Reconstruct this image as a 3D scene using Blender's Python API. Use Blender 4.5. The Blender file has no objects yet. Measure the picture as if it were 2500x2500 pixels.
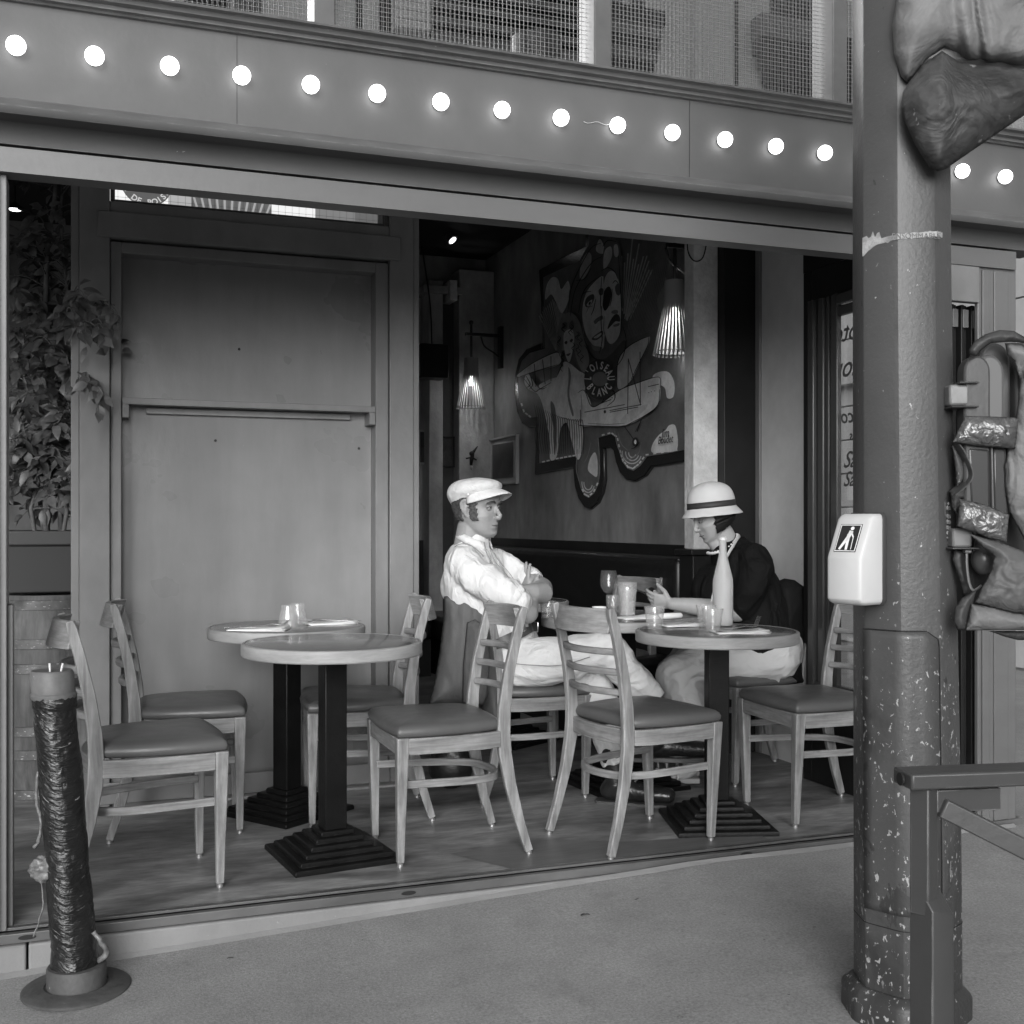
import bpy, bmesh, math, random
from mathutils import Vector, Matrix, noise as mnoise
R = math.radians
SC = bpy.context.scene
COL = SC.collection
random.seed(7)

# ------------------------------------------------------------------ camera, world, sun, exposure
EYE = Vector((0.0, 0.0, 1.169))
RIGHT = Vector((0.9377, -0.3474, 0.0)); FWD = Vector((0.3474, 0.9377, 0.0)); UP = Vector((0, 0, 1))
FPX, CX, CY = 2800.0, 1250.0, 1274.0           # focal length and horizon, in pixels of a 2500 px frame
cam_d = bpy.data.cameras.new("camera"); cam = bpy.data.objects.new("camera", cam_d); COL.objects.link(cam)
cam.location = EYE
cam.rotation_euler = (R(90), 0, math.atan2(-FWD.x, FWD.y))
cam_d.sensor_width = 36.0; cam_d.lens = 36.0 * FPX / 2500.0
cam_d.shift_y = (CY - 1250.0) / 2500.0
cam_d.clip_start = 0.05; cam_d.clip_end = 500
SC.camera = cam

SUN_EL, SUN_AZ = R(17), R(-112)                 # azimuth of the sun seen from the scene, measured from +X
world = bpy.data.worlds.new("World"); SC.world = world; world.use_nodes = True
wn = world.node_tree.nodes; wl = world.node_tree.links
bg = wn["Background"]
sky = wn.new("ShaderNodeTexSky"); sky.sky_type = 'NISHITA'; sky.sun_disc = False
sky.sun_elevation = SUN_EL; sky.sun_rotation = R(90 + 112); sky.air_density = 1.0; sky.dust_density = 4.0
bw = wn.new("ShaderNodeRGBToBW")                # black and white film
wl.new(sky.outputs[0], bw.inputs[0]); wl.new(bw.outputs[0], bg.inputs[0]); bg.inputs[1].default_value = 0.15
sun_d = bpy.data.lights.new("sun", 'SUN'); sun = bpy.data.objects.new("sun", sun_d); COL.objects.link(sun)
sun_d.energy = 3.0; sun_d.angle = R(42); sun_d.color = (1, 1, 1)
sdir = Vector((math.cos(SUN_EL) * math.cos(SUN_AZ), math.cos(SUN_EL) * math.sin(SUN_AZ), math.sin(SUN_EL)))
sun.location = sdir * 20
sun.rotation_euler = sdir.to_track_quat('Z', 'Y').to_euler()
SC.view_settings.view_transform = 'Standard'; SC.view_settings.look = 'None'
SC.view_settings.exposure = 0.0; SC.view_settings.gamma = 1.0
SC.render.engine = 'CYCLES'
SC.cycles.use_denoising = True
SC.cycles.max_bounces = 8; SC.cycles.transparent_max_bounces = 16

# ------------------------------------------------------------------ measuring helpers (photo pixel -> point in the place)
def V(px, py, D):
    return EYE + RIGHT * ((px - CX) / FPX * D) + FWD * D + UP * ((CY - py) / FPX * D)
def at(px, py, Y):
    t = (px - CX) / FPX
    d = RIGHT * t + FWD
    s = Y / d.y
    return EYE + d * s + UP * ((CY - py) / FPX * s)
def atx(px, py, X):
    t = (px - CX) / FPX
    d = RIGHT * t + FWD
    s = X / d.x
    return EYE + d * s + UP * ((CY - py) / FPX * s)
def atz(px, py, Z):
    D = FPX * (EYE.z - Z) / (py - CY)
    return V(px, py, D)
def smooth01(a, b, v):
    t = min(1, max(0, (v - a) / (b - a))); return t * t * (3 - 2 * t)
def ground_z(x, y):
    return -0.105 + 0.041 * min(max(x, -3), 2.0) - 0.012 * min(max(3.53 - y, 0), 8)

# ------------------------------------------------------------------ object helpers
def link(o):
    COL.objects.link(o); return o
def tag(o, label=None, cat=None, group=None, kind=None):
    if label: o['label'] = label
    if cat: o['category'] = cat
    if group: o['group'] = group
    if kind: o['kind'] = kind
    return o
def empty(name, loc=(0, 0, 0), rz=0.0):
    o = bpy.data.objects.new(name, None); link(o); o.location = loc; o.rotation_euler = (0, 0, rz)
    o.empty_display_size = 0.1
    return o
def copy_tree(o, parent=None):
    c = o.copy(); COL.objects.link(c); c.parent = parent
    for ch in list(o.children): copy_tree(ch, c)
    return c
class MB:
    def __init__(s): s.v = []; s.f = []
    def add(s, vs, fs):
        b = len(s.v); s.v += [Vector(v) for v in vs]; s.f += [tuple(b + i for i in f) for f in fs]; return s
    def box(s, x0, x1, y0, y1, z0, z1, M=None):
        vs = [Vector((x, y, z)) for z in (z0, z1) for y in (y0, y1) for x in (x0, x1)]
        if M is not None: vs = [M @ v for v in vs]
        return s.add(vs, [(0, 2, 3, 1), (4, 5, 7, 6), (0, 1, 5, 4), (2, 6, 7, 3), (0, 4, 6, 2), (1, 3, 7, 5)])
    def hexa(s, bot, top):
        # two quads (same winding, seen from above counter-clockwise)
        return s.add(list(bot) + list(top), [(3, 2, 1, 0), (4, 5, 6, 7), (0, 1, 5, 4), (1, 2, 6, 5), (2, 3, 7, 6), (3, 0, 4, 7)])
    def loft(s, rings, cap=True, closed=True):
        n = len(rings[0]); b = len(s.v)
        for r in rings: s.v += [Vector(p) for p in r]
        for i in range(len(rings) - 1):
            for j in range(n if closed else n - 1):
                a = b + i * n + j; c = b + i * n + (j + 1) % n
                s.f.append((a, c, c + n, a + n))
        if cap and closed:
            s.f.append(tuple(b + j for j in reversed(range(n))))
            s.f.append(tuple(b + (len(rings) - 1) * n + j for j in range(n)))
        return s
    def tube(s, pts, rad, n=10, cap=True, ref=None, flat=1.0):
        pts = [Vector(p) for p in pts]
        if not isinstance(rad, (list, tuple)): rad = [rad] * len(pts)
        rings = []; ref = Vector(ref) if ref else None
        prev = None
        for i, p in enumerate(pts):
            t = (pts[min(i + 1, len(pts) - 1)] - pts[max(i - 1, 0)]).normalized()
            if prev is None:
                a = ref if ref else (Vector((0, 0, 1)) if abs(t.z) < 0.9 else Vector((1, 0, 0)))
            else: a = prev
            u = (a - t * a.dot(t)).normalized(); w = t.cross(u); prev = u
            r = rad[i]; ra, rb = (r if isinstance(r, (tuple, list)) else (r, r * flat))
            rings.append([p + u * (ra * math.cos(2 * math.pi * k / n)) + w * (rb * math.sin(2 * math.pi * k / n)) for k in range(n)])
        return s.loft(rings, cap)
    def strip(s, pts, wv, hv, prof=None):
        # rectangular bar swept along pts; wv, hv full sizes (may be lists) ; width dir supplied per point via prof
        rings = []
        for i, p in enumerate(pts):
            p = Vector(p); a, b = prof[i] if isinstance(prof, list) else prof
            a = Vector(a); b = Vector(b)
            w = wv[i] if isinstance(wv, (list, tuple)) else wv
            h = hv[i] if isinstance(hv, (list, tuple)) else hv
            rings.append([p - a * w / 2 - b * h / 2, p + a * w / 2 - b * h / 2, p + a * w / 2 + b * h / 2, p - a * w / 2 + b * h / 2])
        return s.loft(rings)
    def lathe(s, prof, c=(0, 0, 0), n=32, M=None, cap=True):
        c = Vector(c); rings = []
        for r, z in prof:
            rg = [Vector((r * math.cos(2 * math.pi * k / n), r * math.sin(2 * math.pi * k / n), z)) for k in range(n)]
            if M is not None: rg = [M @ q for q in rg]
            rings.append([q + c for q in rg])
        return s.loft(rings, cap)
    def prism(s, poly, vec):
        poly = [Vector(p) for p in poly]; vec = Vector(vec); n = len(poly)
        b = len(s.v); s.v += poly + [p + vec for p in poly]
        s.f.append(tuple(b + i for i in range(n))); s.f.append(tuple(b + n + i for i in reversed(range(n))))
        for i in range(n): s.f.append((b + i, b + n + i, b + n + (i + 1) % n, b + (i + 1) % n))
        return s
    def sphere(s, c, r, nu=16, nv=10, M=None):
        c = Vector(c); rr = r if isinstance(r, (tuple, list)) else (r, r, r)
        rings = []
        for i in range(1, nv):
            th = math.pi * i / nv
            rg = [Vector((rr[0] * math.sin(th) * math.cos(2 * math.pi * k / nu), rr[1] * math.sin(th) * math.sin(2 * math.pi * k / nu), -rr[2] * math.cos(th))) for k in range(nu)]
            if M is not None: rg = [M @ q for q in rg]
            rings.append([q + c for q in rg])
        return s.loft(rings)
    def build(s, name, m, parent=None, smooth=False, bevel=0, seg=2, angle=35, recalc=True):
        me = bpy.data.meshes.new(name)
        me.from_pydata([tuple(v) for v in s.v], [], s.f); me.update()
        if recalc:
            bm = bmesh.new(); bm.from_mesh(me); bmesh.ops.recalc_face_normals(bm, faces=bm.faces); bm.to_mesh(me); bm.free()
        if m: me.materials.append(m)
        o = bpy.data.objects.new(name, me); link(o)
        if parent is not None: o.parent = parent
        if smooth:
            for p in me.polygons: p.use_smooth = True
            if smooth != 'all': 
                try: me.set_sharp_from_angle(angle=R(angle))
                except Exception: pass
        if bevel:
            b = o.modifiers.new("bevel", 'BEVEL'); b.width = bevel; b.segments = seg; b.limit_method = 'ANGLE'; b.angle_limit = R(30)
            b.harden_normals = False
            for p in me.polygons: p.use_smooth = True
            try: me.set_sharp_from_angle(angle=R(50))
            except Exception: pass
        return o
def spline(pts, n=8):
    # Catmull-Rom through pts
    P = [Vector(p) for p in pts]; P = [P[0] * 2 - P[1]] + P + [P[-1] * 2 - P[-2]]; out = []
    for i in range(1, len(P) - 2):
        for k in range(n):
            t = k / n; a, b, c, d = P[i - 1], P[i], P[i + 1], P[i + 2]
            out.append(0.5 * ((2 * b) + (c - a) * t + (2 * a - 5 * b + 4 * c - d) * t * t + (3 * b - a - 3 * c + d) * t ** 3))
    out.append(P[-2]); return out
def interp(xs, n):
    # linear resample of list of floats to n entries
    out = []
    for i in range(n):
        t = i / (n - 1) * (len(xs) - 1); k = min(int(t), len(xs) - 2); out.append(xs[k] + (xs[k + 1] - xs[k]) * (t - k))
    return out
def text_mesh(txt, size, depth=0.001, shear=0.0, align='CENTER', bold=0.0):
    cu = bpy.data.curves.new("lettering", 'FONT'); cu.body = txt; cu.size = size; cu.extrude = depth; cu.shear = shear
    cu.align_x = align; cu.align_y = 'CENTER'; cu.offset = bold; cu.resolution_u = 3
    o = bpy.data.objects.new("lettering_tmp", cu); link(o)
    dg = bpy.context.evaluated_depsgraph_get(); me = bpy.data.meshes.new_from_object(o.evaluated_get(dg))
    vs = [v.co.copy() for v in me.vertices]; fs = [tuple(p.vertices) for p in me.polygons]
    bpy.data.objects.remove(o); bpy.data.curves.remove(cu); bpy.data.meshes.remove(me)
    return vs, fs
def add_text(mb, txt, size, M, depth=0.001, shear=0.0, align='CENTER', bold=0.0):
    vs, fs = text_mesh(txt, size, depth, shear, align, bold)
    mb.add([M @ v for v in vs], fs)
def basis(o, x, y, z):
    x = Vector(x); y = Vector(y); z = Vector(z)
    return Matrix(((x.x, y.x, z.x, o[0]), (x.y, y.y, z.y, o[1]), (x.z, y.z, z.z, o[2]), (0, 0, 0, 1)))

# ------------------------------------------------------------------ materials (all greys: the photograph is black and white)
MATS = {}
def mat(name, base=0.2, rough=0.5, spec=0.5, metal=0.0, var=0.0, vscale=3.0, vstretch=(1, 1, 1), bump=0.0, bscale=60.0, bstretch=(1, 1, 1),
        flecks=None, grain=None, rot=(0, 0, 0), edge=None, emit=None, trans=0.0, ior=1.45, coat=0.0, sheen=0.0, folds=None, rvar=0.0, alpha=None, distort=0.0, sss=0.0):
    if name in MATS: return MATS[name]
    m = bpy.data.materials.new(name); m.use_nodes = True; MATS[name] = m
    nt = m.node_tree; N = nt.nodes; L = nt.links; b = N["Principled BSDF"]
    b.inputs["Roughness"].default_value = rough; b.inputs["Metallic"].default_value = metal
    b.inputs["Specular IOR Level"].default_value = spec; b.inputs["IOR"].default_value = ior
    b.inputs["Transmission Weight"].default_value = trans
    b.inputs["Coat Weight"].default_value = coat
    if sheen: b.inputs["Sheen Weight"].default_value = sheen
    if sss:
        b.inputs["Subsurface Weight"].default_value = sss; b.inputs["Subsurface Radius"].default_value = (1, 1, 1); b.inputs["Subsurface Scale"].default_value = 0.006
    b.inputs["Base Color"].default_value = (base, base, base, 1)
    if emit:
        b.inputs["Emission Color"].default_value = (1, 1, 1, 1); b.inputs["Emission Strength"].default_value = emit
    if alpha is not None: b.inputs["Alpha"].default_value = alpha
    tc = N.new("ShaderNodeTexCoord")
    def mapping(st):
        mp = N.new("ShaderNodeMapping"); mp.inputs["Scale"].default_value = st; mp.inputs["Rotation"].default_value = rot; mp.vector_type = "TEXTURE" if rot != (0, 0, 0) else "POINT"; L.new(tc.outputs["Object"], mp.inputs[0]); return mp
    def noise(scale, st=(1, 1, 1), detail=5, dist=0.0, rough_=0.55):
        n = N.new("ShaderNodeTexNoise"); n.inputs["Scale"].default_value = scale; n.inputs["Detail"].default_value = detail
        n.inputs["Distortion"].default_value = dist; n.inputs["Roughness"].default_value = rough_
        L.new(mapping(st).outputs[0], n.inputs["Vector"]); return n
    def mrange(src, a, c, d, e):
        r = N.new("ShaderNodeMapRange"); r.inputs[1].default_value = a; r.inputs[2].default_value = c; r.inputs[3].default_value = d; r.inputs[4].default_value = e
        L.new(src, r.inputs[0]); return r.outputs[0]
    def mth(op, a, c):
        x = N.new("ShaderNodeMath"); x.operation = op
        for i, q in enumerate((a, c)):
            if isinstance(q, (int, float)): x.inputs[i].default_value = q
            else: L.new(q, x.inputs[i])
        return x.outputs[0]
    def mix(fac, a, c):
        # scalar mix
        x = N.new("ShaderNodeMix"); x.data_type = 'FLOAT'
        for i, q in ((0, fac), (2, a), (3, c)):
            if isinstance(q, (int, float)): x.inputs[i].default_value = q
            else: L.new(q, x.inputs[i])
        return x.outputs[0]
    val = None
    if var or grain or flecks or edge or folds:
        val = base
        if var:
            n1 = noise(vscale, vstretch, 6, distort)
            val = mrange(n1.outputs[0], 0.3, 0.7, base * (1 - var), base * (1 + var))
            n2 = noise(vscale * 6.3, vstretch, 4)
            val = mth('MULTIPLY', val, mrange(n2.outputs[0], 0.3, 0.7, 1 - var * 0.4, 1 + var * 0.4))
        if grain:                                # (stretch vector, scale, amount)
            g = noise(grain[1], grain[0], 7, 0.3, 0.65)
            val = mth('MULTIPLY', val, mrange(g.outputs[0], 0.32, 0.68, 1 - grain[2], 1 + grain[2]))
        if edge:                                 # (value, radius, amount): worn edges
            be = N.new("ShaderNodeBevel"); be.samples = 4; be.inputs[0].default_value = edge[1]
            ge = N.new("ShaderNodeNewGeometry"); dt = N.new("ShaderNodeVectorMath"); dt.operation = 'DOT_PRODUCT'
            L.new(be.outputs[0], dt.inputs[0]); L.new(ge.outputs["Normal"], dt.inputs[1])
            e0 = mrange(dt.outputs["Value"], 0.985, 0.90, 0, 1)
            en = noise(18, (1, 1, 1), 6)
            e1 = mth('MULTIPLY', e0, mrange(en.outputs[0], 0.42, 0.60, 0, 1))
            val = mix(mth('MULTIPLY', e1, edge[2]), val, edge[0])
        if flecks:                               # list of (value, scale, threshold, stretch, (z0,z1) or None)
            for fv, fs, th, st, zr in flecks:
                fn = noise(fs, st, 6, 0.4, 0.6)
                fo = fn.outputs[0]
                if zr:
                    sx = N.new("ShaderNodeSeparateXYZ"); L.new(tc.outputs["Object"], sx.inputs[0])
                    zz = mrange(sx.outputs[2], zr[0], zr[1], zr[2] if len(zr) > 2 else 0.16, 0.0)
                    fo = mth('ADD', fo, zz)
                fm = mrange(fo, th, th + (0.012 if fs > 9 else 0.14), 0, 1)
                val = mix(fm, val, fv)
        cb = N.new("ShaderNodeCombineColor")
        if isinstance(val, (int, float)):
            pass
        else:
            for i in range(3): L.new(val, cb.inputs[i])
            L.new(cb.outputs[0], b.inputs["Base Color"])
    if rvar:
        rn = noise(vscale * 2.1, vstretch, 4)
        L.new(mrange(rn.outputs[0], 0.3, 0.7, max(0.02, rough - rvar), min(1, rough + rvar)), b.inputs["Roughness"])
    h = None
    if bump:
        bn = noise(bscale, bstretch, 6); h = mth('MULTIPLY', bn.outputs[0], bump)
    if folds:                                    # (scale, stretch, height)
        fn = noise(folds[0], folds[1], 3, 1.2); k = mth('MULTIPLY', fn.outputs[0], folds[2])
        h = mth('ADD', h, k) if h is not None else k
    if h is not None:
        bp = N.new("ShaderNodeBump"); bp.inputs["Distance"].default_value = 1.0; bp.inputs["Strength"].default_value = 1.0
        L.new(h, bp.inputs["Height"]); L.new(bp.outputs[0], b.inputs["Normal"])
    return m

M_paint = mat("facade_paint", 0.092, 0.5, 0.4, var=0.10, vscale=1.6, bump=0.0006, bscale=40, flecks=[(0.30, 24, 0.735, (1, 1, 1), None)], rvar=0.1)
M_paint_d = mat("moulding_paint", 0.088, 0.6, 0.3, var=0.14, vscale=2.4, vstretch=(0.4, 1, 1), bump=0.0008, bscale=30, flecks=[(0.28, 30, 0.72, (0.3, 1, 1), None)], edge=(0.26, 0.006, 0.5))
M_panel = mat("brushed_panel_paint", 0.185, 0.36, 0.5, var=0.10, vscale=1.6, vstretch=(0.7, 1, 0.8), grain=((1, 1, 0.12), 5, 0.10), bump=0.0008, bscale=25, bstretch=(1, 1, 0.5), flecks=[(0.06, 60, 0.755, (1, 1, 1), None), (0.27, 34, 0.73, (1, 1, 0.25), None), (0.10, 22, 0.73, (1, 1, 0.2), None)], rvar=0.14)
M_frame = mat("frame_paint", 0.165, 0.42, 0.5, var=0.22, vscale=2.2, vstretch=(1, 1, 0.5), bump=0.0006, bscale=40, flecks=[(0.07, 30, 0.74, (1, 1, 0.4), None)], edge=(0.34, 0.004, 0.5), rvar=0.08)
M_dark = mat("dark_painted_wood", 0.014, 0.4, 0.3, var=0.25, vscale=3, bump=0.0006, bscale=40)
M_black = mat("black_gap", 0.008, 0.7)
M_intwall = mat("dark_plaster", 0.24, 0.65, 0.4, var=0.4, vscale=1.6, vstretch=(1, 1, 0.55), distort=0.6, bump=0.003, bscale=9)
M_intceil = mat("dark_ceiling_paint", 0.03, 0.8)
M_concrete = mat("raw_concrete", 0.62, 0.85, 0.3, var=0.22, vscale=6, bump=0.006, bscale=45, flecks=[(0.5, 90, 0.66, (1, 1, 1), None), (0.12, 40, 0.70, (1, 1, 1), None)])
M_colplaster = mat("column_plaster", 0.34, 0.85, 0.3, var=0.3, vscale=3.0, vstretch=(1, 1, 0.6), bump=0.004, bscale=30, flecks=[(0.3, 20, 0.70, (1, 1, 1), None)])
M_sideplaster = mat("side_wall_plaster", 0.56, 0.7, 0.4, var=0.12, vscale=2, bump=0.002, bscale=30, flecks=[(0.08, 45, 0.74, (1, 1, 1), None)])
M_floor = mat("worn_wood_floor", 0.20, 0.42, 0.45, var=0.6, vscale=1.9, vstretch=(0.6, 1.7, 1), distort=1.2, grain=((5, 20, 1), 3.0, 0.22), bump=0.0006, bscale=40, bstretch=(0.3, 3, 1),
              flecks=[(0.28, 55, 0.745, (1, 1, 1), None)], rvar=0.12)
M_kerb = mat("kerb_concrete", 0.20, 0.8, 0.3, var=0.12, vscale=2.2, bump=0.0015, bscale=90, flecks=[(0.3, 120, 0.71, (1, 1, 1), None), (0.08, 40, 0.72, (1, 1, 1), None), (0.09, 5, 0.70, (0.6, 1, 1), None)])
M_asphalt = mat("pavement_asphalt", 0.275, 0.88, 0.25, var=0.17, vscale=1.3, bump=0.0018, bscale=200, grain=((1, 1, 1), 130, 0.25),
                flecks=[(0.42, 95, 0.69, (1, 1, 1), None), (0.09, 80, 0.70, (1, 1, 1), None), (0.195, 2.2, 0.60, (1, 1, 1), None), (0.14, 8, 0.70, (1, 1, 1), None), (0.10, 22, 0.725, (1, 1, 1), None), (0.33, 14, 0.73, (1, 1, 1), None), (0.08, 110, 0.735, (1, 1, 1), None)])
M_track = mat("aluminium_track", 0.11, 0.38, 0.6, 0.3, var=0.3, vscale=4, vstretch=(0.4, 1, 1), edge=(0.4, 0.003, 0.7), flecks=[(0.4, 50, 0.73, (0.5, 1, 1), None)])
M_chair = mat("worn_beech_wood", 0.20, 0.5, 0.45, var=0.14, vscale=7, grain=((16, 16, 1.6), 3.2, 0.38), edge=(0.55, 0.005, 0.9),
              flecks=[(0.08, 7, 0.70, (6, 6, 1.3), None), (0.5, 9, 0.71, (7, 7, 1.1), None)], bump=0.0007, bscale=14, bstretch=(8, 8, 1))
M_chair_h = mat("worn_beech_rail_wood", 0.19, 0.48, 0.45, var=0.14, vscale=7, grain=((1.6, 2.4, 22), 3.2, 0.36), edge=(0.52, 0.005, 0.9),
                flecks=[(0.08, 8, 0.71, (1.3, 1.3, 7), None)], bump=0.0006, bscale=14, bstretch=(1, 1, 8))
M_seat = mat("seat_leatherette", 0.085, 0.36, 0.5, var=0.07, vscale=5, bump=0.0005, bscale=300, folds=(5, (1, 1, 1), 0.003), rvar=0.05)
M_foot = mat("metal_glide", 0.5, 0.3, 0.5, 0.8)
M_ttop = mat("tabletop_laminate", 0.12, 0.17, 0.6, var=0.08, vscale=6, flecks=[(0.3, 130, 0.78, (1, 1, 1), None)], rvar=0.06)
M_tedge = mat("tabletop_edge_wood", 0.27, 0.5, 0.4, var=0.14, vscale=4, vstretch=(1, 1, 5), grain=((3, 3, 20), 3, 0.14), edge=(0.5, 0.003, 0.5))
M_iron = mat("black_cast_iron", 0.006, 0.38, 0.22, var=0.3, vscale=6, bump=0.001, bscale=80, edge=(0.09, 0.003, 0.5), flecks=[(0.35, 70, 0.765, (1, 1, 1), None)])
def glass_mat(name, tint=1.0, rough=0.0, alpha=0.13):
    if name in MATS: return MATS[name]
    m = bpy.data.materials.new(name); m.use_nodes = True; MATS[name] = m
    nt = m.node_tree; N = nt.nodes; L = nt.links; out = N["Material Output"]; N.remove(N["Principled BSDF"])
    t = N.new("ShaderNodeBsdfTransparent"); t.inputs[0].default_value = (tint, tint, tint, 1)
    g = N.new("ShaderNodeBsdfGlossy"); g.inputs["Roughness"].default_value = rough; g.inputs[0].default_value = (1, 1, 1, 1)
    ge = N.new("ShaderNodeNewGeometry"); dt = N.new("ShaderNodeVectorMath"); dt.operation = 'DOT_PRODUCT'
    L.new(ge.outputs["Normal"], dt.inputs[0]); L.new(ge.outputs["Incoming"], dt.inputs[1])
    def mm(op, a, c=None):
        x = N.new("ShaderNodeMath"); x.operation = op
        for i, q in enumerate((a, c)):
            if q is None: continue
            if isinstance(q, (int, float)): x.inputs[i].default_value = q
            else: L.new(q, x.inputs[i])
        return x.outputs[0]
    f5 = mm('POWER', mm('SUBTRACT', 1.0, mm('ABSOLUTE', dt.outputs["Value"])), 5.0)
    ad = N.new("ShaderNodeMath"); ad.operation = 'ADD'; ad.inputs[1].default_value = 0.04 + alpha; L.new(mm('MULTIPLY', f5, 0.9), ad.inputs[0])
    mx = N.new("ShaderNodeMixShader"); L.new(ad.outputs[0], mx.inputs[0]); L.new(t.outputs[0], mx.inputs[1]); L.new(g.outputs[0], mx.inputs[2])
    L.new(mx.outputs[0], out.inputs[0]); return m
M_pane = glass_mat("window_glass", 0.9, 0.0, 0.05)
M_mirror = glass_mat("reflecting_window_glass", 0.2, 0.0, 0.85)
M_glass = mat("clear_glass", 1.0, 0.02, 0.5, trans=1.0, ior=1.45)
M_bulb = mat("lit_opal_glass", 0.9, 0.4, emit=6.0)
M_bulb_s = mat("lit_filament_bulb", 0.9, 0.4, emit=14.0)

def thin_glass(name, tint, alpha, milk=0.0, rough=0.0):
    m = glass_mat(name, tint, rough, alpha)
    if milk:
        nt = m.node_tree; N = nt.nodes; L = nt.links; out = N["Material Output"]; src = out.inputs[0].links[0].from_socket
        df = N.new("ShaderNodeBsdfDiffuse"); df.inputs[0].default_value = (0.9, 0.9, 0.9, 1); mx = N.new("ShaderNodeMixShader"); mx.inputs[0].default_value = milk
        L.new(src, mx.inputs[1]); L.new(df.outputs[0], mx.inputs[2]); L.new(mx.outputs[0], out.inputs[0])
    return m
M_glass = thin_glass("thin_drinking_glass", 0.95, 0.02, 0.10, 0.03)
M_lintel = mat("lintel_paint", 0.115, 0.42, 0.5, var=0.12, vscale=2.2, vstretch=(0.3, 1, 1), flecks=[(0.05, 30, 0.74, (1, 1, 0.4), None)], edge=(0.2, 0.004, 0.5), bump=0.0006, bscale=40)
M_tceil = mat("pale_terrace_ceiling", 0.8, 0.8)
M_mull = mat("mullion_paint", 0.095, 0.45, 0.4, var=0.15, vscale=5, edge=(0.25, 0.004, 0.6))
M_glass_c = thin_glass("clear_stemware", 0.97, 0.0, 0.02, 0.0)
# ------------------------------------------------------------------ ground, floor, kerb
WORLD = set()
_build = MB.build
def _b(s, name, m, parent=None, **k):
    o = _build(s, name, m, parent, **k)
    if parent is not None and parent.name in WORLD: o.location = -parent.location
    return o
MB.build = _b
def wempty(name, loc):
    o = empty(name, loc); WORLD.add(o.name); return o

g = MB()
xs = [-60, -30, -12, -6] + [-3 + 0.25 * i for i in range(29)] + [6, 12, 30, 60]
ys = [-60, -30, -14, -6.0] + [-4.5 + 0.25 * i for i in range(33)] + [5, 8, 14, 30, 60]
for y in ys:
    for x in xs: g.v.append(Vector((x, y, ground_z(x, y) + 0.004 * mnoise.noise(Vector((x * 0.8, y * 0.8, 0))))))
nx = len(xs)
for j in range(len(ys) - 1):
    for i in range(nx - 1): g.f.append((j * nx + i, j * nx + i + 1, (j + 1) * nx + i + 1, (j + 1) * nx + i))
tag(g.build("pavement", M_asphalt, smooth='all'), kind='structure')
tag(MB().box(-3.0, 3.47, 3.56, 9.2, -0.02, 0.0).build("floor", M_floor), kind='structure')
fs = MB()                                            # a replaced floor sheet at the front, lighter
fs.add([(1.35, 3.60, 0.0022), (2.35, 3.60, 0.0022), (2.35, 3.70, 0.0022), (1.85, 3.78, 0.0022), (1.55, 3.92, 0.0022), (1.2, 3.86, 0.0022)], [(0, 1, 2, 3, 4, 5)])
tag(fs.build("floor_patch", mat("floor_patch_vinyl", 0.125, 0.4, 0.45, var=0.2, vscale=2, vstretch=(0.4, 2, 1), grain=((2.5, 26, 1), 3.0, 0.18))), kind='structure')
k = MB()
k.box(-3.0, -0.162, 3.527, 3.60, -0.3, -0.030); k.box(-0.156, 3.46, 3.527, 3.60, -0.3, -0.030)
tag(k.build("kerb", M_kerb, bevel=0.006), kind='structure')
k = MB()                                             # cement skirt where asphalt meets the kerb
for i in range(40):
    x0 = -1.4 + i * 0.12; x1 = x0 + 0.12
    d0 = 0.012 + 0.012 * mnoise.noise(Vector((x0 * 3, 0, 1))); d1 = 0.012 + 0.012 * mnoise.noise(Vector((x1 * 3, 0, 1)))
    z0 = ground_z(x0, 3.53) ; z1 = ground_z(x1, 3.53)
    k.add([(x0, 3.526, z0 + 0.012), (x0, 3.526 - d0 - 0.006, z0 + 0.001), (x1, 3.526 - d1 - 0.006, z1 + 0.001), (x1, 3.526, z1 + 0.012)], [(0, 1, 2, 3)])
tag(k.build("mortar_joint", M_kerb), kind='structure')

# ------------------------------------------------------------------ the cafe building
cafe = wempty("cafe_building", (1.6, 3.54, 0))
tag(cafe, "grey painted cafe front with a row of lit globes above its open terrace", "building")
X0, X1 = -1.6, 3.62
def run(name, prof, m, x0=X0, x1=X1, bevel=0, smooth=False, angle=30):
    mb = MB(); mb.prism([(x0, y, z) for y, z in prof], (x1 - x0, 0, 0)); return mb.build(name, m, cafe, bevel=bevel, smooth=smooth, angle=angle)
Lz = lambda py, Y: at(1250, py, Y).z
# lintel board with dark groove above, cove, ledge, fascia, cornice
run("lintel_board", [(3.54, Lz(539, 3.54)), (3.54, Lz(487, 3.54)), (3.62, Lz(487, 3.54)), (3.62, Lz(539, 3.54))], M_lintel, x1=3.425)
run("lintel_gap", [(3.575, Lz(487, 3.54)), (3.575, Lz(481, 3.54) + 0.02), (3.66, Lz(481, 3.54) + 0.02), (3.66, Lz(487, 3.54))], M_black, x1=3.42)
zc0, zc1 = Lz(481, 3.54) + 0.002, Lz(414, 3.46) + 0.012
cv = [(3.545 - 0.085 * (1 - math.cos(t * math.pi / 2)), zc0 + (zc1 - zc0) * math.sin(t * math.pi / 2)) for t in [i / 8 for i in range(9)]]
run("cove_moulding", [(3.66, zc0)] + cv + [(3.66, zc1)], M_paint_d, smooth=True, x1=3.56)
zl0, zl1 = Lz(414, 3.44), Lz(380, 3.44)
ld = [(3.445, zl0), (3.438, zl0 + 0.008), (3.436, zl0 + 0.02), (3.440, zl1 - 0.018), (3.452, zl1 - 0.004), (3.478, zl1 + 0.004), (3.485, zl1 + 0.012), (3.498, zl1 + 0.014)]
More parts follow.
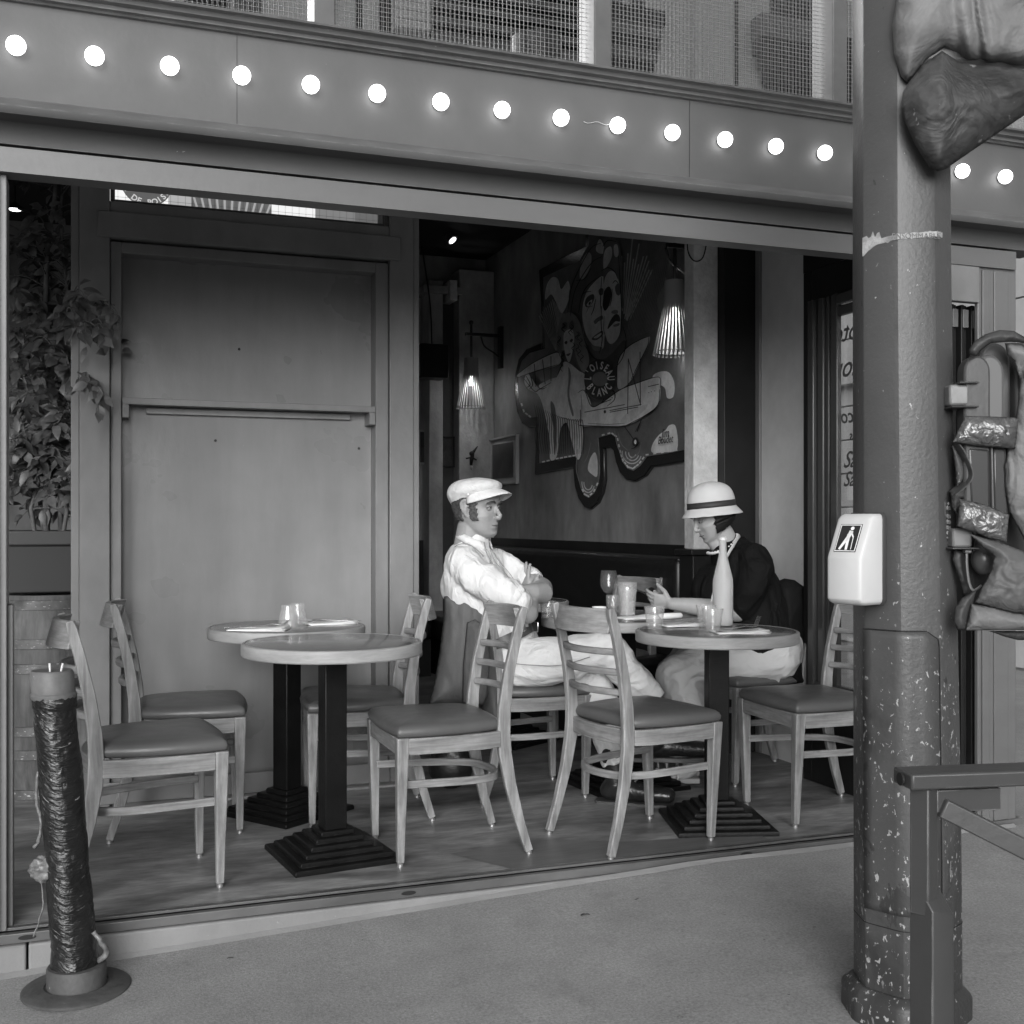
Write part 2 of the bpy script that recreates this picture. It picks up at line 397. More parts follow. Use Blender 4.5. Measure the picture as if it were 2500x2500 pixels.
run("ledge_moulding", [(3.66, zl0)] + ld + [(3.66, zl1 + 0.014)], M_paint_d, smooth=True, angle=40)
zf0, zf1 = zl1 + 0.014, Lz(181, 3.50)
run("fascia_board", [(3.500, zf0), (3.500, zf1), (3.66, zf1), (3.66, zf0)], M_paint)
zt = Lz(126, 3.43)
h = (zt - zf1)
cn = [(3.500, zf1), (3.488, zf1), (3.484, zf1 + 0.12 * h), (3.470, zf1 + 0.16 * h), (3.470, zf1 + 0.42 * h), (3.462, zf1 + 0.45 * h), (3.452, zf1 + 0.50 * h), (3.448, zf1 + 0.78 * h), (3.430, zf1 + 0.83 * h), (3.428, zf1 + 0.97 * h), (3.432, zf1 + h), (3.66, zf1 + h + 0.012)]
run("cornice", [(3.66, zf1)] + cn, M_paint_d)
zw = zf1 + h
# upper windows: mullions, glass, wire mesh in front
mx = [-0.285, 0.655, 1.592, 2.541, 3.49]
for i in range(len(mx) - 1):
    a, b_ = mx[i], mx[i + 1]
    w = MB(); w.box(a - 0.002, a + 0.062, 3.50, 3.58, zw - 0.0, zw + 1.2)
    fr = w.build("window", M_mull, cafe, bevel=0.004)
    s_ = MB(); s_.box(a + 0.062, b_ - 0.002, 3.535, 3.585, zw - 0.0, zw + 0.03); s_.build("sill", M_mull, fr, bevel=0.003)
    p = MB(); p.add([(a + 0.062, 3.565, zw + 0.03), (b_ - 0.002, 3.565, zw + 0.03), (b_ - 0.002, 3.565, zw + 1.2), (a + 0.062, 3.565, zw + 1.2)], [(0, 1, 2, 3)])
    p.build("pane", M_mirror, fr)
    ms = MB(); r = 0.00034; step = 0.0150; x = a + 0.07; j = 0
    while x < b_ - 0.01:
        ms.box(x - r, x + r, 3.546, 3.5472, zw + 0.03, zw + 1.2); x += step
    z = zw + 0.04
    while z < zw + 1.2:
        ms.box(a + 0.064, b_ - 0.004, 3.5474, 3.5486, z - r, z + r); z += step
    ms.build("wire_mesh", mat("galvanised_wire", 0.22, 0.5, 0.5), fr)
MB().box(X0, X1, 3.60, 3.66, zw, zw + 1.2).build("dark_room_backing", M_black, cafe)  # black sheet standing in for the dark room behind the upper panes
# last mullion and roof end
MB().box(mx[-1] - 0.002, mx[-1] + 0.13, 3.50, 3.6, zw, zw + 1.2).build("end_post", M_mull, cafe, bevel=0.004)
for jx in (0.42, 1.95, 3.05): MB().box(jx - 0.0008, jx + 0.0008, 3.4992, 3.4998, zf0 + 0.004, zf1 - 0.002).build("board_joint", M_dark, cafe)
q_ = [at(1425 + i * 9, 297 + 3 * math.sin(i * 1.3) + i * 0.9, 3.497) for i in range(9)]
MB().tube(q_, 0.0011, 5).build("stray_string", mat("pale_string", 0.5, 0.8), cafe, smooth='all')
# threshold track
t = MB(); t.box(-3.0, 3.46, 3.54, 3.575, -0.028, 0.0); t.build("threshold_track", M_track, cafe, bevel=0.002)
t = MB(); t.box(-3.0, 3.46, 3.577, 3.60, -0.01, 0.006); t.box(-3.0, 3.46, 3.606, 3.612, -0.01, 0.005); t.build("track_rail", M_track, cafe, bevel=0.001)
for xx in (-0.16, 0.96, 2.2, 3.3):
    MB().lathe([(0.0, 0), (0.024, 0), (0.024, 0.0012), (0, 0.0012)], (xx, 3.5385, -0.013), 16, Matrix.Rotation(R(90), 4, 'X') @ Matrix.Diagonal((1, 0.28, 1, 1))).build("drain_slot", M_black, cafe)
# left jamb
zL = Lz(539, 3.54)
j = MB(); j.box(-0.52, -0.262, 3.545, 3.60, -0.0, zL); j.build("door_jamb", M_frame, cafe, bevel=0.004)
j = MB(); j.box(-0.262, -0.236, 3.55, 3.66, 0, zL); j.box(-0.236, -0.215, 3.57, 3.68, 0, zL); j.build("jamb_bead", M_frame, cafe, bevel=0.003)
j = MB(); j.box(-0.225, -0.2, 3.6, 3.66, 0, 0.93); j.build("jamb_seal", M_frame, cafe, bevel=0.003)
# right pilaster + folding doors stacked at the right end
pil = MB(); pil.box(3.25, 3.44, 3.555, 3.575, -0.02, Lz(487, 3.54) - 0.004)
pil.build("pilaster", M_lintel, cafe, bevel=0.004)
pil = MB(); pil.box(3.265, 3.30, 3.545, 3.555, 0.0, 2.15); pil.box(3.325, 3.395, 3.548, 3.555, 0.0, 2.15); pil.build("pilaster_bead", M_lintel, cafe, bevel=0.003)
MB().box(3.08, 3.25, 3.545, 3.58, 2.02, zL).build("door_head", M_frame, cafe, bevel=0.003)
for i in range(7):
    xa = 2.96 + i * 0.05
    fd = MB(); fd.box(xa, xa + 0.016, 3.60, 3.66, 0.01, 2.02); fd.box(xa + 0.020, xa + 0.036, 3.612, 3.66, 0.01, 2.02)
    f_ = fd.build("folding_door", M_dark, cafe, bevel=0.003)
    MB().box(xa + 0.0, xa + 0.036, 3.662, 3.70, 0.01, 2.02).build("door_edge", M_dark, f_)
    MB().box(xa + 0.004, xa + 0.03, 3.594, 3.60, 1.93, 2.0).build("hinge", M_track, f_, bevel=0.001)

# terrace + room shell
YP = 4.98
MB().box(-3.0, 3.47, 3.66, 5.1, 2.70, 2.78).build("ceiling", M_tceil); tag(bpy.data.objects["ceiling"], kind='structure')
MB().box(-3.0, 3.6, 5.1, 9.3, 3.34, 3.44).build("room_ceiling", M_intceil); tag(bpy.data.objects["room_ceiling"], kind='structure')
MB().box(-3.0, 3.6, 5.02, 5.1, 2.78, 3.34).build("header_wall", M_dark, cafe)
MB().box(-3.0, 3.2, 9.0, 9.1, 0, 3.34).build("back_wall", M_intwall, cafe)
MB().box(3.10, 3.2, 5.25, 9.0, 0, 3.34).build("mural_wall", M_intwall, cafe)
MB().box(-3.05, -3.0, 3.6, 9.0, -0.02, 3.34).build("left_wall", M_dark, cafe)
MB().box(2.80, 3.10, 8.78, 9.0, 0, 3.2).build("column", M_colplaster, cafe, bevel=0.008)
MB().box(2.555, 2.672, 8.8, 9.0, 0, 3.1).build("column", M_colplaster, cafe, bevel=0.008)
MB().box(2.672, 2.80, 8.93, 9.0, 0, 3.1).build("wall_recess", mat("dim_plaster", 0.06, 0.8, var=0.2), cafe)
MB().box(2.50, 2.82, 8.76, 9.0, 2.99, 3.05).build("beam_cap", M_colplaster, cafe, bevel=0.004)
MB().box(2.70, 2.76, 8.70, 8.9, 2.93, 3.09).build("junction_box", M_concrete, cafe, bevel=0.004)
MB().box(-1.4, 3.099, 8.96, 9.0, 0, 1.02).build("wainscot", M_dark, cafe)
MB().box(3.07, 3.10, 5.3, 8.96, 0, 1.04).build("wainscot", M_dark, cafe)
MB().box(2.866, 3.006, 5.10, 5.20, 1.03, 3.34).build("pillar", M_concrete, cafe, bevel=0.006)
MB().box(2.85, 3.03, 5.08, 5.22, 0, 1.0).build("pillar_base", M_dark, cafe, bevel=0.004)
MB().box(2.83, 3.05, 5.06, 5.24, 1.0, 1.03).build("pillar_cap", M_dark, cafe, bevel=0.006)
MB().box(3.006, 3.26, 5.04, 5.3, 0, 2.75).build("dark_post", M_dark, cafe, bevel=0.004)
MB().box(3.185, 3.235, 5.0, 5.04, 0, 2.7).build("post_trim", M_frame, cafe, bevel=0.004)
MB().box(3.20, 3.26, 4.50, 5.0, 0, 2.7).build("side_wall", M_sideplaster, cafe)
MB().box(3.06, 3.26, 3.66, 4.44, 2.30, 2.70).build("side_lintel", M_dark, cafe)
# side window towards the other street
sw = MB()
sw.box(3.06, 3.15, 4.375, 4.44, 0, 2.30); sw.box(3.06, 3.16, 3.66, 4.375, 2.16, 2.30); sw.box(3.06, 3.18, 3.66, 4.375, 0.0, 0.42)
swo = sw.build("side_window", M_dark, cafe, bevel=0.004)
f = MB()
f.box(3.035, 3.07, 4.33, 4.372, 0.42, 2.16); f.box(3.045, 3.07, 4.27, 4.31, 0.42, 2.16); f.box(3.05, 3.07, 4.235, 4.255, 0.42, 2.16); f.box(3.045, 3.07, 4.17, 4.215, 0.42, 2.16)
f.box(3.04, 3.07, 3.66, 4.17, 2.11, 2.155); f.box(3.048, 3.07, 3.66, 4.17, 2.06, 2.105); f.box(3.04, 3.07, 3.66, 4.33, 0.425, 0.46); f.box(3.062, 3.072, 4.215, 4.372, 0.425, 2.155)
f.build("frame", mat("glossy_dark_frame", 0.05, 0.25, 0.6, var=0.2, vstretch=(1, 1, 0.2)), swo, bevel=0.004)
MB().box(3.073, 3.077, 3.66, 4.21, 0.44, 2.12).build("pane", M_pane, swo)
L_ = MB()
def side_text(txt, px, py, size, shear=0.35, mirror=False, m=L_):
    p = atx(px, py, 3.068)
    yv = Vector((0, -1, 0)) * (-1 if mirror else 1)
    add_text(m, txt, size, basis(p, yv, (0, 0, 1), yv.cross(Vector((0, 0, 1)))), 0.0006, shear, 'LEFT', 0.001)
side_text("Salle", 2058, 1125, 0.10, 0.45); side_text("Salle a", 2058, 1172, 0.09, 0.45)
side_text("coto", 2112, 800, 0.12, -0.3, True); side_text("phone", 2125, 885, 0.13, -0.4, True)
side_text("alu", 2112, 955, 0.07, 0.2, True); side_text("occo", 2118, 1010, 0.09, 0.2, True); side_text("sans", 2112, 1060, 0.06, 0.2, True)
L_.build("lettering", mat("painted_sign_letters", 0.06, 0.5), swo)

# panel wall between the two openings
pw = MB()
def px_x(px, Y=YP): return at(px, 1274, Y).x
xa, xb, xc, xd, xe, xf, xg = -0.03, 0.09, 0.133, 1.205, 1.263, 1.375, 1.40
zt0, zt1, zt2, zt3 = 2.28, 2.335, 2.487, 2.62
pw.box(xa, xb - 0.002, YP, YP + 0.12, 0, 2.70)                           # left stile
pw.box(xe + 0.002, xf, YP, YP + 0.12, 0, 2.70)                           # right stile
pw.box(xb - 0.002, xe + 0.002, YP + 0.006, YP + 0.12, zt1, zt2)          # rail over the door
pw.box(xb, xe, YP + 0.006, YP + 0.12, zt3 + 0.03, 2.70)
pwo = pw.build("panel_wall", M_frame, cafe, bevel=0.004)
pi = MB(); pi.box(xb, xc, YP + 0.022, YP + 0.11, 0, zt1 - 0.01); pi.box(xd, xe, YP + 0.022, YP + 0.11, 0, zt1 - 0.01); pi.box(xc, xd, YP + 0.022, YP + 0.11, zt0, zt1 - 0.01)
pi.build("door_casing", M_frame, pwo, bevel=0.003)
MB().box(xc, xd, YP + 0.11, YP + 0.14, 0.02, zt0).build("recessed_panel", M_panel, pwo)
MB().box(xb - 0.05, xe + 0.05, YP - 0.012, YP + 0.006, zt1 + 0.0, zt1 + 0.105).build("head_board", M_frame, pwo, bevel=0.004)
MB().box(xf, xf + 0.028, YP + 0.01, YP + 0.16, 0, 2.7).build("edge_bead", M_frame, pwo, bevel=0.003)
MB().box(xa - 0.032, xa, YP + 0.01, YP + 0.1, 0, 2.7).build("edge_bead", M_frame, pwo, bevel=0.003)
sc_ = MB()
for (sx, sz) in ((0.62, 1.92), (0.52, 1.52), (1.15, 1.5)): sc_.lathe([(0, 0), (0.006, 0), (0.005, 0.002), (0, 0.002)], (sx, YP + 0.11, sz), 10, Matrix.Rotation(R(90), 4, 'X'))
sc_.build("screw", M_dark, pwo)
sh = MB(); sh.box(xc + 0.003, xd - 0.003, YP + 0.01, YP + 0.109, 1.655, 1.682); sh.box(xc + 0.003, xc + 0.03, YP + 0.012, YP + 0.109, 1.60, 1.655); sh.box(xd - 0.03, xd - 0.003, YP + 0.012, YP + 0.109, 1.60, 1.655)
sho = sh.build("shelf_rail", M_frame, pwo, bevel=0.002)
MB().box(xc + 0.1, xd - 0.1, YP + 0.085, YP + 0.109, 1.625, 1.65).build("batten", M_frame, sho, bevel=0.002)
MB().box(0.12, 1.30, YP - 0.06, YP + 0.0, 0.0, 0.012).build("floor_strip", mat("steel_strip", 0.42, 0.4, 0.5, 0.6, var=0.2), pwo, bevel=0.002)
sk = MB(); sk.box(xa, xe, YP - 0.010, YP, 0.013, 0.10); sk.build("skirting", M_frame, pwo, bevel=0.003)
sb = MB(); sb.box(0.93, 1.0, YP - 0.0, YP + 0.1, 0.355, 0.385); sb.box(0.965, 1.0, YP - 0.01, YP + 0.1, 0.30, 0.355); sb.build("wall_socket", M_frame, pwo, bevel=0.002)
# transom window in the panel wall: panes, round sign and ornament glow in place of daylight in the wired glass
tr = MB(); tr.box(xb, xb + 0.018, YP + 0.02, YP + 0.1, zt2, zt3 + 0.03); tr.box(xe - 0.018, xe, YP + 0.02, YP + 0.1, zt2, zt3 + 0.03); tr.box(xb + 0.018, xe - 0.018, YP + 0.02, YP + 0.1, zt2, zt2 + 0.012)
tro = tr.build("transom_window", M_paint_d, pwo, bevel=0.002)
def transom_x(zx): return at(zx * 0.647, 1274, YP + 0.05).x
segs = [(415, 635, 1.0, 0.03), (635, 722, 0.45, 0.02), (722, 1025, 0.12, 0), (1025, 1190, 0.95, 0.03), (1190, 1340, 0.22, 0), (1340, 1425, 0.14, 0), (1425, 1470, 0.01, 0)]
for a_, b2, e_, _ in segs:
    MB().box(transom_x(a_), transom_x(b2), YP + 0.052, YP + 0.056, zt2 + 0.012, zt3 + 0.03).build("pane", mat("emissive_view_pane_%02d" % int(e_ * 100), 0.2, 0.5, emit=max(0.01, e_ * 0.95)), tro)  # emission painted in for the bright view in the glass, strip by strip
wm = MB(); x = xb + 0.03
while x < xe - 0.03:
    wm.box(x - 0.0005, x + 0.0005, YP + 0.05, YP + 0.0508, zt2 + 0.012, zt3); x += 0.03
for i in range(5): wm.box(xb + 0.02, xe - 0.02, YP + 0.049, YP + 0.0498, zt2 + 0.03 + i * 0.03, zt2 + 0.031 + i * 0.03)
wm.build("wire_mesh", mat("thin_wire", 0.25, 0.5), tro)
sg = MB(); c0 = (transom_x(553), YP + 0.046, zt2 + 0.105)
sg.lathe([(0.075, 0), (0.105, 0), (0.105, 0.002), (0.075, 0.002)], c0, 40, Matrix.Rotation(R(90), 4, 'X'), cap=False)
sg.lathe([(0.0, 0), (0.076, 0), (0.076, 0.001), (0.0, 0.001)], c0, 40, Matrix.Rotation(R(90), 4, 'X'), cap=False)
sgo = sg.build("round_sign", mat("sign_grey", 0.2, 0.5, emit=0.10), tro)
ltx = MB()
for ch, an in zip("DEBIT DE BOISSONS", [-178 + 14.0 * i for i in range(17)]):
    a = R(-90 + (an + 60) * 0.98)
    if ch == ' ': continue
    p = Vector(c0) + Vector((math.cos(a) * 0.089, -0.0032, math.sin(a) * 0.089))
    xa_ = Vector((-math.sin(a), 0, math.cos(a))); ya_ = Vector((-math.cos(a), 0, -math.sin(a)))
    add_text(ltx, ch, 0.033, basis(p, xa_, ya_, xa_.cross(ya_)), 0.0004, 0, 'CENTER', 0.0006)
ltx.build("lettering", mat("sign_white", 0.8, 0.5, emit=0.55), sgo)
gr = MB()                                           # carved fan ornament seen in the transom glass, drawn as glowing strips
for i in range(11):
    xc_ = transom_x(745 + i * 26); sw_ = (i - 5) * 0.006
    gr.add([(xc_ - 0.005, YP + 0.048, zt2 + 0.012), (xc_ + 0.004, YP + 0.048, zt2 + 0.012), (xc_ + 0.008 + sw_, YP + 0.048, zt2 + 0.10), (xc_ - 0.002 + sw_, YP + 0.048, zt2 + 0.10)], [(0, 1, 2, 3)])
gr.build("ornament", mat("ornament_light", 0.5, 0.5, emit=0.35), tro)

# ------------------------------------------------------------------ mural: board, frame and painted figures
def mz(zx, zy, lift=0.0):
    p = atx(1200 + zx / 2.415, 500 + zy / 2.415, 3.10); p.x -= lift; return p
def flat(mb, pts, lift, thick=0.0):
    P = [mz(a, b, lift) for a, b in pts]
    mb.prism(P, (max(thick, 0.0004), 0, 0))
def closed_spline(pts, n=5):
    P = [Vector((a, b, 0)) for a, b in pts]; m = len(P); out = []
    for i in range(m):
        a, b, c, d = P[i - 1], P[i], P[(i + 1) % m], P[(i + 2) % m]
        for k_ in range(n):
            t_ = k_ / n; q = 0.5 * ((2 * b) + (c - a) * t_ + (2 * a - 5 * b + 4 * c - d) * t_ * t_ + (3 * b - a - 3 * c + d) * t_ ** 3)
            out.append((q.x, q.y))
    return out
mural = wempty("wall_mural", mz(700, 900)); tag(mural, "large jigsaw shaped painted mural of aviators and a biplane on the dark side wall", "mural")
outer = [(300, 385), (440, 310), (575, 245), (578, 60), (1290, 20), (1300, 1490), (1045, 1535), (965, 1545), (925, 1600), (870, 1632), (820, 1622), (780, 1580), (757, 1520), (742, 1450), (722, 1432), (682, 1438), (684, 1520), (686, 1620), (672, 1700), (645, 1760), (605, 1795), (570, 1785), (535, 1735), (513, 1660), (503, 1552), (390, 1570), (275, 1592), (280, 1450), (283, 1312), (240, 1315), (200, 1290), (170, 1220), (157, 1120), (160, 1000), (180, 910), (225, 852), (322, 812), (312, 600)]
inner = [(330, 430), (460, 370), (600, 310), (604, 60), (1270, 25), (1280, 1425), (1040, 1470), (945, 1485), (905, 1540), (865, 1568), (830, 1555), (800, 1515), (780, 1450), (765, 1375), (735, 1352), (655, 1375), (662, 1460), (664, 1580), (655, 1650), (632, 1700), (600, 1728), (575, 1715), (552, 1670), (536, 1600), (528, 1480), (420, 1500), (308, 1525), (305, 1400), (298, 1250), (250, 1255), (215, 1230), (190, 1160), (180, 1080), (184, 990), (205, 920), (250, 875), (340, 850), (334, 640)]
M0 = lambda n, v, r=0.55: mat(n, min(0.85, v * (4.8 if v > 0.1 else 3.2)), r, 0.4, var=0.2, vscale=9)
mf = MB(); flat(mf, outer, 0.03, 0.03); mf.build("board_edge", mat("mural_frame", 0.02, 0.25, 0.6), mural, bevel=0.008)
mb = MB(); flat(mb, inner, 0.034, 0.004); mb.build("painted_ground", M0("mural_ground", 0.055), mural)
def paint(name, pts, v, lift, sm=True, n=5):
    q = MB(); flat(q, closed_spline(pts, n) if sm else pts, lift); return q.build(name, M0("mural_tone_%03d" % int(v * 1000), v), mural)
lf = 0.036
def nxt():
    global lf
    lf += 0.0006; return lf
# checkered border beads
ck = MB()
def beads(pts, count):
    for i in range(count):
        t_ = (i + 0.2) / count * (len(pts) - 1); k_ = int(t_); a, b = Vector((*pts[k_], 0)), Vector((*pts[min(k_ + 1, len(pts) - 1)], 0)); p = a.lerp(b, t_ - k_); d = (b - a).normalized(); n_ = Vector((-d.y, d.x, 0))
        flat(ck, [(p.x - d.x * 9 + n_.x * 4, p.y - d.y * 9 + n_.y * 4), (p.x + d.x * 9 + n_.x * 4, p.y + d.y * 9 + n_.y * 4), (p.x + d.x * 9 - n_.x * 5, p.y + d.y * 9 - n_.y * 5), (p.x - d.x * 9 - n_.x * 5, p.y - d.y * 9 - n_.y * 5)], 0.0355)
beads([(1128, 1446), (1040, 1460), (940, 1475), (900, 1528), (865, 1555), (835, 1545), (806, 1505), (788, 1450), (772, 1370), (735, 1344), (662, 1364)], 22)
beads([(655, 1640), (630, 1695), (600, 1718), (577, 1705), (556, 1660)], 6); beads([(520, 1478), (420, 1495), (312, 1520)], 8)
beads([(255, 1250), (218, 1222), (196, 1150)], 4)
ck.build("border_beads", M0("mural_beads", 0.30), mural)
# sky rays and fronds
ry = MB()
for i in range(14):
    a0 = R(62 + i * 2.6); r0, r1 = 150 + 60 * random.random(), 480 + 160 * random.random(); cx_, cy_ = 800, 830
    x0, y0 = cx_ + math.cos(a0) * r0 * 0.55, cy_ - math.sin(a0) * r0; x1, y1 = cx_ + math.cos(a0) * r1 * 0.75, cy_ - math.sin(a0) * r1
    if x1 > 1125: x1 = 1125
    flat(ry, [(x0, y0), (x0 + 5, y0), (x1 + 7, y1), (x1, y1)], 0.0362)
ry.build("painted_rays", M0("mural_rays", 0.12), mural); ry = MB()
for i in range(16):
    x0 = 345 + i * 5; flat(ry, [(x0 + 60, 860), (x0 + 66, 860), (x0 + (i - 8) * 5 + 5, 560 + 12 * abs(i - 8)), (x0 + (i - 8) * 5, 560 + 12 * abs(i - 8))], 0.0362)
ry.build("painted_frond", M0("mural_rays", 0.12), mural)
paint("painted_cloud", [(345, 560), (352, 480), (385, 430), (420, 440), (440, 500), (480, 450), (492, 520), (470, 600), (440, 640), (410, 580), (380, 530)], 0.22, nxt())
paint("painted_cloud", [(985, 1010), (1030, 985), (1080, 990), (1112, 1050), (1108, 1130), (1070, 1140), (1055, 1080), (1000, 1050)], 0.20, nxt())
paint("painted_cloud", [(980, 1460), (985, 1410), (1020, 1360), (1060, 1330), (1085, 1300), (1122, 1310), (1130, 1440), (1050, 1460)], 0.27, nxt())
paint("painted_cloud", [(1010, 560), (1050, 480), (1060, 430), (1090, 500), (1060, 600), (1030, 640)], 0.10, nxt())
paint("painted_cloud", [(600, 1560), (612, 1500), (640, 1460), (655, 1500), (655, 1600), (625, 1590)], 0.22, nxt())
for (cx_, cy_, rx, ry_) in ((600, 1640, 40, 60), (600, 1640, 28, 44), (860, 1460, 60, 70), (862, 1462, 42, 50), (862, 1464, 24, 30)):
    ring = MB(); o1 = [(cx_ + rx * math.cos(R(a)), cy_ + ry_ * math.sin(R(a))) for a in range(20, 200, 12)]; o2 = [(cx_ + (rx - 5) * math.cos(R(a)), cy_ + (ry_ - 7) * math.sin(R(a))) for a in range(20, 200, 12)]
    for i in range(len(o1) - 1): flat(ring, [o1[i], o1[i + 1], o2[i + 1], o2[i]], 0.0364)
    ring.build("painted_swirl", M0("mural_swirl", 0.15), mural)
# left aviator
paint("painted_scarf", [(560, 720), (600, 830), (640, 900), (700, 910), (760, 860), (820, 800), (840, 900), (800, 1010), (700, 1000), (600, 940), (555, 820)], 0.03, nxt())
paint("painted_helmet", [(500, 650), (488, 540), (510, 440), (545, 350), (590, 265), (645, 195), (700, 230), (706, 420), (650, 440), (600, 510), (570, 620), (578, 740), (545, 700)], 0.045, nxt())
paint("painted_face", [(568, 640), (585, 540), (625, 475), (695, 425), (700, 560), (702, 700), (700, 800), (690, 850), (650, 845), (612, 805), (582, 740)], 0.27, nxt())
paint("painted_goggles", [(553, 420), (565, 340), (598, 285), (622, 300), (618, 360), (590, 420), (565, 445)], 0.13, nxt())
paint("painted_goggles", [(650, 265), (672, 205), (695, 240), (700, 285), (672, 290)], 0.16, nxt())
paint("painted_eye", [(585, 580), (600, 545), (635, 530), (640, 560), (615, 600), (592, 605)], 0.035, nxt()); paint("painted_eye_light", [(597, 590), (612, 572), (630, 562), (622, 590), (604, 602)], 0.3, nxt()); paint("painted_pupil", [(608, 590), (614, 574), (622, 578), (616, 592)], 0.01, nxt())
paint("painted_eye", [(668, 510), (680, 495), (696, 500), (694, 530), (675, 535)], 0.04, nxt())
paint("painted_nose_shadow", [(640, 690), (660, 670), (690, 655), (694, 676), (668, 690), (650, 706)], 0.07, nxt())
paint("painted_mouth", [(630, 790), (650, 770), (690, 745), (694, 770), (662, 798), (636, 800)], 0.05, nxt()); paint("painted_teeth", [(640, 786), (660, 772), (688, 756), (686, 768), (660, 788)], 0.4, nxt())
paint("painted_chin", [(622, 808), (640, 832), (690, 842), (680, 862), (640, 858)], 0.09, nxt())
# right aviator with eye patch and moustache
paint("painted_helmet", [(702, 470), (698, 330), (705, 250), (740, 205), (785, 215), (804, 290), (812, 430), (820, 620), (800, 560), (785, 430), (745, 395), (712, 430)], 0.06, nxt())
paint("painted_face", [(704, 640), (702, 500), (712, 430), (745, 392), (782, 425), (802, 520), (806, 640), (802, 740), (778, 800), (740, 822), (712, 770)], 0.33, nxt())
paint("painted_goggles", [(700, 330), (712, 270), (745, 250), (752, 300), (735, 345), (705, 385)], 0.20, nxt()); paint("painted_goggles", [(764, 245), (784, 240), (792, 290), (782, 312), (766, 300)], 0.24, nxt())
paint("painted_eye_patch", [(700, 560), (708, 510), (735, 485), (750, 520), (738, 590), (712, 628), (698, 600)], 0.012, nxt())
paint("painted_eye", [(772, 490), (790, 465), (803, 490), (800, 535), (780, 530)], 0.05, nxt())
paint("painted_nose_shadow", [(750, 635), (770, 622), (790, 628), (785, 645), (760, 645)], 0.10, nxt())
paint("painted_moustache", [(728, 735), (742, 690), (772, 650), (796, 655), (802, 690), (775, 690), (750, 715)], 0.02, nxt())
paint("painted_mouth", [(765, 712), (798, 700), (796, 715), (770, 722)], 0.08, nxt())
# woman in goggles and pale dress (generic figure)
paint("painted_hair", [(430, 780), (440, 700), (470, 650), (515, 640), (560, 690), (590, 800), (620, 920), (585, 990), (540, 900), (520, 800), (470, 800), (450, 890), (425, 850)], 0.10, nxt())
paint("painted_face", [(470, 840), (468, 770), (490, 740), (522, 745), (530, 800), (518, 880), (500, 930), (482, 900)], 0.30, nxt())
paint("painted_goggles", [(468, 735), (458, 715), (470, 695), (488, 700), (488, 730)], 0.05, nxt()); paint("painted_goggles", [(502, 730), (505, 700), (520, 685), (530, 705), (522, 735)], 0.05, nxt())
paint("painted_eye", [(474, 815), (484, 805), (492, 812), (484, 826)], 0.03, nxt()); paint("painted_eye", [(506, 805), (518, 792), (525, 800), (516, 814)], 0.03, nxt()); paint("painted_mouth", [(486, 885), (498, 880), (512, 876), (504, 890), (492, 894)], 0.05, nxt())
paint("painted_dress", [(470, 930), (510, 940), (560, 980), (600, 1010), (595, 1100), (560, 1180), (585, 1330), (575, 1470), (550, 1500), (520, 1400), (490, 1290), (450, 1330), (430, 1480), (390, 1500), (385, 1370), (330, 1140), (260, 1090), (235, 1040), (260, 1000), (330, 1090), (400, 1050), (440, 1000)], 0.21, nxt())
paint("painted_dress_fold", [(500, 960), (515, 1010), (505, 1120), (530, 1230), (520, 1240), (494, 1130), (500, 1030)], 0.07, nxt()); paint("painted_dress_fold", [(395, 1160), (420, 1200), (430, 1330), (422, 1460), (414, 1460), (412, 1330), (396, 1230)], 0.06, nxt())
paint("painted_wing", [(200, 1000), (300, 930), (430, 872), (455, 900), (440, 945), (320, 980), (215, 1015)], 0.23, nxt()); paint("painted_wing", [(330, 1060), (425, 1020), (432, 1045), (345, 1085)], 0.2, nxt())
# big biplane
paint("painted_wing", [(795, 1075), (800, 930), (850, 850), (930, 800), (985, 780), (980, 830), (930, 930), (880, 1030), (830, 1080)], 0.14, nxt())
paint("painted_fuselage", [(560, 1290), (565, 1110), (600, 1095), (640, 1190), (700, 1170), (800, 1100), (900, 1060), (1040, 1020), (1052, 1080), (1040, 1180), (970, 1240), (850, 1300), (700, 1305)], 0.27, nxt(), True, 3)
paint("painted_tail", [(562, 1220), (564, 1110), (600, 1098), (640, 1190), (600, 1225)], 0.18, nxt()); paint("painted_wing", [(815, 1280), (860, 1225), (970, 1178), (960, 1210), (900, 1260), (850, 1292)], 0.15, nxt())
dl = MB()
for a in ([(575, 1210), (576, 1290)], [(600, 1225), (840, 1180)], [(700, 1172), (760, 1150)], [(750, 1215), (940, 1180)], [(750, 1225), (920, 1195)], [(570, 1303), (850, 1310)], [(862, 910), (858, 1235)], [(932, 870), (934, 1185)], [(862, 910), (932, 1170)], [(980, 1075), (1045, 1060)], [(840, 1310), (905, 1400)], [(940, 1270), (905, 1340)]):
    (x0, y0), (x1, y1) = a; d = Vector((x1 - x0, y1 - y0, 0)).normalized(); n_ = Vector((-d.y, d.x, 0)) * 2.2
    flat(dl, [(x0 + n_.x, y0 + n_.y), (x1 + n_.x, y1 + n_.y), (x1 - n_.x, y1 - n_.y), (x0 - n_.x, y0 - n_.y)], lf + 0.001)
for (cx_, cy_, rr) in ((722, 1222, 10), (905, 1400, 28), (742, 1130, 4), (752, 1120, 4), (765, 1140, 4), (985, 1110, 3), (1000, 1105, 3), (1020, 1100, 3)):
    flat(dl, [(cx_ + rr * 0.7 * math.cos(R(a)), cy_ + rr * math.sin(R(a))) for a in range(0, 360, 30)], lf + 0.0012)
dl.build("painted_lines", M0("mural_lines", 0.015), mural)
paint("painted_hub", [(897, 1400), (905, 1386), (912, 1400), (905, 1414)], 0.25, lf + 0.002)
ln = MB()
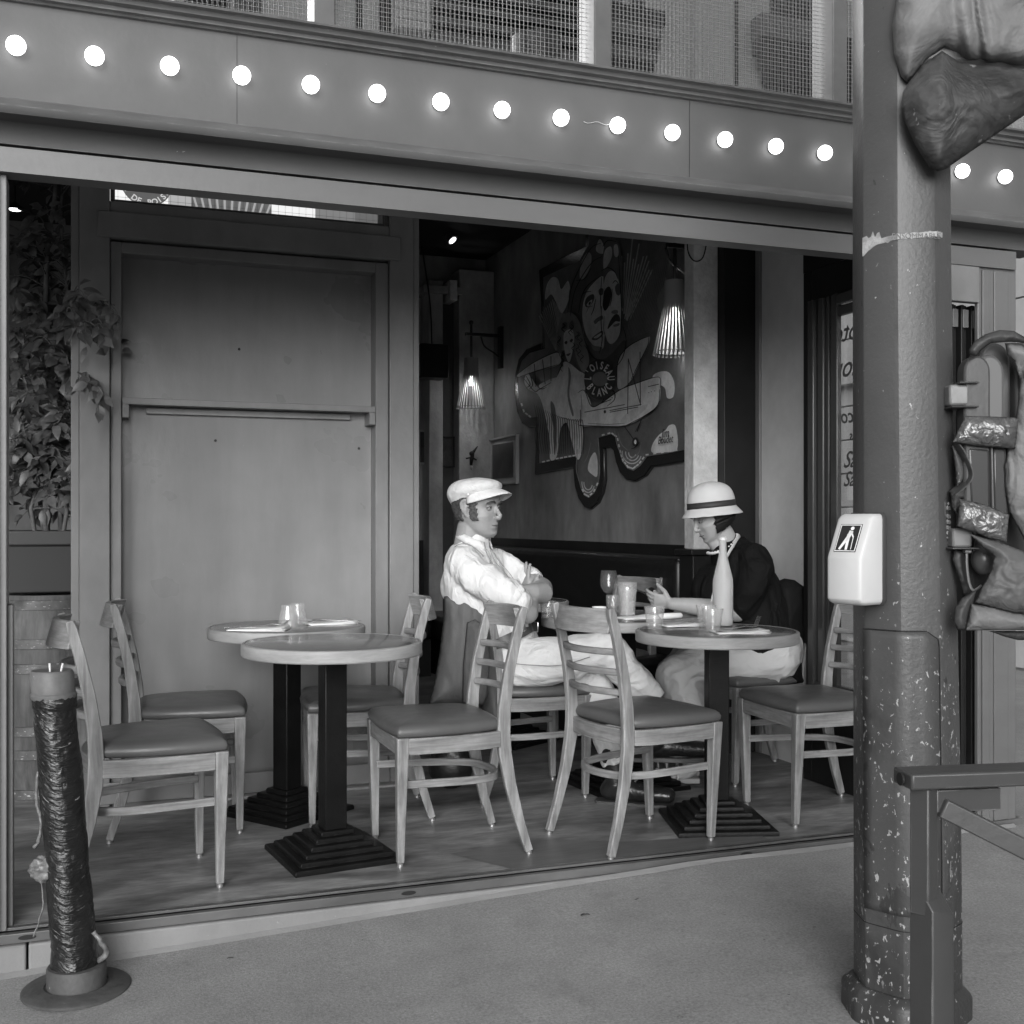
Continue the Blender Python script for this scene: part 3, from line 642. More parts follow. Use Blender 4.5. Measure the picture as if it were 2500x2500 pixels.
def stroke(pts, w=2.0, n=5, target=None):
    P = [Vector((a, b, 0)) for a, b in pts]; Q = spline(P, n) if len(P) > 2 else P; t_ = target or ln
    L_, R_ = [], []
    for i, q in enumerate(Q):
        d = (Q[min(i + 1, len(Q) - 1)] - Q[max(i - 1, 0)]).normalized(); e = Vector((-d.y, d.x, 0)) * w * (0.4 + 0.6 * math.sin(math.pi * (i + 0.5) / len(Q)))
        L_.append(mz(q.x + e.x, q.y + e.y, lf + 0.0016)); R_.append(mz(q.x - e.x, q.y - e.y, lf + 0.0016))
    b0 = len(t_.v); t_.v += L_ + R_; k = len(Q)
    for i in range(k - 1): t_.f.append((b0 + i, b0 + i + 1, b0 + k + i + 1, b0 + k + i))
random.seed(21)
for s_ in ([(500, 640), (520, 500), (570, 380), (640, 260), (700, 230)], [(515, 660), (540, 520), (590, 420), (650, 340), (704, 310)], [(550, 450), (600, 440), (640, 380)], [(702, 600), (700, 700), (706, 800), (690, 880)], [(703, 430), (697, 560), (700, 640)],
           [(804, 300), (815, 480), (822, 640), (815, 760)], [(710, 250), (740, 215), (790, 222)], [(700, 395), (740, 375), (780, 398), (800, 440)], [(565, 640), (585, 540), (625, 475), (695, 425)], [(582, 540), (605, 520), (640, 515)],
           [(640, 655), (655, 620), (668, 560)], [(752, 600), (762, 560), (766, 500)], [(600, 830), (650, 900), (690, 930), (700, 1000)], [(830, 720), (850, 800), (830, 900), (790, 960)], [(768, 468), (785, 452), (803, 466)],
           [(560, 1110), (600, 1098), (642, 1190), (705, 1168), (805, 1098), (900, 1058), (1042, 1018), (1054, 1080)], [(1050, 1090), (1040, 1180), (970, 1240), (850, 1302)], [(700, 1175), (735, 1120), (775, 1100), (780, 1150), (735, 1190)],
           [(795, 1075), (800, 930), (850, 850), (930, 800), (990, 778)], [(985, 782), (980, 830), (930, 930), (880, 1030)], [(440, 1000), (460, 960), (475, 925)], [(240, 1030), (300, 1100), (330, 1090), (400, 1050)], [(270, 990), (290, 1060), (270, 1090)], [(250, 1010), (275, 1060), (255, 1080)],
           [(200, 1000), (300, 930), (430, 872), (457, 900)], [(215, 1015), (320, 980), (440, 945)], [(300, 940), (310, 1075)], [(350, 915), (365, 1060)], [(400, 895), (400, 1040)], [(940, 1270), (915, 1340)], [(880, 1440), (905, 1430), (930, 1400)]): stroke(s_, 2.6)
for i in range(20):                                  # curls of hair
    x0, y0 = 440 + random.random() * 140, 690 + random.random() * 260
    if 470 < x0 < 528 and 740 < y0 < 920: continue
    stroke([(x0, y0), (x0 + 14, y0 + 16), (x0 - 4, y0 + 34), (x0 + 12, y0 + 54)], 2.0)
for i in range(22):                                  # flowing drapery and feathers
    x0 = 300 + i * 13; stroke([(x0, 1180 + 6 * i), (x0 + 14, 1270), (x0 + 4 + i, 1370), (x0 + 20, 1470)], 1.8)
ln.build("painted_linework", M_black, mural)
hl = MB()
for i in range(24):
    a = i * 0.07; stroke([(850 + i * 9, 800 - i * 3), (880 + i * 11, 620 - i * 6), (900 + i * 12 if 900 + i * 12 < 1110 else 1110, 400 - i * 4)], 1.5, 4, hl)
hl.build('painted_streaks', M0('mural_highlights', 0.10), mural); hl = MB()
for i in range(14): stroke([(345 + i * 9, 850), (350 + i * 6, 720), (352 + i * 4, 600 + i * 4)], 1.6, 4, hl)
hl.build('painted_frond', M0('mural_highlights', 0.10), mural)
for s_ in ([(590, 700), (596, 770), (620, 830)], [(612, 640), (625, 610), (650, 600)], [(720, 660), (715, 740), (735, 800)], [(580, 1120), (585, 1200), (580, 1290)], [(620, 1290), (740, 1296), (840, 1290)], [(780, 1330), (800, 1430), (850, 1500), (920, 1470), (940, 1400)], [(800, 1340), (820, 1410), (860, 1450)], [(560, 1440), (552, 1560), (580, 1670)], [(640, 1400), (620, 1480), (600, 1520)]):
    hl = MB(); stroke(s_, 2.2, 5, hl); hl.build("painted_highlight", M0("mural_highlights", 0.10), mural)
# oval name plate
lf += 0.003
paint("painted_oval", [(692 + 92 * math.cos(R(a)), 1032 + 118 * math.sin(R(a))) for a in range(0, 360, 30)], 0.012, nxt())
paint("painted_oval", [(695 + 46 * math.cos(R(a)), 1030 + 42 * math.sin(R(a))) for a in range(0, 360, 30)], 0.06, nxt())
tx = MB()
def oval_word(word, a0, a1, top):
    for i, ch in enumerate(word):
        a = R(a0 + (a1 - a0) * i / (len(word) - 1)); cxx, cyy = 693 + 68 * math.cos(a), 1031 - 80 * math.sin(a)
        sgn_ = 1 if top else -1
        ux, uy = math.cos(a) * sgn_, -math.sin(a) * sgn_ * 1.25; L = math.hypot(ux, uy); ux /= L; uy /= L; rx_, ry2 = -uy, ux
        vs, fs = text_mesh(ch, 1.0, 0.0, 0, 'CENTER', 0.03)
        tx.add([mz(cxx + v.x * 36 * rx_ + v.y * 62 * ux, cyy + v.x * 36 * ry2 + v.y * 62 * uy, lf + 0.002) for v in vs], fs)
oval_word("L'OISEAU", 176, 4, True); oval_word("BLANC", 214, 326, False)
tx.build("lettering", M0("mural_letters", 0.42), mural)
sgn = MB(); add_text(sgn, "Jim", 0.07, basis(mz(1085, 1350, lf), (0, -1, 0), (0, 0, 1), (-1, 0, 0)), 0.0005, 0.3); add_text(sgn, "Boudet", 0.06, basis(mz(1085, 1388, lf), (0, -1, 0), (0, 0, 1), (-1, 0, 0)), 0.0005, 0.3); sgn.build("signature", M_black, mural)

# ------------------------------------------------------------------ neighbouring and opposite buildings (seen past the corner and mirrored in the upper windows)
nb = wempty("corner_building", (7.0, 9, 0)); tag(nb, "pale stone building with grooved courses across the side street at the right edge", "building")
M_stone = mat("pale_stone", 0.46, 0.85, 0.3, var=0.1, vscale=1.2, bump=0.003, bscale=20)
MB().box(7.02, 7.6, 3.5, 20, -0.2, 9).build("joint_backing", mat("stone_joint", 0.2, 0.9), nb)
c = MB()
for i in range(26): c.box(7.0, 7.02, 3.5, 20, i * 0.33, i * 0.33 + 0.315)
c.build("stone_courses", M_stone, nb, bevel=0.004)
c = MB(); c.box(6.9, 7.0, 3.5, 20, 2.5, 2.62); c.build("string_course", M_stone, nb, bevel=0.01)
ob = wempty("opposite_building", (12, -22, 0)); tag(ob, "pale tall building across the street mirrored in the upper cafe windows", "building")
M_render = mat("pale_render", 0.86, 0.9, 0.3, var=0.05, vscale=0.3); M_obd = mat("dark_shopfront", 0.05, 0.6, var=0.3, vscale=0.6, vstretch=(0.2, 1, 3)); M_obm = mat("grey_cornice", 0.25, 0.8, var=0.2, vscale=1)
MB().box(2.0, 34, -22.6, -22.0, -0.2, 17.0).build("wall", M_render, ob)
def mir(px, py): p = at(px, py, 29.1); return p.x, p.z
def obox(name, px0, py0, px1, py1, m, d=0.1):
    x0, z0 = mir(px0, py0); x1, z1 = mir(px1, py1); _, z0b = mir(px1, py0); _, z1b = mir(px0, py1)
    return MB().box(min(x0, x1), max(x0, x1), -22.0, -22.0 + d, min(z1, z1b), max(z0, z0b)).build(name, m, ob, bevel=0.02)
obox("window", 925, -260, 1415, 330, M_obd, 0.06)
for i in range(4):
    obox("balcony_ledge", 955, 8 + i * 22, 1040, 15 + i * 22, M_render, 0.5)
for i in range(5): obox("transom_bar", 1050, -40 + i * 38, 1415, -36 + i * 38, M_obm, 0.1)
obox("reveal", 868, -300, 884, 330, M_obd, 0.05)
obox("window", 450, -200, 560, 20, M_obd, 0.05); obox("window", 575, -200, 640, 30, M_obm, 0.06)
for i in range(5): obox("cornice", 1467, 44 + i * 27, 1606 - i * 3, 58 + i * 27, M_obm if i % 2 else M_obd, 0.5 - i * 0.08)
obox("window", 1490, -200, 1520, 44, M_obm, 0.03); obox("window", 1540, -200, 1575, 44, M_obm, 0.03)
obox("reveal", 1793, -200, 1803, 330, M_obd, 0.05)
dpx, dpz = mir(1698, 100)
MB().tube([(dpx, -21.8, 2), (dpx, -21.8, 16.5)], 0.13, 12).build("drainpipe", mat("white_pipe", 0.85, 0.5), ob, smooth=True)
for i, (a, b_) in enumerate([(1833, 1990), (1836, 1990), (1846, 1990), (1858, 1990), (1864, 1990)]): obox("cornice", a, 76 + i * 34, b_, 104 + i * 34, M_obd if i else M_obm, 0.6 - i * 0.1)
obox("window", 1880, -150, 1985, 76, M_obd, 0.04)
obox("window", 2060, 120, 2240, 300, M_obd, 0.04)
# ------------------------------------------------------------------ chairs
def make_chair():
    root = empty("cafe_chair", (0, 0, 0))
    for s in (-1, 1):
        # rear post: splayed foot, straight past the seat, leaning back above; one swept bar
        zs = [0.012, 0.12, 0.25, 0.36, 0.43, 0.52, 0.64, 0.76, 0.845, 0.868]
        xs_ = [-0.262, -0.228, -0.196, -0.178, -0.174, -0.178, -0.195, -0.222, -0.245, -0.252]
        ws = [0.028, 0.034, 0.041, 0.047, 0.048, 0.044, 0.038, 0.034, 0.031, 0.022]
        P = [(xs_[i], s * (0.196 - 0.022 * min(1, zs[i] / 0.45) + 0.004 * max(0, zs[i] - 0.45)), zs[i]) for i in range(10)]
        pr = []
        for i in range(10):
            a = Vector(P[min(i + 1, 9)]) - Vector(P[max(i - 1, 0)]); a.normalize()
            pr.append((Vector((a.z, 0, -a.x)).normalized(), Vector((0, 1, 0))))
        m = MB(); m.strip(P, ws, 0.024, pr)
        lg = m.build("rear_leg", M_chair, root, bevel=0.0035)
        MB().lathe([(0.0, 0), (0.011, 0), (0.011, 0.008), (0.006, 0.014), (0, 0.014)], (xs_[0] - 0.001, s * 0.196, 0), 12).build("glide", M_foot, lg, smooth=True)
        # front leg: tapered
        m = MB(); y0 = s * 0.205; y1 = s * 0.182
        t0, b0 = 0.021, 0.0125
        m.hexa([(0.20 - b0, y1 - b0, 0.012), (0.20 + b0, y1 - b0, 0.012), (0.20 + b0, y1 + b0, 0.012), (0.20 - b0, y1 + b0, 0.012)],
               [(0.20 - t0, y0 - t0, 0.44), (0.20 + t0, y0 - t0, 0.44), (0.20 + t0, y0 + t0, 0.44), (0.20 - t0, y0 + t0, 0.44)])
        fl = m.build("front_leg", M_chair, root, bevel=0.004)
        MB().lathe([(0.0, 0), (0.011, 0), (0.011, 0.008), (0.006, 0.014), (0, 0.014)], (0.20, y1, 0), 12).build("glide", M_foot, fl, smooth=True)
    # seat frame: front rail and curved side rails meeting behind
    m = MB(); m.box(0.198, 0.218, -0.184, 0.184, 0.382, 0.438)
    side = spline([(0.180, 0.212, 0), (0.06, 0.214, 0), (-0.08, 0.206, 0), (-0.155, 0.186, 0)], 4)
    for s in (-1, 1):
        pts = [Vector((p.x, s * p.y, 0.41)) for p in side]; pr = []
        for i in range(len(pts)):
            d = (pts[min(i + 1, len(pts) - 1)] - pts[max(i - 1, 0)]).normalized(); pr.append((Vector((-d.y, d.x, 0)), Vector((0, 0, 1))))
        m.strip(pts, 0.020, 0.056, pr)
    m.build("seat_frame", M_chair_h, root, bevel=0.003)
    m = MB(); rb_ = [Vector((-0.165 - 0.03 * math.cos(t * math.pi / 2) * 0.9, 0.168 * t, 0.41)) for t in [i / 6 for i in range(-6, 7)]]
    pr = []
    for i in range(len(rb_)):
        d = (rb_[min(i + 1, len(rb_) - 1)] - rb_[max(i - 1, 0)]).normalized(); pr.append((Vector((-d.y, d.x, 0)), Vector((0, 0, 1))))
    m.strip(rb_, 0.020, 0.056, pr); m.build("rear_rail", M_chair_h, root, bevel=0.003)
    # cushion
    out = closed2([(0.222, 0.19), (0.235, 0.0), (0.222, -0.19), (0.19, -0.222), (0.02, -0.222), (-0.12, -0.192), (-0.168, -0.15), (-0.176, 0.0), (-0.168, 0.15), (-0.12, 0.192), (0.02, 0.222), (0.19, 0.222)], 5)
    m = MB(); rings = []
    for f_, z in ((0.965, 0.440), (1.0, 0.448), (1.008, 0.460), (0.985, 0.472), (0.93, 0.481), (0.8, 0.488), (0.55, 0.493), (0.25, 0.495)):
        rings.append([Vector((0.025 + (x - 0.025) * f_, y * f_, z)) for x, y in out])
    m.loft(rings); m.build("seat", M_seat, root, smooth='all')
    # bent U stretcher
    U = spline([(0.196, 0.178, 0.275), (0.06, 0.176, 0.272), (-0.08, 0.160, 0.268), (-0.165, 0.115, 0.266), (-0.195, 0.0, 0.265), (-0.165, -0.115, 0.266), (-0.08, -0.160, 0.268), (0.06, -0.176, 0.272), (0.196, -0.178, 0.275)], 5)
    pr = []
    for i in range(len(U)):
        d = (U[min(i + 1, len(U) - 1)] - U[max(i - 1, 0)]).normalized(); pr.append((Vector((-d.y, d.x, 0)).normalized(), Vector((0, 0, 1))))
    m = MB(); m.strip(U, 0.014, 0.027, pr); m.build("stretcher", M_chair_h, root, bevel=0.003)
    # curved top rail and slats bowed to the rear
    def bow(z, xm, hw, bowd, tk, hh, name, round_=False):
        pts = [Vector((xm - bowd * (1 - t * t), hw * t, z)) for t in [i / 8 for i in range(-8, 9)]]; pr = []
        for i in range(len(pts)):
            d = (pts[min(i + 1, len(pts) - 1)] - pts[max(i - 1, 0)]).normalized(); pr.append((Vector((-d.y, d.x, 0)), Vector((0.27, 0, 1)).normalized() if not round_ else Vector((0, 0, 1))))
        m = MB(); m.strip(pts, tk, hh, pr); return m.build(name, M_chair_h, root, bevel=0.006 if round_ else 0.003, seg=3)
    bow(0.822, -0.236, 0.165, 0.052, 0.020, 0.088, "top_rail")
    bow(0.712, -0.209, 0.165, 0.048, 0.020, 0.024, "slat", True)
    bow(0.640, -0.194, 0.165, 0.048, 0.020, 0.024, "slat", True)
    bow(0.568, -0.183, 0.165, 0.048, 0.020, 0.024, "slat", True)
    return root
def closed2(pts, n):
    return closed_spline(pts, n)
ch0 = make_chair()
tag(ch0, group="padded wooden chairs on the cafe terrace", cat="chair")
def put_chair(x, y, deg, label, first=False, sc=1.0):
    c = ch0 if first else copy_tree(ch0)
    c.location = (x, y, 0.0); c.rotation_euler = (0, 0, R(deg)); c['label'] = label; return c
# front leg line and direction measured from the photograph
put_chair(0.184, 3.935, 5, "worn wooden chair behind the plastic wrapped bollard, nearest the left end of the terrace", True)
put_chair(0.352, 4.60, -4, "wooden chair against the panelled wall, to the left of the rear round table")
put_chair(1.030, 4.545, 173, "wooden chair facing left against the panelled wall's right edge, behind the front table")
put_chair(1.196, 3.962, 180, "wooden chair with its back to the capped man, right of the front left table")
put_chair(1.918, 3.838, 10.7, "wooden chair seen from behind with its ladder back in the middle of the terrace")
put_chair(2.748, 3.915, 178, "wooden chair half hidden behind the street pole, facing left")
put_chair(1.785, 4.645, 0, "wooden chair the man in the white cap sits on, under his grey jacket")
put_chair(2.885, 4.60, 181, "wooden chair the woman in the cloche hat sits on, under a black jacket")
put_chair(2.62, 5.62, 195, "dark wooden chair inside the cafe, behind the couple's table")
put_chair(1.60, 6.6, -10, "dim wooden chair far inside the cafe beside the left column")

# ------------------------------------------------------------------ tables
def make_table():
    root = empty("round_table", (0, 0, 0))
    r = 0.313; zt_ = 0.75
    MB().lathe([(0.0, zt_ - 0.040), (r - 0.013, zt_ - 0.040), (r - 0.013, zt_ - 0.0012), (r - 0.016, zt_), (0.0, zt_)], n=96).build("tabletop", M_ttop, root, smooth=True)
    e = MB(); prof = [(r - 0.0125, zt_ - 0.043), (r - 0.003, zt_ - 0.043), (r, zt_ - 0.039), (r, zt_ - 0.007), (r - 0.002, zt_ - 0.002), (r - 0.006, zt_ + 0.0003), (r - 0.0125, zt_ + 0.0003)]
    n = 96; rings = [[Vector((a * math.cos(2 * math.pi * k / n), a * math.sin(2 * math.pi * k / n), z)) for k in range(n)] for a, z in prof]; rings.append(rings[0]); e.loft(rings, cap=False)
    e.build("edge_band", M_tedge, root, smooth=True)
    MB().box(-0.04, 0.04, -0.04, 0.04, 0.10, 0.71).build("post", M_iron, root, bevel=0.004)
    b = MB()
    hs = 0.19
    for i in range(6):
        w = hs - i * 0.0262; z0 = 0.0 if i == 0 else 0.020 + (i - 1) * 0.0165; z1 = 0.020 + i * 0.0165
        rg = []
        for ww, zz in ((w, z0), (w, z1 - 0.007), (w - 0.003, z1 - 0.001), (w - 0.009, z1)): rg.append([Vector((ww, ww, zz)), Vector((-ww, ww, zz)), Vector((-ww, -ww, zz)), Vector((ww, -ww, zz))])
        b.loft(rg)
    b.build("base", M_iron, root, bevel=0.002)
    MB().box(-0.12, 0.12, -0.02, 0.02, 0.700, 0.7095).build("top_bracket", M_iron, root)
    return root
tb0 = make_table(); tag(tb0, group="small round bistro tables with black stepped bases", cat="table")
def put_table(x, y, deg, label, first=False, s=1.0):
    t_ = tb0 if first else copy_tree(tb0)
    t_.location = (x, y, 0); t_.rotation_euler = (0, 0, R(deg)); t_['label'] = label
    if s != 1.0: t_.scale = (s, s, 1)
    return t_
put_table(0.806, 3.985, 7.1, "bare round table at the front left, nearest the kerb", True)
put_table(0.755, 4.645, 35, "round table set with upturned glasses in front of the panelled wall")
put_table(2.284, 3.886, -16.4, "round table with the frosted bottle and three tumblers in front of the woman")
put_table(2.235, 4.62, 5, "larger round table between the capped man and the woman", s=1.15)
put_table(2.12, 5.75, 30, "dark round table inside the cafe behind the couple's table")
put_table(1.25, 6.9, 20, "dim round table deep inside the cafe by the left opening")

# ------------------------------------------------------------------ things on the tables
TZ = 0.7505
M_water = thin_glass("sparkling_water", 0.9, 0.05, 0.22)
M_napkin = mat("white_paper_napkin", 0.85, 0.9, 0.2, bump=0.0006, bscale=60)
M_steel = mat("polished_steel", 0.62, 0.18, 0.5, 1.0)
def tumbler(loc, label, upside=False, r=0.041, h=0.088):
    root = empty("tumbler", loc); tag(root, label, "glass", "short tumblers on the terrace tables")
    o = [(0.0, 0.0), (0.027, 0.0), (0.029, 0.003), (0.0295, 0.016), (0.0305, 0.022), (0.0325, 0.026), (r, h - 0.001), (r - 0.0008, h), (r - 0.0022, h - 0.001), (0.0300, 0.030), (0.026, 0.022), (0.0, 0.020)]
    k = 8 if True else 32
    m = MB(); n = 40; rings = []
    for rr, z in o:
        fa = 0.03 if 0.02 < z < h * 0.75 else 0.0
        rings.append([Vector((rr * (1 - fa * (0.5 + 0.5 * math.cos(10 * 2 * math.pi * j / n))) * math.cos(2 * math.pi * j / n), rr * (1 - fa * (0.5 + 0.5 * math.cos(10 * 2 * math.pi * j / n))) * math.sin(2 * math.pi * j / n), z)) for j in range(n)])
    if upside: rings = [[Vector((p.x, p.y, h - p.z)) for p in rg] for rg in rings]
    m.loft(rings, cap=False)
    m.build("glass_body", M_glass, root, smooth='all')
    return root
def on_table(px, py): 
    p = atz(px, py, TZ); return (p.x, p.y, TZ)
tumbler(on_table(1598, 1535), "empty tumbler at the left edge of the table with the frosted bottle")
tumbler(on_table(1740, 1541), "empty tumbler nearest the kerb, in front of the frosted bottle")
tumbler(on_table(1724, 1531), "empty tumbler overlapped by another one in front of the frosted bottle")
tumbler(on_table(704, 1532), "upturned tumbler nearest the kerb on the rear left table", True, 0.043, 0.09)
tumbler(on_table(727, 1526), "upturned tumbler standing behind another on the rear left table", True, 0.043, 0.09)
def napkin(p0, ang, label, w=0.11, l=0.21, lift=0.006):
    root = empty("napkin", (p0[0], p0[1], TZ), R(ang)); tag(root, label, "napkin", "folded white napkins on the terrace tables")
    m = MB()
    for j, (dz, dx, dy) in enumerate(((0.0004, 0, 0), (0.0022, 0.003, 0.001), (0.004, -0.002, 0.002))):
        g_ = []
        for a in range(9):
            for b_ in range(6):
                x = (a / 8 - 0.5) * l + dx; y = (b_ / 5 - 0.5) * w + dy
                g_.append(Vector((x, y, dz + 0.0025 * max(0, mnoise.noise(Vector((x * 12, y * 12, j * 3.1 + p0[0]))) ) + (0.004 * (a / 8) ** 3 * j))))
        b0 = len(m.v); m.v += g_
        for a in range(8):
            for b_ in range(5): m.f.append((b0 + a * 6 + b_, b0 + (a + 1) * 6 + b_, b0 + (a + 1) * 6 + b_ + 1, b0 + a * 6 + b_ + 1))
    o = m.build("paper", M_napkin, root, smooth='all', recalc=False)
    so = o.modifiers.new("thick", 'SOLIDIFY'); so.thickness = 0.0009; so.offset = 1
    return root
def fork(p, ang, label, tilt=0.0, zoff=0.012):
    root = empty("fork", (p[0], p[1], TZ + zoff), R(ang)); tag(root, label, "fork", "forks laid on napkins")
    m = MB()
    cl = [(-0.095, 0.0), (-0.05, 0.001), (0.0, 0.004), (0.03, 0.009), (0.05, 0.006), (0.06, 0.004)]; wd = [0.010, 0.007, 0.005, 0.007, 0.018, 0.022]
    m.strip([(x, 0, z) for x, z in cl], wd, 0.0022, (Vector((0, 1, 0)), Vector((0, 0, 1))))
    for i in range(4):
        y = (i - 1.5) * 0.0062
        m.strip([(0.058, y, 0.004), (0.078, y, 0.006), (0.098, y, 0.013 + tilt)], [0.0036, 0.003, 0.002], 0.0018, (Vector((0, 1, 0)), Vector((0, 0, 1))))
    m.build("steel", M_steel, root, bevel=0.0006)
    return root
def knife(p, ang, label, zoff=0.012):
    root = empty("table_knife", (p[0], p[1], TZ + zoff), R(ang)); tag(root, label, "knife", "table knives laid on napkins")
    m = MB(); m.strip([(-0.10, 0, 0), (-0.05, 0, 0), (0.0, 0, 0), (0.005, 0, 0), (0.08, 0, 0), (0.10, -0.004, 0)], [0.009, 0.010, 0.008, 0.013, 0.014, 0.004], [0.005, 0.005, 0.004, 0.002, 0.0015, 0.001], (Vector((0, 1, 0)), Vector((0, 0, 1))))
    m.build("steel", M_steel, root, bevel=0.0007); return root
n1 = on_table(1806, 1545); napkin(n1, -12, "white napkin under a fork at the right front of the bottle's table", 0.12, 0.20)
fork((n1[0] - 0.0, n1[1] + 0.004), 8, "fork with raised tines on the napkin at the right front of the bottle's table", 0.03, 0.016)
knife((n1[0] - 0.01, n1[1] - 0.012), 2, "knife lying on the napkin at the right front of the bottle's table", 0.010)
n2 = on_table(1662, 1528); napkin(n2, 0, "white napkin between the left tumbler and the bottle's tumblers", 0.10, 0.17)
fork((n2[0] - 0.0, n2[1]), 170, "fork on the napkin between the tumblers of the bottle's table", 0.02, 0.014); knife((n2[0] + 0.03, n2[1] + 0.01), 4, "knife on the napkin between the tumblers of the bottle's table", 0.010)
n3 = on_table(632, 1538); napkin(n3, -20, "white napkin with fork left of the upturned tumblers", 0.12, 0.22); fork((n3[0] + 0.02, n3[1]), 5, "fork on the napkin left of the upturned tumblers", 0.008, 0.013); knife((n3[0] - 0.03, n3[1] + 0.01), 2, "knife on the napkin left of the upturned tumblers", 0.010)
n4 = on_table(806, 1523); napkin(n4, 8, "white napkin right of the upturned tumblers", 0.12, 0.20); fork((n4[0] - 0.02, n4[1]), 172, "fork on the napkin right of the upturned tumblers", 0.01, 0.013); knife((n4[0] + 0.03, n4[1] + 0.004), 4, "knife on the napkin right of the upturned tumblers", 0.010)
# frosted bottle
bp = V(1765, 1524, 4.63); bt = empty("bottle", (bp.x, bp.y, TZ)); tag(bt, "tall frosted pale bottle standing on the round table in front of the woman", "bottle")
H = (1524 - 1307) / FPX * 4.63
prof = [(0.0, 0.0), (0.036, 0.0), (0.040, 0.004), (0.0408, 0.03), (0.0408, 0.46 * H), (0.0395, 0.52 * H), (0.033, 0.60 * H), (0.025, 0.69 * H), (0.018, 0.78 * H), (0.0148, 0.84 * H), (0.0138, 0.93 * H), (0.0135, 0.985 * H), (0.0125, H), (0.011, H), (0.0, 0.99 * H)]
MB().lathe(prof, n=48).build("bottle_body", mat("frosted_glass", 0.85, 0.42, 0.4, trans=0.62, ior=1.2), bt, smooth=True, angle=60)
MB().lathe([(0.0, 0.006), (0.037, 0.006), (0.0385, 0.03), (0.0385, 0.36 * H), (0.0, 0.361 * H)], n=40).build("liquid", mat("pale_liquid", 0.42, 0.3, 0.4), bt, smooth=True, angle=50)
MB().lathe([(0.0138, 0.955 * H), (0.0152, 0.96 * H), (0.0152, 0.985 * H), (0.0138, 0.99 * H)], n=32, cap=False).build("neck_ring", mat("pale_ring", 0.75, 0.3), bt, smooth=True)
# couple's table
def wineglass(p):
    root = empty("wine_glass", p); tag(root, "empty stemmed wine glass standing on the couple's table beside the pint glass", "wine glass")
    o = [(0.0, 0.0), (0.033, 0.0), (0.034, 0.0015), (0.02, 0.004), (0.006, 0.008), (0.0035, 0.02), (0.0035, 0.085), (0.008, 0.094), (0.022, 0.104), (0.034, 0.122), (0.039, 0.142), (0.038, 0.165), (0.0335, 0.200), (0.0325, 0.200), (0.037, 0.165), (0.038, 0.142), (0.033, 0.123), (0.021, 0.1055), (0.0, 0.098)]
    MB().lathe(o, n=40, cap=False).build("glass_body", M_glass_c, root, smooth='all')
w = V(1486, 1497, 5.15); wineglass((w.x, w.y, TZ))
w = V(1531, 1506, 5.0); pg = empty("pint_glass", (w.x, w.y, TZ)); tag(pg, "tall pint glass of sparkling water on the couple's table", "glass")
o = [(0.0, 0.0), (0.033, 0.0), (0.0345, 0.003), (0.0355, 0.02), (0.0395, 0.105), (0.0425, 0.118), (0.0435, 0.155), (0.0420, 0.155), (0.0410, 0.119), (0.0375, 0.104), (0.033, 0.014), (0.0, 0.012)]
MB().lathe(o, n=40, cap=False).build("glass_body", M_glass, pg, smooth='all')
MB().lathe([(0.0, 0.0125), (0.0325, 0.0145), (0.0370, 0.104), (0.0405, 0.119), (0.041, 0.128), (0.0, 0.128)], n=40, cap=False).build("water", M_water, pg, smooth='all')
bb = MB()
random.seed(3)
for i in range(70):
    a = random.random() * 6.28; rr = 0.030 * math.sqrt(random.random()) + 0.003; z = 0.02 + 0.06 * random.random() ** 1.5
    bb.sphere((rr * math.cos(a), rr * math.sin(a), z), 0.0012 + 0.001 * random.random(), 6, 5)
bb.build("bubbles", mat("bubble", 0.9, 0.2), pg, smooth='all')
w = V(1497, 1500, 5.3); tw = tumbler((w.x, w.y, TZ), "small tumbler half hidden behind the wine glass", False, 0.034, 0.08)
w = V(1463, 1480, 5.2); dish = empty("ramekin", (w.x, w.y, TZ)); tag(dish, "small white ramekin dish on the couple's table behind the chair back", "bowl")
MB().lathe([(0.0, 0), (0.024, 0), (0.027, 0.004), (0.033, 0.034), (0.0315, 0.034), (0.025, 0.006), (0, 0.005)], n=32, cap=False).build("ceramic", mat("white_ceramic", 0.8, 0.2), dish, smooth='all')
w = V(1552, 1507, 4.97); napkin((w.x, w.y), 5, "crumpled white napkin on the couple's table beside the pint glass", 0.12, 0.17)
w = V(1635, 1500, 4.93); rl = empty("rolled_napkin", (w.x, w.y, TZ), R(12)); tag(rl, "rolled white napkin lying on the couple's table under the woman's forearm", "napkin")
MB().tube([(-0.07, 0, 0.014), (-0.03, 0, 0.014), (0.06, 0, 0.013), (0.066, 0, 0.013)], [0.008, 0.0135, 0.013, 0.009], 12).build("paper", M_napkin, rl, smooth='all')
w = V(1610, 1493, 5.2); pu = empty("pouch", (w.x, w.y, TZ), R(-10)); tag(pu, "black pouch lying behind the woman's hands on the table", "pouch")
MB().sphere((0, 0, 0.02), (0.075, 0.03, 0.021), 20, 12).build("leather", mat("black_leather", 0.012, 0.25, 0.6, bump=0.001, bscale=60), pu, smooth='all')
w = V(1372, 1492, 5.05); sp = empty("spoon", (w.x, w.y, TZ), R(15)); tag(sp, "small steel spoon on the couple's table in front of the man's elbow", "spoon")
m = MB(); m.strip([(-0.06, 0, 0.004), (0.0, 0, 0.006), (0.03, 0, 0.005)], [0.007, 0.004, 0.006], 0.002, (Vector((0, 1, 0)), Vector((0, 0, 1)))); m.sphere((0.048, 0, 0.006), (0.022, 0.014, 0.004), 14, 8); m.build("steel", M_steel, sp, smooth='all')
w = V(1338, 1490, 5.0); tumbler((w.x, w.y, TZ), "tumbler beside the capped man's elbow on the couple's table", False, 0.036, 0.075)

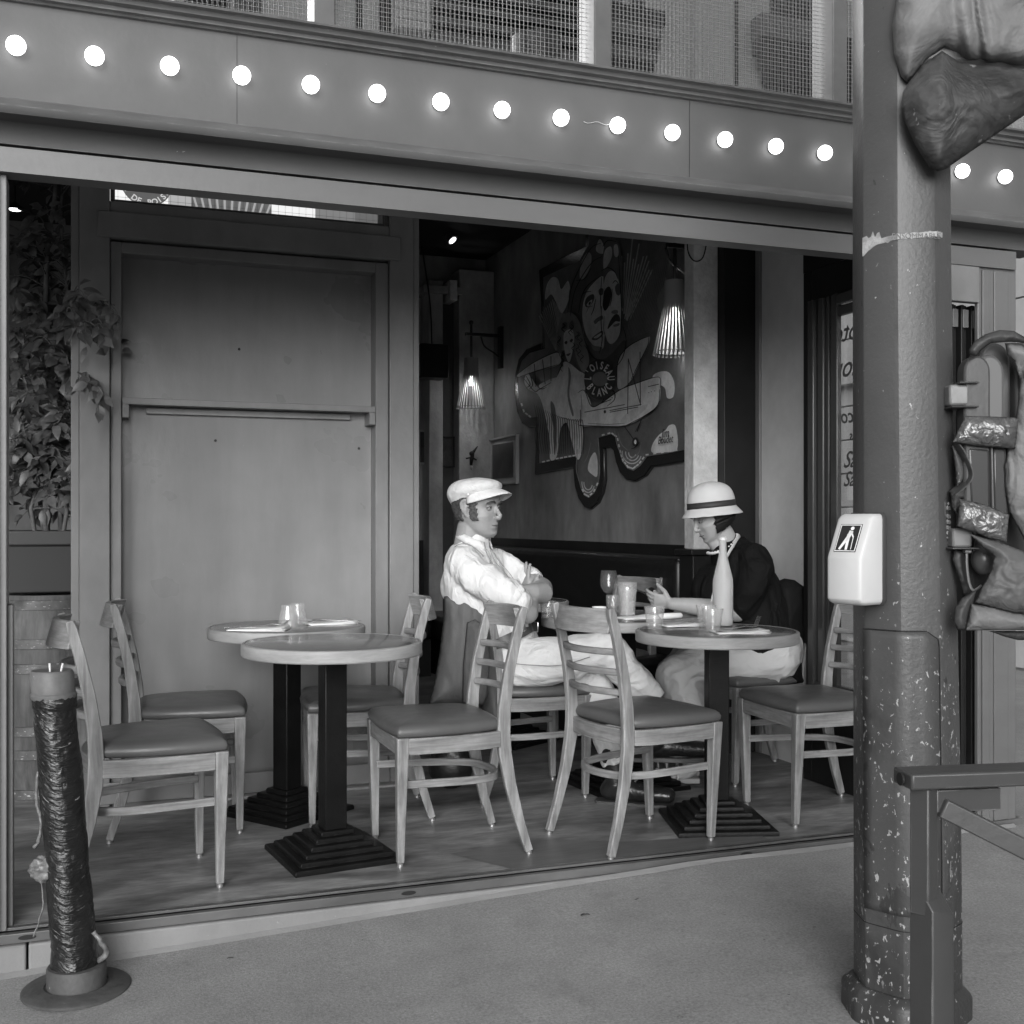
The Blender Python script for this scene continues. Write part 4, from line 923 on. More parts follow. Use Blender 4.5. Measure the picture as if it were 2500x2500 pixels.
# ------------------------------------------------------------------ lit globes along the fascia
glb = empty("globe_bulb", (0, 0, 0)); tag(glb, cat="light bulb", group="lit globe bulbs along the cafe fascia")
MB().lathe([(0.020, -0.028), (0.020, -0.006), (0.0235, -0.004)], n=24, M=Matrix.Rotation(R(90), 4, 'X'), cap=False).build("socket", M_paint_d, glb, smooth=True)
MB().sphere((0, -0.004, 0), 0.0265, 28, 18).build("globe", M_bulb, glb, smooth='all')
ords = ["first", "second", "third", "fourth", "fifth", "sixth", "seventh", "eighth", "ninth", "tenth", "eleventh", "twelfth", "thirteenth", "fourteenth", "fifteenth", "sixteenth", "seventeenth", "eighteenth"]
xfirst, xlast = at(39, 1274, 3.478).x, at(2453.6, 1274, 3.478).x
zb = Lz(272.3, 3.478)
for i in range(18):
    g_ = glb if i == 0 else copy_tree(glb)
    g_.location = (xfirst + (xlast - xfirst) * i / 17, 3.480, zb)
    g_['label'] = "lit round globe bulb on the cafe fascia, %s from the left end" % ords[i]

# ------------------------------------------------------------------ slatted wall lamps
def slat_lamp(name, wall_x, y, xo, zbot, label):
    root = empty(name, (wall_x, y, zbot)); tag(root, label, "wall lamp", "slatted cone wall lamps")
    dx = xo - wall_x
    br = MB(); br.box(-0.03, 0.0, -0.03, 0.03, 0.33, 0.66); br.box(dx - 0.05, -0.03, -0.012, 0.012, 0.575, 0.60)
    br.tube([(dx, 0, 0.68), (dx, 0, 0.36)], 0.010, 10); br.sphere((dx, 0, 0.68), 0.018, 12, 8)
    br.tube(spline([(-0.03, 0, 0.42), (-0.07, 0, 0.45), (-0.15, 0, 0.50), (-0.18, 0, 0.575)], 5), 0.007, 8)
    b_ = br.build("bracket", mat("wrought_iron", 0.02, 0.5), root, bevel=0.002)
    sl = MB(); n = 30
    for i in range(n):
        a = 2 * math.pi * i / n; d = Vector((math.cos(a), math.sin(a), 0)); tq = Vector((-d.y, d.x, 0)); c_ = Vector((dx, 0, 0))
        P = [c_ + d * 0.118, c_ + d * 0.056 + Vector((0, 0, 0.29)), c_ + d * 0.052 + Vector((0, 0, 0.40))]
        sl.strip(P, 0.0125, 0.004, [(tq, d)] * 3)
    sl.build("slatted_shade", mat("lamp_slats", 0.36, 0.5, 0.4), root)
    rg = MB()
    for rr, z in ((0.110, 0.015), (0.055, 0.28)):
        rg.tube([Vector((dx + rr * math.cos(2 * math.pi * k / 24), rr * math.sin(2 * math.pi * k / 24), z)) for k in range(25)], 0.003, 6)
    rg.build("shade_ring", mat("wrought_iron"), root)
    MB().sphere((dx, 0, 0.22), (0.022, 0.022, 0.04), 16, 10).build("bulb", M_bulb_s, root, smooth='all')
    ld_ = bpy.data.lights.new("lamp_light", 'POINT'); ld_.energy = 5.0; ld_.shadow_soft_size = 0.03; lo = bpy.data.objects.new("lamp_light", ld_); link(lo); lo.parent = root; lo.location = (dx, 0, 0.19)
    return root
l1 = atx(1226, 999, 3.10)
slat_lamp("slatted_wall_lamp", 3.10, 8.59, 2.84, 2.06, "slatted cone lamp on an iron bracket near the far left column")
slat_lamp("slatted_wall_lamp", 3.10, 5.50, 2.975, 2.07, "slatted cone lamp half hidden behind the concrete pillar, beside the mural")
# ceiling spotlight, speaker, frames, wall ornament
p = V(1099, 580, 8.6); s_ = empty("ceiling_spotlight", p); tag(s_, "small silver spotlight on the dark ceiling above the left column", "spotlight")
MB().lathe([(0.0, -0.03), (0.028, -0.03), (0.045, 0.03), (0.0, 0.03)], n=20, M=Matrix.Rotation(R(150), 4, 'X') @ Matrix.Rotation(R(30), 4, 'Y')).build("lamp_head", mat("spot_metal", 0.3, 0.3, metal=0.8), s_, smooth=True)
MB().lathe([(0.0, 0.031), (0.03, 0.031), (0.03, 0.034), (0.0, 0.034)], n=20, M=Matrix.Rotation(R(150), 4, 'X') @ Matrix.Rotation(R(30), 4, 'Y')).build("lens", mat("spot_lens", 0.9, 0.3, emit=4.0), s_)
MB().tube([(0, 0, 0.03), (0, 0, 3.34 - p.z)], 0.012, 8).build("stem", M_dark, s_)
p = at(1055, 885, 8.6); s_ = empty("loudspeaker", p); tag(s_, "small black loudspeaker fixed to the far plaster column", "loudspeaker")
MB().box(-0.12, 0.10, -0.12, 0.08, -0.13, 0.13).build("cabinet", M_dark, s_, bevel=0.01)
MB().tube([(0.0, 0.08, 0.02), (0.14, 0.16, 0.0)], 0.03, 10).build("bracket", M_dark, s_)
MB().tube(spline([(0.02, 0.07, 0.12), (0.01, 0.10, 0.5), (-0.06, 0.12, 1.0), (-0.1, 0.14, 1.4)], 6), 0.006, 6).build("cable", M_black, s_)
def frame(name, p, ax, w, h, fm, im, label, mount=None):
    root = empty(name, p); tag(root, label, "picture frame"); ax = Vector(ax); n_ = Vector((0, 0, 1)).cross(ax) * -1
    M = basis((0, 0, 0), ax, (0, 0, 1), ax.cross(Vector((0, 0, 1))))
    b_ = MB(); t_ = 0.016
    for (x0, x1, y0, y1) in ((-w, w, -h, -h + t_), (-w, w, h - t_, h), (-w, -w + t_, -h + t_, h - t_), (w - t_, w, -h + t_, h - t_)): b_.box(x0, x1, y0, y1, -0.01, 0.02, M)
    b_.build("border", fm, root, bevel=0.002)
    if mount: MB().box(-w + t_, w - t_, -h + t_, h - t_, -0.005, 0.005, M).build("mount", mount, root)
    q = 0.72 if mount else 0.93
    MB().box(-w * q, w * q, -h * q, h * q, 0.0052, 0.008, M).build("print", im, root)
M_prt = mat("dark_print", 0.03, 0.3, var=0.8, vscale=6)
frame("picture_frame", atx(1229, 1125, 3.075), (0, -1, 0), 0.33, 0.19, mat("pale_frame", 0.3, 0.5), M_prt, "pale framed picture on the mural wall above the man's cap", mat("mount_board", 0.33, 0.8))
frame("picture_frame", at(1087, 1103, 8.91), (1, 0, 0), 0.075, 0.125, M_dark, M_prt, "narrow dark framed picture between the two far columns")
frame("picture_frame", at(1037, 1092, 8.95), (1, 0, 0), 0.06, 0.14, mat("pale_frame"), M_prt, "pale edged picture frame cut by the far left column")
p = at(1150, 1120, 8.77); s_ = empty("wall_hook", p); tag(s_, "small dark figurine hook on the far plaster column", "hook")
m = MB(); m.tube([(0, 0, -0.05), (0.0, -0.02, 0.0), (0.01, -0.02, 0.05), (0.05, -0.02, 0.10)], [0.012, 0.018, 0.014, 0.004], 8); m.sphere((0.0, -0.02, 0.04), 0.022, 10, 8); m.tube([(-0.05, -0.02, 0.0), (0, -0.02, 0.01), (0.04, -0.02, -0.01)], 0.006, 6); m.build("casting", M_dark, s_, smooth='all')
MB().sphere((0, -0.02, -0.075), (0.012, 0.012, 0.02), 8, 6).build("pale_tip", mat("pale_frame"), s_, smooth='all')
# cable loop on pillar
p = at(1700, 590, 5.09); s_ = empty("cable_loop", p); tag(s_, "thin black cable looped at the top of the concrete pillar", "cable")
MB().tube(spline([(0.06, 0, 0.14), (0.055, -0.01, 0.02), (0.03, -0.012, -0.08), (-0.02, -0.012, -0.10), (-0.055, -0.012, -0.05), (-0.055, -0.012, 0.06), (-0.05, -0.01, 0.14)], 6), 0.0035, 8).build("cable", M_black, s_, smooth='all')
# banquette along the mural wall
b_ = wempty("banquette", (2.8, 7.1, 0)); tag(b_, "long dark upholstered banquette under the mural", "bench")
M_up = mat("dark_upholstery", 0.012, 0.32, 0.5, folds=(2, (1, 0.4, 1), 0.02))
MB().box(2.90, 3.065, 5.35, 8.8, 0.42, 0.98).build("backrest", M_up, b_, bevel=0.04, seg=4)
MB().box(2.45, 2.92, 5.35, 8.8, 0.28, 0.46).build("seat", M_up, b_, bevel=0.04, seg=4)
MB().box(2.50, 3.065, 5.35, 8.8, 0.0, 0.28).build("plinth", M_dark, b_)
b_ = wempty("banquette", (1.8, 8.6, 0)); tag(b_, "dark upholstered banquette along the far wall behind the capped man", "bench")
MB().box(0.9, 2.45, 8.75, 8.94, 0.42, 0.98).build("backrest", M_up, b_, bevel=0.04, seg=4)
MB().box(0.9, 2.44, 8.3, 8.77, 0.28, 0.46).build("seat", M_up, b_, bevel=0.04, seg=4)
MB().box(0.9, 2.44, 8.35, 8.94, 0.0, 0.28).build("plinth", M_dark, b_)
# shelving seen in the narrow gap left of the man
b_ = wempty("shelf_unit", (1.9, 7.6, 0)); tag(b_, "dark shelf unit with pale edged shelves in the gap left of the man's shoulder", "shelf")
m = MB(); m.box(1.45, 1.47, 7.5, 7.85, 0, 1.25); m.box(1.98, 2.0, 7.5, 7.85, 0, 1.25)
m.build("side_board", M_dark, b_)
for i in range(6): MB().box(1.47, 1.98, 7.5, 7.85, 0.15 + i * 0.21, 0.175 + i * 0.21).build("shelf_board", mat("shelf_edge", 0.07, 0.4), b_, bevel=0.002)
# bag on the floor
p = atz(1100, 1925, 0.0); bg_ = empty("handbag", p, R(-20)); tag(bg_, "dark handbag on the terrace floor under the man's chair", "bag")
MB().sphere((0, 0, 0.10), (0.10, 0.05, 0.10), 24, 14).build("bag_body", mat("black_leather"), bg_, smooth='all')
MB().tube(spline([(-0.05, 0, 0.17), (-0.04, 0, 0.27), (0.0, 0, 0.30), (0.04, 0, 0.27), (0.05, 0, 0.17)], 5), 0.008, 8).build("handle", mat("black_leather"), bg_, smooth='all')
MB().tube([Vector((0.014 * math.cos(a), -0.048, 0.20 + 0.014 * math.sin(a))) for a in [i * 0.524 for i in range(13)]], 0.003, 6).build("ring", M_steel, bg_, smooth='all')

# ------------------------------------------------------------------ left bay: barrel, tub, ficus
bc = Vector((-0.15, 5.42, 0)); br_ = empty("barrel", bc); tag(br_, "old wooden barrel with iron hoops in the left opening, carrying a planter", "barrel")
pf = [(0.0, 0.0), (0.235, 0.0)] + [(0.24 + 0.05 * math.sin(math.pi * i / 10), 0.0 + 0.86 * i / 10) for i in range(11)] + [(0.22, 0.86), (0.21, 0.84), (0, 0.84)]
MB().lathe(pf, n=40).build("staves", mat("barrel_oak", 0.075, 0.6, 0.4, grain=((14, 14, 1.2), 3, 0.4), var=0.3), br_, smooth=True)
for z in (0.03, 0.20, 0.30, 0.56, 0.66, 0.82):
    r0 = 0.243 + 0.05 * math.sin(math.pi * z / 0.86)
    MB().lathe([(r0, z - 0.02), (r0 + 0.006, z - 0.019), (r0 + 0.006, z + 0.019), (r0, z + 0.02)], n=40, cap=False).build("hoop", mat("rusty_hoop", 0.08, 0.5, metal=0.3, var=0.4, vscale=12, flecks=[(0.35, 40, 0.62, (1, 1, 4), None)]), br_, smooth=True)
tubp = empty("planter", (bc.x, bc.y, 0.87)); tag(tubp, "dark square tub planter standing on the barrel in the left opening", "planter")
m = MB(); m.loft([[Vector((sx * w_, sy * w_, z)) for sx, sy in ((1, 1), (-1, 1), (-1, -1), (1, -1))] for w_, z in ((0.20, 0.0), (0.265, 0.20), (0.28, 0.202), (0.285, 0.262), (0.27, 0.262), (0.255, 0.22))])
m.build("tub", mat("planter_plastic", 0.05, 0.6), tubp, bevel=0.006)
MB().box(-0.25, 0.25, -0.25, 0.25, 0.2205, 0.235).build("soil", mat("soil", 0.02, 1.0, bump=0.01, bscale=60), tubp)
fic = empty("ficus_plant", (bc.x, bc.y, 1.10)); tag(fic, "tall leafy ficus in the planter, one branch hanging out over the panelled wall", "plant")
random.seed(11)
st = MB(); lv = MB()
def leaf(mbx, p, d, nrm, L, W):
    d = d.normalized(); s_ = d.cross(nrm).normalized(); n_ = s_.cross(d)
    pts = []
    for t_, w_, dr in ((0.0, 0.02, 0), (0.2, 0.75, 0.01), (0.45, 1.0, 0.0), (0.72, 0.62, -0.05), (0.9, 0.2, -0.12), (1.0, 0.0, -0.18)):
        c_ = p + d * (L * t_) + n_ * (L * dr)
        pts.append((c_ - s_ * (W * w_ / 2) + n_ * (0.12 * W * w_), c_, c_ + s_ * (W * w_ / 2) + n_ * (0.12 * W * w_)))
    b0 = len(mbx.v)
    for q in pts: mbx.v += list(q)
    for i in range(len(pts) - 1):
        for j in range(2): mbx.f.append((b0 + i * 3 + j, b0 + i * 3 + j + 1, b0 + (i + 1) * 3 + j + 1, b0 + (i + 1) * 3 + j))
stems = []
def grow(p0, p1, r0, r1, wob=0.04):
    n = 7; P = []
    for i in range(n + 1):
        t_ = i / n; q = Vector(p0).lerp(Vector(p1), t_) + Vector((random.uniform(-1, 1), random.uniform(-1, 1), random.uniform(-0.5, 0.5))) * wob * math.sin(math.pi * t_); P.append(q)
    st.tube(P, [r0 + (r1 - r0) * i / n for i in range(n + 1)], 7); return P
mains = [grow((-0.02, 0.0, 0), (0.02, -0.05, 1.75), 0.017, 0.008, 0.03), grow((0.04, 0.03, 0), (0.05, -0.02, 1.6), 0.013, 0.006, 0.05), grow((-0.06, -0.05, 0), (-0.12, -0.1, 0.9), 0.010, 0.004), grow((0.05, -0.06, 0), (0.14, -0.14, 0.85), 0.010, 0.004), grow((0.1, 0, 0), (0.18, -0.1, 0.7), 0.007, 0.004)]
def twig(p, d, L, nl, dens=1.0):
    q = p + d * L + Vector((0, 0, -0.35 * L)); P = [p, p + d * (L * 0.4) + Vector((0, 0, 0.04 * L)), p + d * (L * 0.75) + Vector((0, 0, -0.08 * L)), q]
    st.tube(spline(P, 3), interp([0.003, 0.0012], 10), 5)
    sp_ = spline(P, 6)
    for i in range(nl):
        c_ = sp_[min(len(sp_) - 1, int((0.25 + 0.75 * i / max(1, nl - 1)) * (len(sp_) - 1)))]
        dd = Vector((random.uniform(-1, 1), random.uniform(-1, 0.6), random.uniform(-1.2, 0.1))) + d * 0.6
        leaf(lv, c_ + dd.normalized() * 0.01, dd, Vector((random.uniform(-0.6, 0.6), -0.8, random.uniform(0.1, 1))), random.uniform(0.05, 0.085), random.uniform(0.024, 0.042))
for mi, mn in enumerate(mains):
    for k_ in range(105 if mi < 2 else 50):
        t_ = random.random(); i = int(t_ * 6.99); p = mn[i].lerp(mn[min(i + 1, 7)], t_ * 6.99 - i)
        if p.z > 1.35 and random.random() < 0.88: continue
        if p.z < 0.12: continue
        a = random.uniform(0, 6.28); d = Vector((math.cos(a), math.sin(a) * 0.9 - 0.2, random.uniform(0, 0.7)))
        twig(p, d.normalized(), random.uniform(0.14, 0.30), random.randint(5, 9))
# branches hanging out towards the right, in front of the panelled wall
for (e, z0, sp2) in (((0.24, -0.62, 0.92), 1.05, 9), ((0.18, -0.62, 0.84), 1.0, 8), ((0.19, -0.60, 0.60), 0.85, 8), ((0.10, -0.55, 0.98), 0.95, 8)):
    P = grow((0.03, -0.03, z0), e, 0.006, 0.002, 0.02)
    for k_ in range(2, 8):
        for r_ in range(2):
            d = (Vector(e) - Vector((0.03, -0.03, z0))).normalized() * 0.8 + Vector((random.uniform(-0.5, 0.5), random.uniform(-0.5, 0.3), random.uniform(-0.6, 0.3)))
            twig(P[k_], d.normalized(), random.uniform(0.06, 0.12), random.randint(3, 5))
st.build("stem", mat("ficus_bark", 0.15, 0.8, var=0.3, vscale=20), fic, smooth='all')
lo_ = lv.build("foliage", mat("ficus_leaves", 0.095, 0.42, 0.5, var=0.45, vscale=9), fic, smooth='all', recalc=False)
p = V(37, 508, 6.3); s_ = empty("ceiling_lamp", p); tag(s_, "small lit lamp glowing in the dark behind the left jamb", "lamp")
MB().lathe([(0.0, 0.03), (0.012, 0.03), (0.05, -0.01), (0.047, -0.012), (0.01, 0.02), (0, 0.02)], n=20, cap=False).build("lamp_shade", M_dark, s_, smooth=True)
MB().sphere((0, 0, -0.004), (0.035, 0.035, 0.012), 14, 8).build("bulb", M_bulb, s_, smooth='all')
MB().tube([(0, 0, 0.03), (0, 0, 3.34 - p.z)], 0.004, 6).build("cord", M_black, s_)

# ------------------------------------------------------------------ small litter on the pavement
random.seed(5)
for (px, py, L_w, lab) in ((1430, 2255, 0.035, "small dry curled leaf lying on the pavement in front of the terrace"), (562, 2326, 0.02, "tiny crushed leaf on the pavement right of the bollard")):
    q = V(px, py, 3.5); D_ = FPX * (EYE.z - (-0.07)) / (py - CY); q = V(px, py, D_); q.z = ground_z(q.x, q.y) + 0.004
    lf_ = empty("dry_leaf", q); tag(lf_, lab, "leaf"); m = MB(); leaf(m, Vector((-L_w / 2, 0, 0.002)), Vector((1, 0.2, 0.1)), Vector((0, 0.3, 1)), L_w, L_w * 0.6)
    o = m.build("leaf_blade", mat("dead_leaf", 0.05, 0.8), lf_, smooth='all', recalc=False); o.modifiers.new("t", 'SOLIDIFY').thickness = 0.001
# ------------------------------------------------------------------ sheets traced at their own distance: crumpled cloth and tarpaulin with real relief
from mathutils.geometry import delaunay_2d_cdt
def inside(poly, x, y):
    c = False; j = len(poly) - 1
    for i in range(len(poly)):
        xi, yi = poly[i]; xj, yj = poly[j]
        if (yi > y) != (yj > y) and x < (xj - xi) * (y - yi) / (yj - yi) + xi: c = not c
        j = i
    return c
def edge_dist(poly, x, y):
    best = 1e9
    for i in range(len(poly)):
        x0, y0 = poly[i - 1]; x1, y1 = poly[i]; dx, dy = x1 - x0, y1 - y0; l2 = dx * dx + dy * dy
        t_ = 0 if l2 == 0 else max(0, min(1, ((x - x0) * dx + (y - y0) * dy) / l2)); best = min(best, math.hypot(x - x0 - t_ * dx, y - y0 - t_ * dy))
    return best
def sheet(name, poly, D, bulge, m, parent, amp=0.008, scale=0.02, step=7, sharp=1.0, soft=40, thick=0.0025, stretch=(1, 1), seed=0.0, dfun=None, smooth_poly=False):
    if smooth_poly: poly = closed_spline(poly, 4)
    P2 = []
    for i in range(len(poly)):
        a, b = poly[i - 1], poly[i]; L = math.hypot(b[0] - a[0], b[1] - a[1]); n = max(1, int(L / step))
        for k in range(n): P2.append((a[0] + (b[0] - a[0]) * k / n, a[1] + (b[1] - a[1]) * k / n))
    nb_ = len(P2); edges = [(i, (i + 1) % nb_) for i in range(nb_)]
    x0, x1 = min(p[0] for p in poly), max(p[0] for p in poly); y0, y1 = min(p[1] for p in poly), max(p[1] for p in poly)
    pts = list(P2); y = y0; row = 0
    while y < y1:
        x = x0 + (step / 2 if row % 2 else 0)
        while x < x1:
            if inside(poly, x, y) and edge_dist(poly, x, y) > step * 0.5: pts.append((x, y))
            x += step
        y += step * 0.87; row += 1
    vs, es, fs, *_ = delaunay_2d_cdt([Vector(p) for p in pts], edges, [], 1, 1e-4)
    b = MB()
    for v in vs:
        d = edge_dist(poly, v.x, v.y)
        q = Vector((v.x * scale * stretch[0], v.y * scale * stretch[1], seed))
        q2 = q + Vector((mnoise.noise(q * 0.8 + Vector((5, 1, 0))), mnoise.noise(q * 0.8), 0)) * 0.9
        rr = 1 - abs(mnoise.noise(q2)) * 2; rr2 = 1 - abs(mnoise.noise(q2 * 2.3)) * 2
        off = -bulge * (1 - math.exp(-d / soft)) - amp * (rr * 0.7 + rr2 * 0.3)
        if dfun: off += dfun(v.x, v.y)
        b.v.append(V(v.x, v.y, D + off))
    b.f = [tuple(f) for f in fs if inside(poly, sum(vs[i].x for i in f) / len(f), sum(vs[i].y for i in f) / len(f))]
    o = b.build(name, m, parent, smooth='all')
    bm = bmesh.new(); bm.from_mesh(o.data)
    nrm = sum((f.normal for f in bm.faces), Vector())
    if nrm.dot(FWD) > 0: bmesh.ops.reverse_faces(bm, faces=bm.faces)
    bm.to_mesh(o.data); bm.free()
    for p in o.data.polygons: p.use_smooth = True
    so = o.modifiers.new("thick", 'SOLIDIFY'); so.thickness = thick; so.offset = -1
    return o

# ------------------------------------------------------------------ bollard wrapped in plastic film
YAW = math.atan2(-FWD.x, FWD.y)
bz = ground_z(-0.03, 3.33) + 0.002
bp = V(187, 2432, 3.13); bo = empty("bollard", (bp.x, bp.y, bz), YAW); tag(bo, "leaning street bollard wrapped in torn black plastic film on a round flange", "bollard")
M_flange = mat("dirty_cast_flange", 0.065, 0.6, 0.4, var=0.25, vscale=9, bump=0.002, bscale=60, flecks=[(0.32, 30, 0.70, (1, 1, 1), None), (0.05, 14, 0.68, (1, 1, 1), None)])
MB().lathe([(0.0, 0), (0.142, 0), (0.142, 0.007), (0.137, 0.011), (0.10, 0.014), (0.084, 0.016), (0.082, 0.013), (0.0, 0.013)], n=64).build("flange", M_flange, bo, smooth=True)
MB().lathe([(0.080, 0.010), (0.0775, 0.012), (0.0775, 0.062), (0.074, 0.068), (0.062, 0.070), (0.0, 0.070)], n=48).build("collar", M_flange, bo, smooth=True)
def film(p_, a, z):
    w = mnoise.noise(Vector((a * 1.2 + z * 6, z * 9, 3.0))) * 0.004 + (1 - abs(mnoise.noise(Vector((a * 2.6 + z * 17, z * 34 - a * 4, 1.0)))) * 2) * 0.0016
    return w
top_x = -0.0675; zt_b = EYE.z - (1700 - CY) / FPX * 3.12 - bz
def bx(z): return top_x * (z / 0.87) ** 1.05
b = MB(); rings = []
nz, na = 150, 72
for i in range(nz + 1):
    z = 0.066 + (zt_b - 0.066) * i / nz; r0 = 0.0585 - 0.003 * smooth01(0.1, 0.5, z) + 0.001 * math.sin(z * 14)
    if z < 0.10: r0 += 0.012 * (1 - z / 0.10)
    if z > zt_b - 0.03: r0 += 0.003
    rg = []
    for j in range(na):
        a = 2 * math.pi * j / na; rr = r0 + film(0, math.cos(a) * 1.0 + math.sin(a) * 0.6, z)
        rg.append(Vector((bx(z) + rr * math.cos(a), rr * math.sin(a), z)))
    rings.append(rg)
b.loft(rings)
b.build("film_wrap", mat("black_plastic_film", 0.010, 0.24, 0.6, var=0.4, vscale=14, rot=(R(38), R(24), 0), bump=0.005, bscale=5, bstretch=(0.28, 0.28, 0.06), folds=(12, (0.5, 0.5, 0.13), 0.004), flecks=[(0.20, 10, 0.66, (0.6, 0.6, 0.07), None), (0.12, 26, 0.70, (0.6, 0.6, 0.2), None)]), bo, smooth='all')
b = MB(); zc = zt_b
prof = [(0.0575, zc - 0.008), (0.0600, zc), (0.0600, zc + 0.006), (0.0565, zc + 0.010), (0.0565, zc + 0.062), (0.052, zc + 0.070), (0.0, zc + 0.066)]
b.loft([[Vector((bx(z) + r * math.cos(2 * math.pi * k / 48), r * math.sin(2 * math.pi * k / 48), z)) for k in range(48)] for r, z in prof])
b.build("cap_ring", mat("grey_plastic_cap", 0.115, 0.5, 0.4, var=0.2, vscale=14, flecks=[(0.5, 40, 0.70, (1, 1, 1), None)]), bo, smooth=True)
b = MB()
for xx, lean in ((-0.006, -0.002), (0.022, 0.006)): b.tube([(bx(zc) + xx, -0.01, zc + 0.062), (bx(zc) + xx + lean, -0.01, zc + 0.090)], 0.003, 6)
b.build("cable_tie", mat("pale_tie", 0.6, 0.5), bo, smooth='all')
for (zz, nm, rr, am, base) in ((0.335, "torn_film", 0.040, 0.016, 0.3),):
    b = MB(); b.sphere((bx(zz) - 0.052, -0.02, zz), (0.040, 0.026, 0.034), 40, 26)
    for v in b.v:
        c_ = Vector((bx(zz) - 0.052, -0.02, zz)); d = (v - c_); q = v * 55; v += d.normalized() * (0.012 * mnoise.noise(q) + 0.007 * mnoise.noise(q * 2.7))
    b.build("torn_film", mat("crumpled_film", 0.13, 0.35, 0.5, var=0.5, vscale=60), bo, smooth='all')
for (pts, w) in (([(-0.075, -0.03, 0.60), (-0.082, -0.03, 0.52), (-0.072, -0.03, 0.47), (-0.078, -0.03, 0.42), (-0.090, -0.03, 0.395)], 0.006), ([(-0.075, -0.03, 0.31), (-0.072, -0.035, 0.24), (-0.085, -0.035, 0.19), (-0.10, -0.035, 0.155)], 0.003), ([(0.055, -0.01, 0.16), (0.075, -0.01, 0.13), (0.085, 0.0, 0.10), (0.06, 0.0, 0.075)], 0.010)):
    q = spline(pts, 6); b = MB(); b.tube([p + Vector((bx(max(0.07, p.z)) * 0.4 + 0.004 * mnoise.noise(p * 60), 0, 0)) for p in q], [w * (0.6 + 0.7 * abs(mnoise.noise(p * 90))) for p in q], 6); b.build("film_tatter", mat("crumpled_film"), bo, smooth='all')

# ------------------------------------------------------------------ street pole with peeling paint
D0 = 2.85
pp = V(2205, 2400, D0); gz = ground_z(pp.x, pp.y)
po = empty("street_pole", (pp.x, pp.y, gz), YAW); tag(po, "thick octagonal grey street pole with peeling paint and an access door at the right", "street pole")
M_pole = mat("peeling_pole_paint", 0.062, 0.42, 0.45, var=0.10, vscale=3, bump=0.0012, bscale=90,
             flecks=[(0.055, 40, 0.72, (1, 1, 0.7), None), (0.028, 70, 0.735, (1, 1, 1), None), (0.035, 5.5, 0.63, (1, 1, 0.5), (0.0, 1.25, 0.30)), (0.30, 85, 0.70, (1, 1, 0.7), (0.6, 1.35, 0.083)), (0.16, 24, 0.715, (1, 1, 0.5), (0.3, 1.3, 0.07)), (0.035, 11, 0.70, (1, 1, 0.6), (0.2, 1.0, 0.13))])
def octring(cx_, cy_, hw, z, n=8, rot=22.5):
    rc = hw / math.cos(R(22.5)); out = []
    for k in range(8):
        a = R(rot + 45 * k); p_ = Vector((cx_ + rc * math.cos(a), cy_ + rc * math.sin(a), z)); out.append(p_)
    # rounded corners: three points at each corner
    res = []
    for k in range(8):
        p_, a_, b2 = out[k], out[k - 1], out[(k + 1) % 8]; f_ = 0.12
        res += [p_.lerp(a_, f_), p_ * (1 - f_ * 0.62) + (a_ + b2) * (f_ * 0.31), p_.lerp(b2, f_)]
    return res
m = MB(); rings = []
for i in range(33):
    z = -0.02 + 3.4 * i / 32; f_ = smooth01(0, 2.2, z); rings.append(octring(0.010 - 0.016 * f_, 0, 0.121 - 0.012 * f_, z))
m.loft(rings); m.build("shaft", M_pole, po, smooth=True, angle=14)
m = MB(); m.loft([octring(0.006, 0, w_, z) for w_, z in ((0.146, -0.03), (0.146, 0.052), (0.142, 0.060), (0.124, 0.075))]); m.build("base_collar", M_pole, po, smooth=True, angle=30)
# clamp ring grooves
m = MB()
m.loft([octring(0.0098, 0, 0.1212, z) for z in (0.232, 0.2345)], cap=False); m.build("joint_line", M_black, po)
# access door on the left and front facets
def facet_pt(ang_deg, u_, z, off, hw=0.1205, cx_=0.0085):
    a = R(ang_deg); n_ = Vector((math.cos(a), math.sin(a), 0)); t_ = Vector((-n_.y, n_.x, 0)); return Vector((cx_, 0, z)) + n_ * (hw + off) + t_ * u_
ztop = EYE.z - (1543 - CY) / FPX * 2.735 - gz
hwf = 0.049
dr = MB(); rows = []
for i in range(40):
    z = 0.27 + (ztop - 0.27) * i / 39; rr = []
    k = 1.0
    dz = ztop - z; c_r = 0.03
    if dz < c_r: k = 1 - (c_r - math.sqrt(max(0, c_r * c_r - (c_r - dz) ** 2))) / (2 * hwf)
    fz_ = smooth01(0, 2.2, z); hw_ = 0.121 - 0.012 * fz_; cx_ = 0.010 - 0.016 * fz_
    for u_ in (-hwf, -hwf * 0.5, 0, hwf * 0.62, hwf * 0.78): rr.append(facet_pt(225, u_, z, 0.0025, hw_, cx_))
    for u_ in (-hwf * 0.78, -hwf * 0.5, 0): rr.append(facet_pt(270, u_, z, 0.0025, hw_, cx_))
    rr.append(facet_pt(270, hwf * (2 * 0.90 * k - 1), z, 0.0025, hw_, cx_))
    rows.append(rr)
dr.loft(rows, closed=False); do = dr.build("access_door", M_pole, po, smooth='all')
so = do.modifiers.new("thick", 'SOLIDIFY'); so.thickness = 0.003; so.offset = 0
gl = MB(); L1 = [r_[-1] + Vector((0.0022, -0.001, 0)) for r_ in rows]; gl.tube(L1, 0.0016, 6); T1 = [p_ + Vector((0, -0.0008, 0.0022)) for p_ in rows[-1]]; gl.tube(T1, 0.0014, 6); gl.build("door_gap", M_black, do)
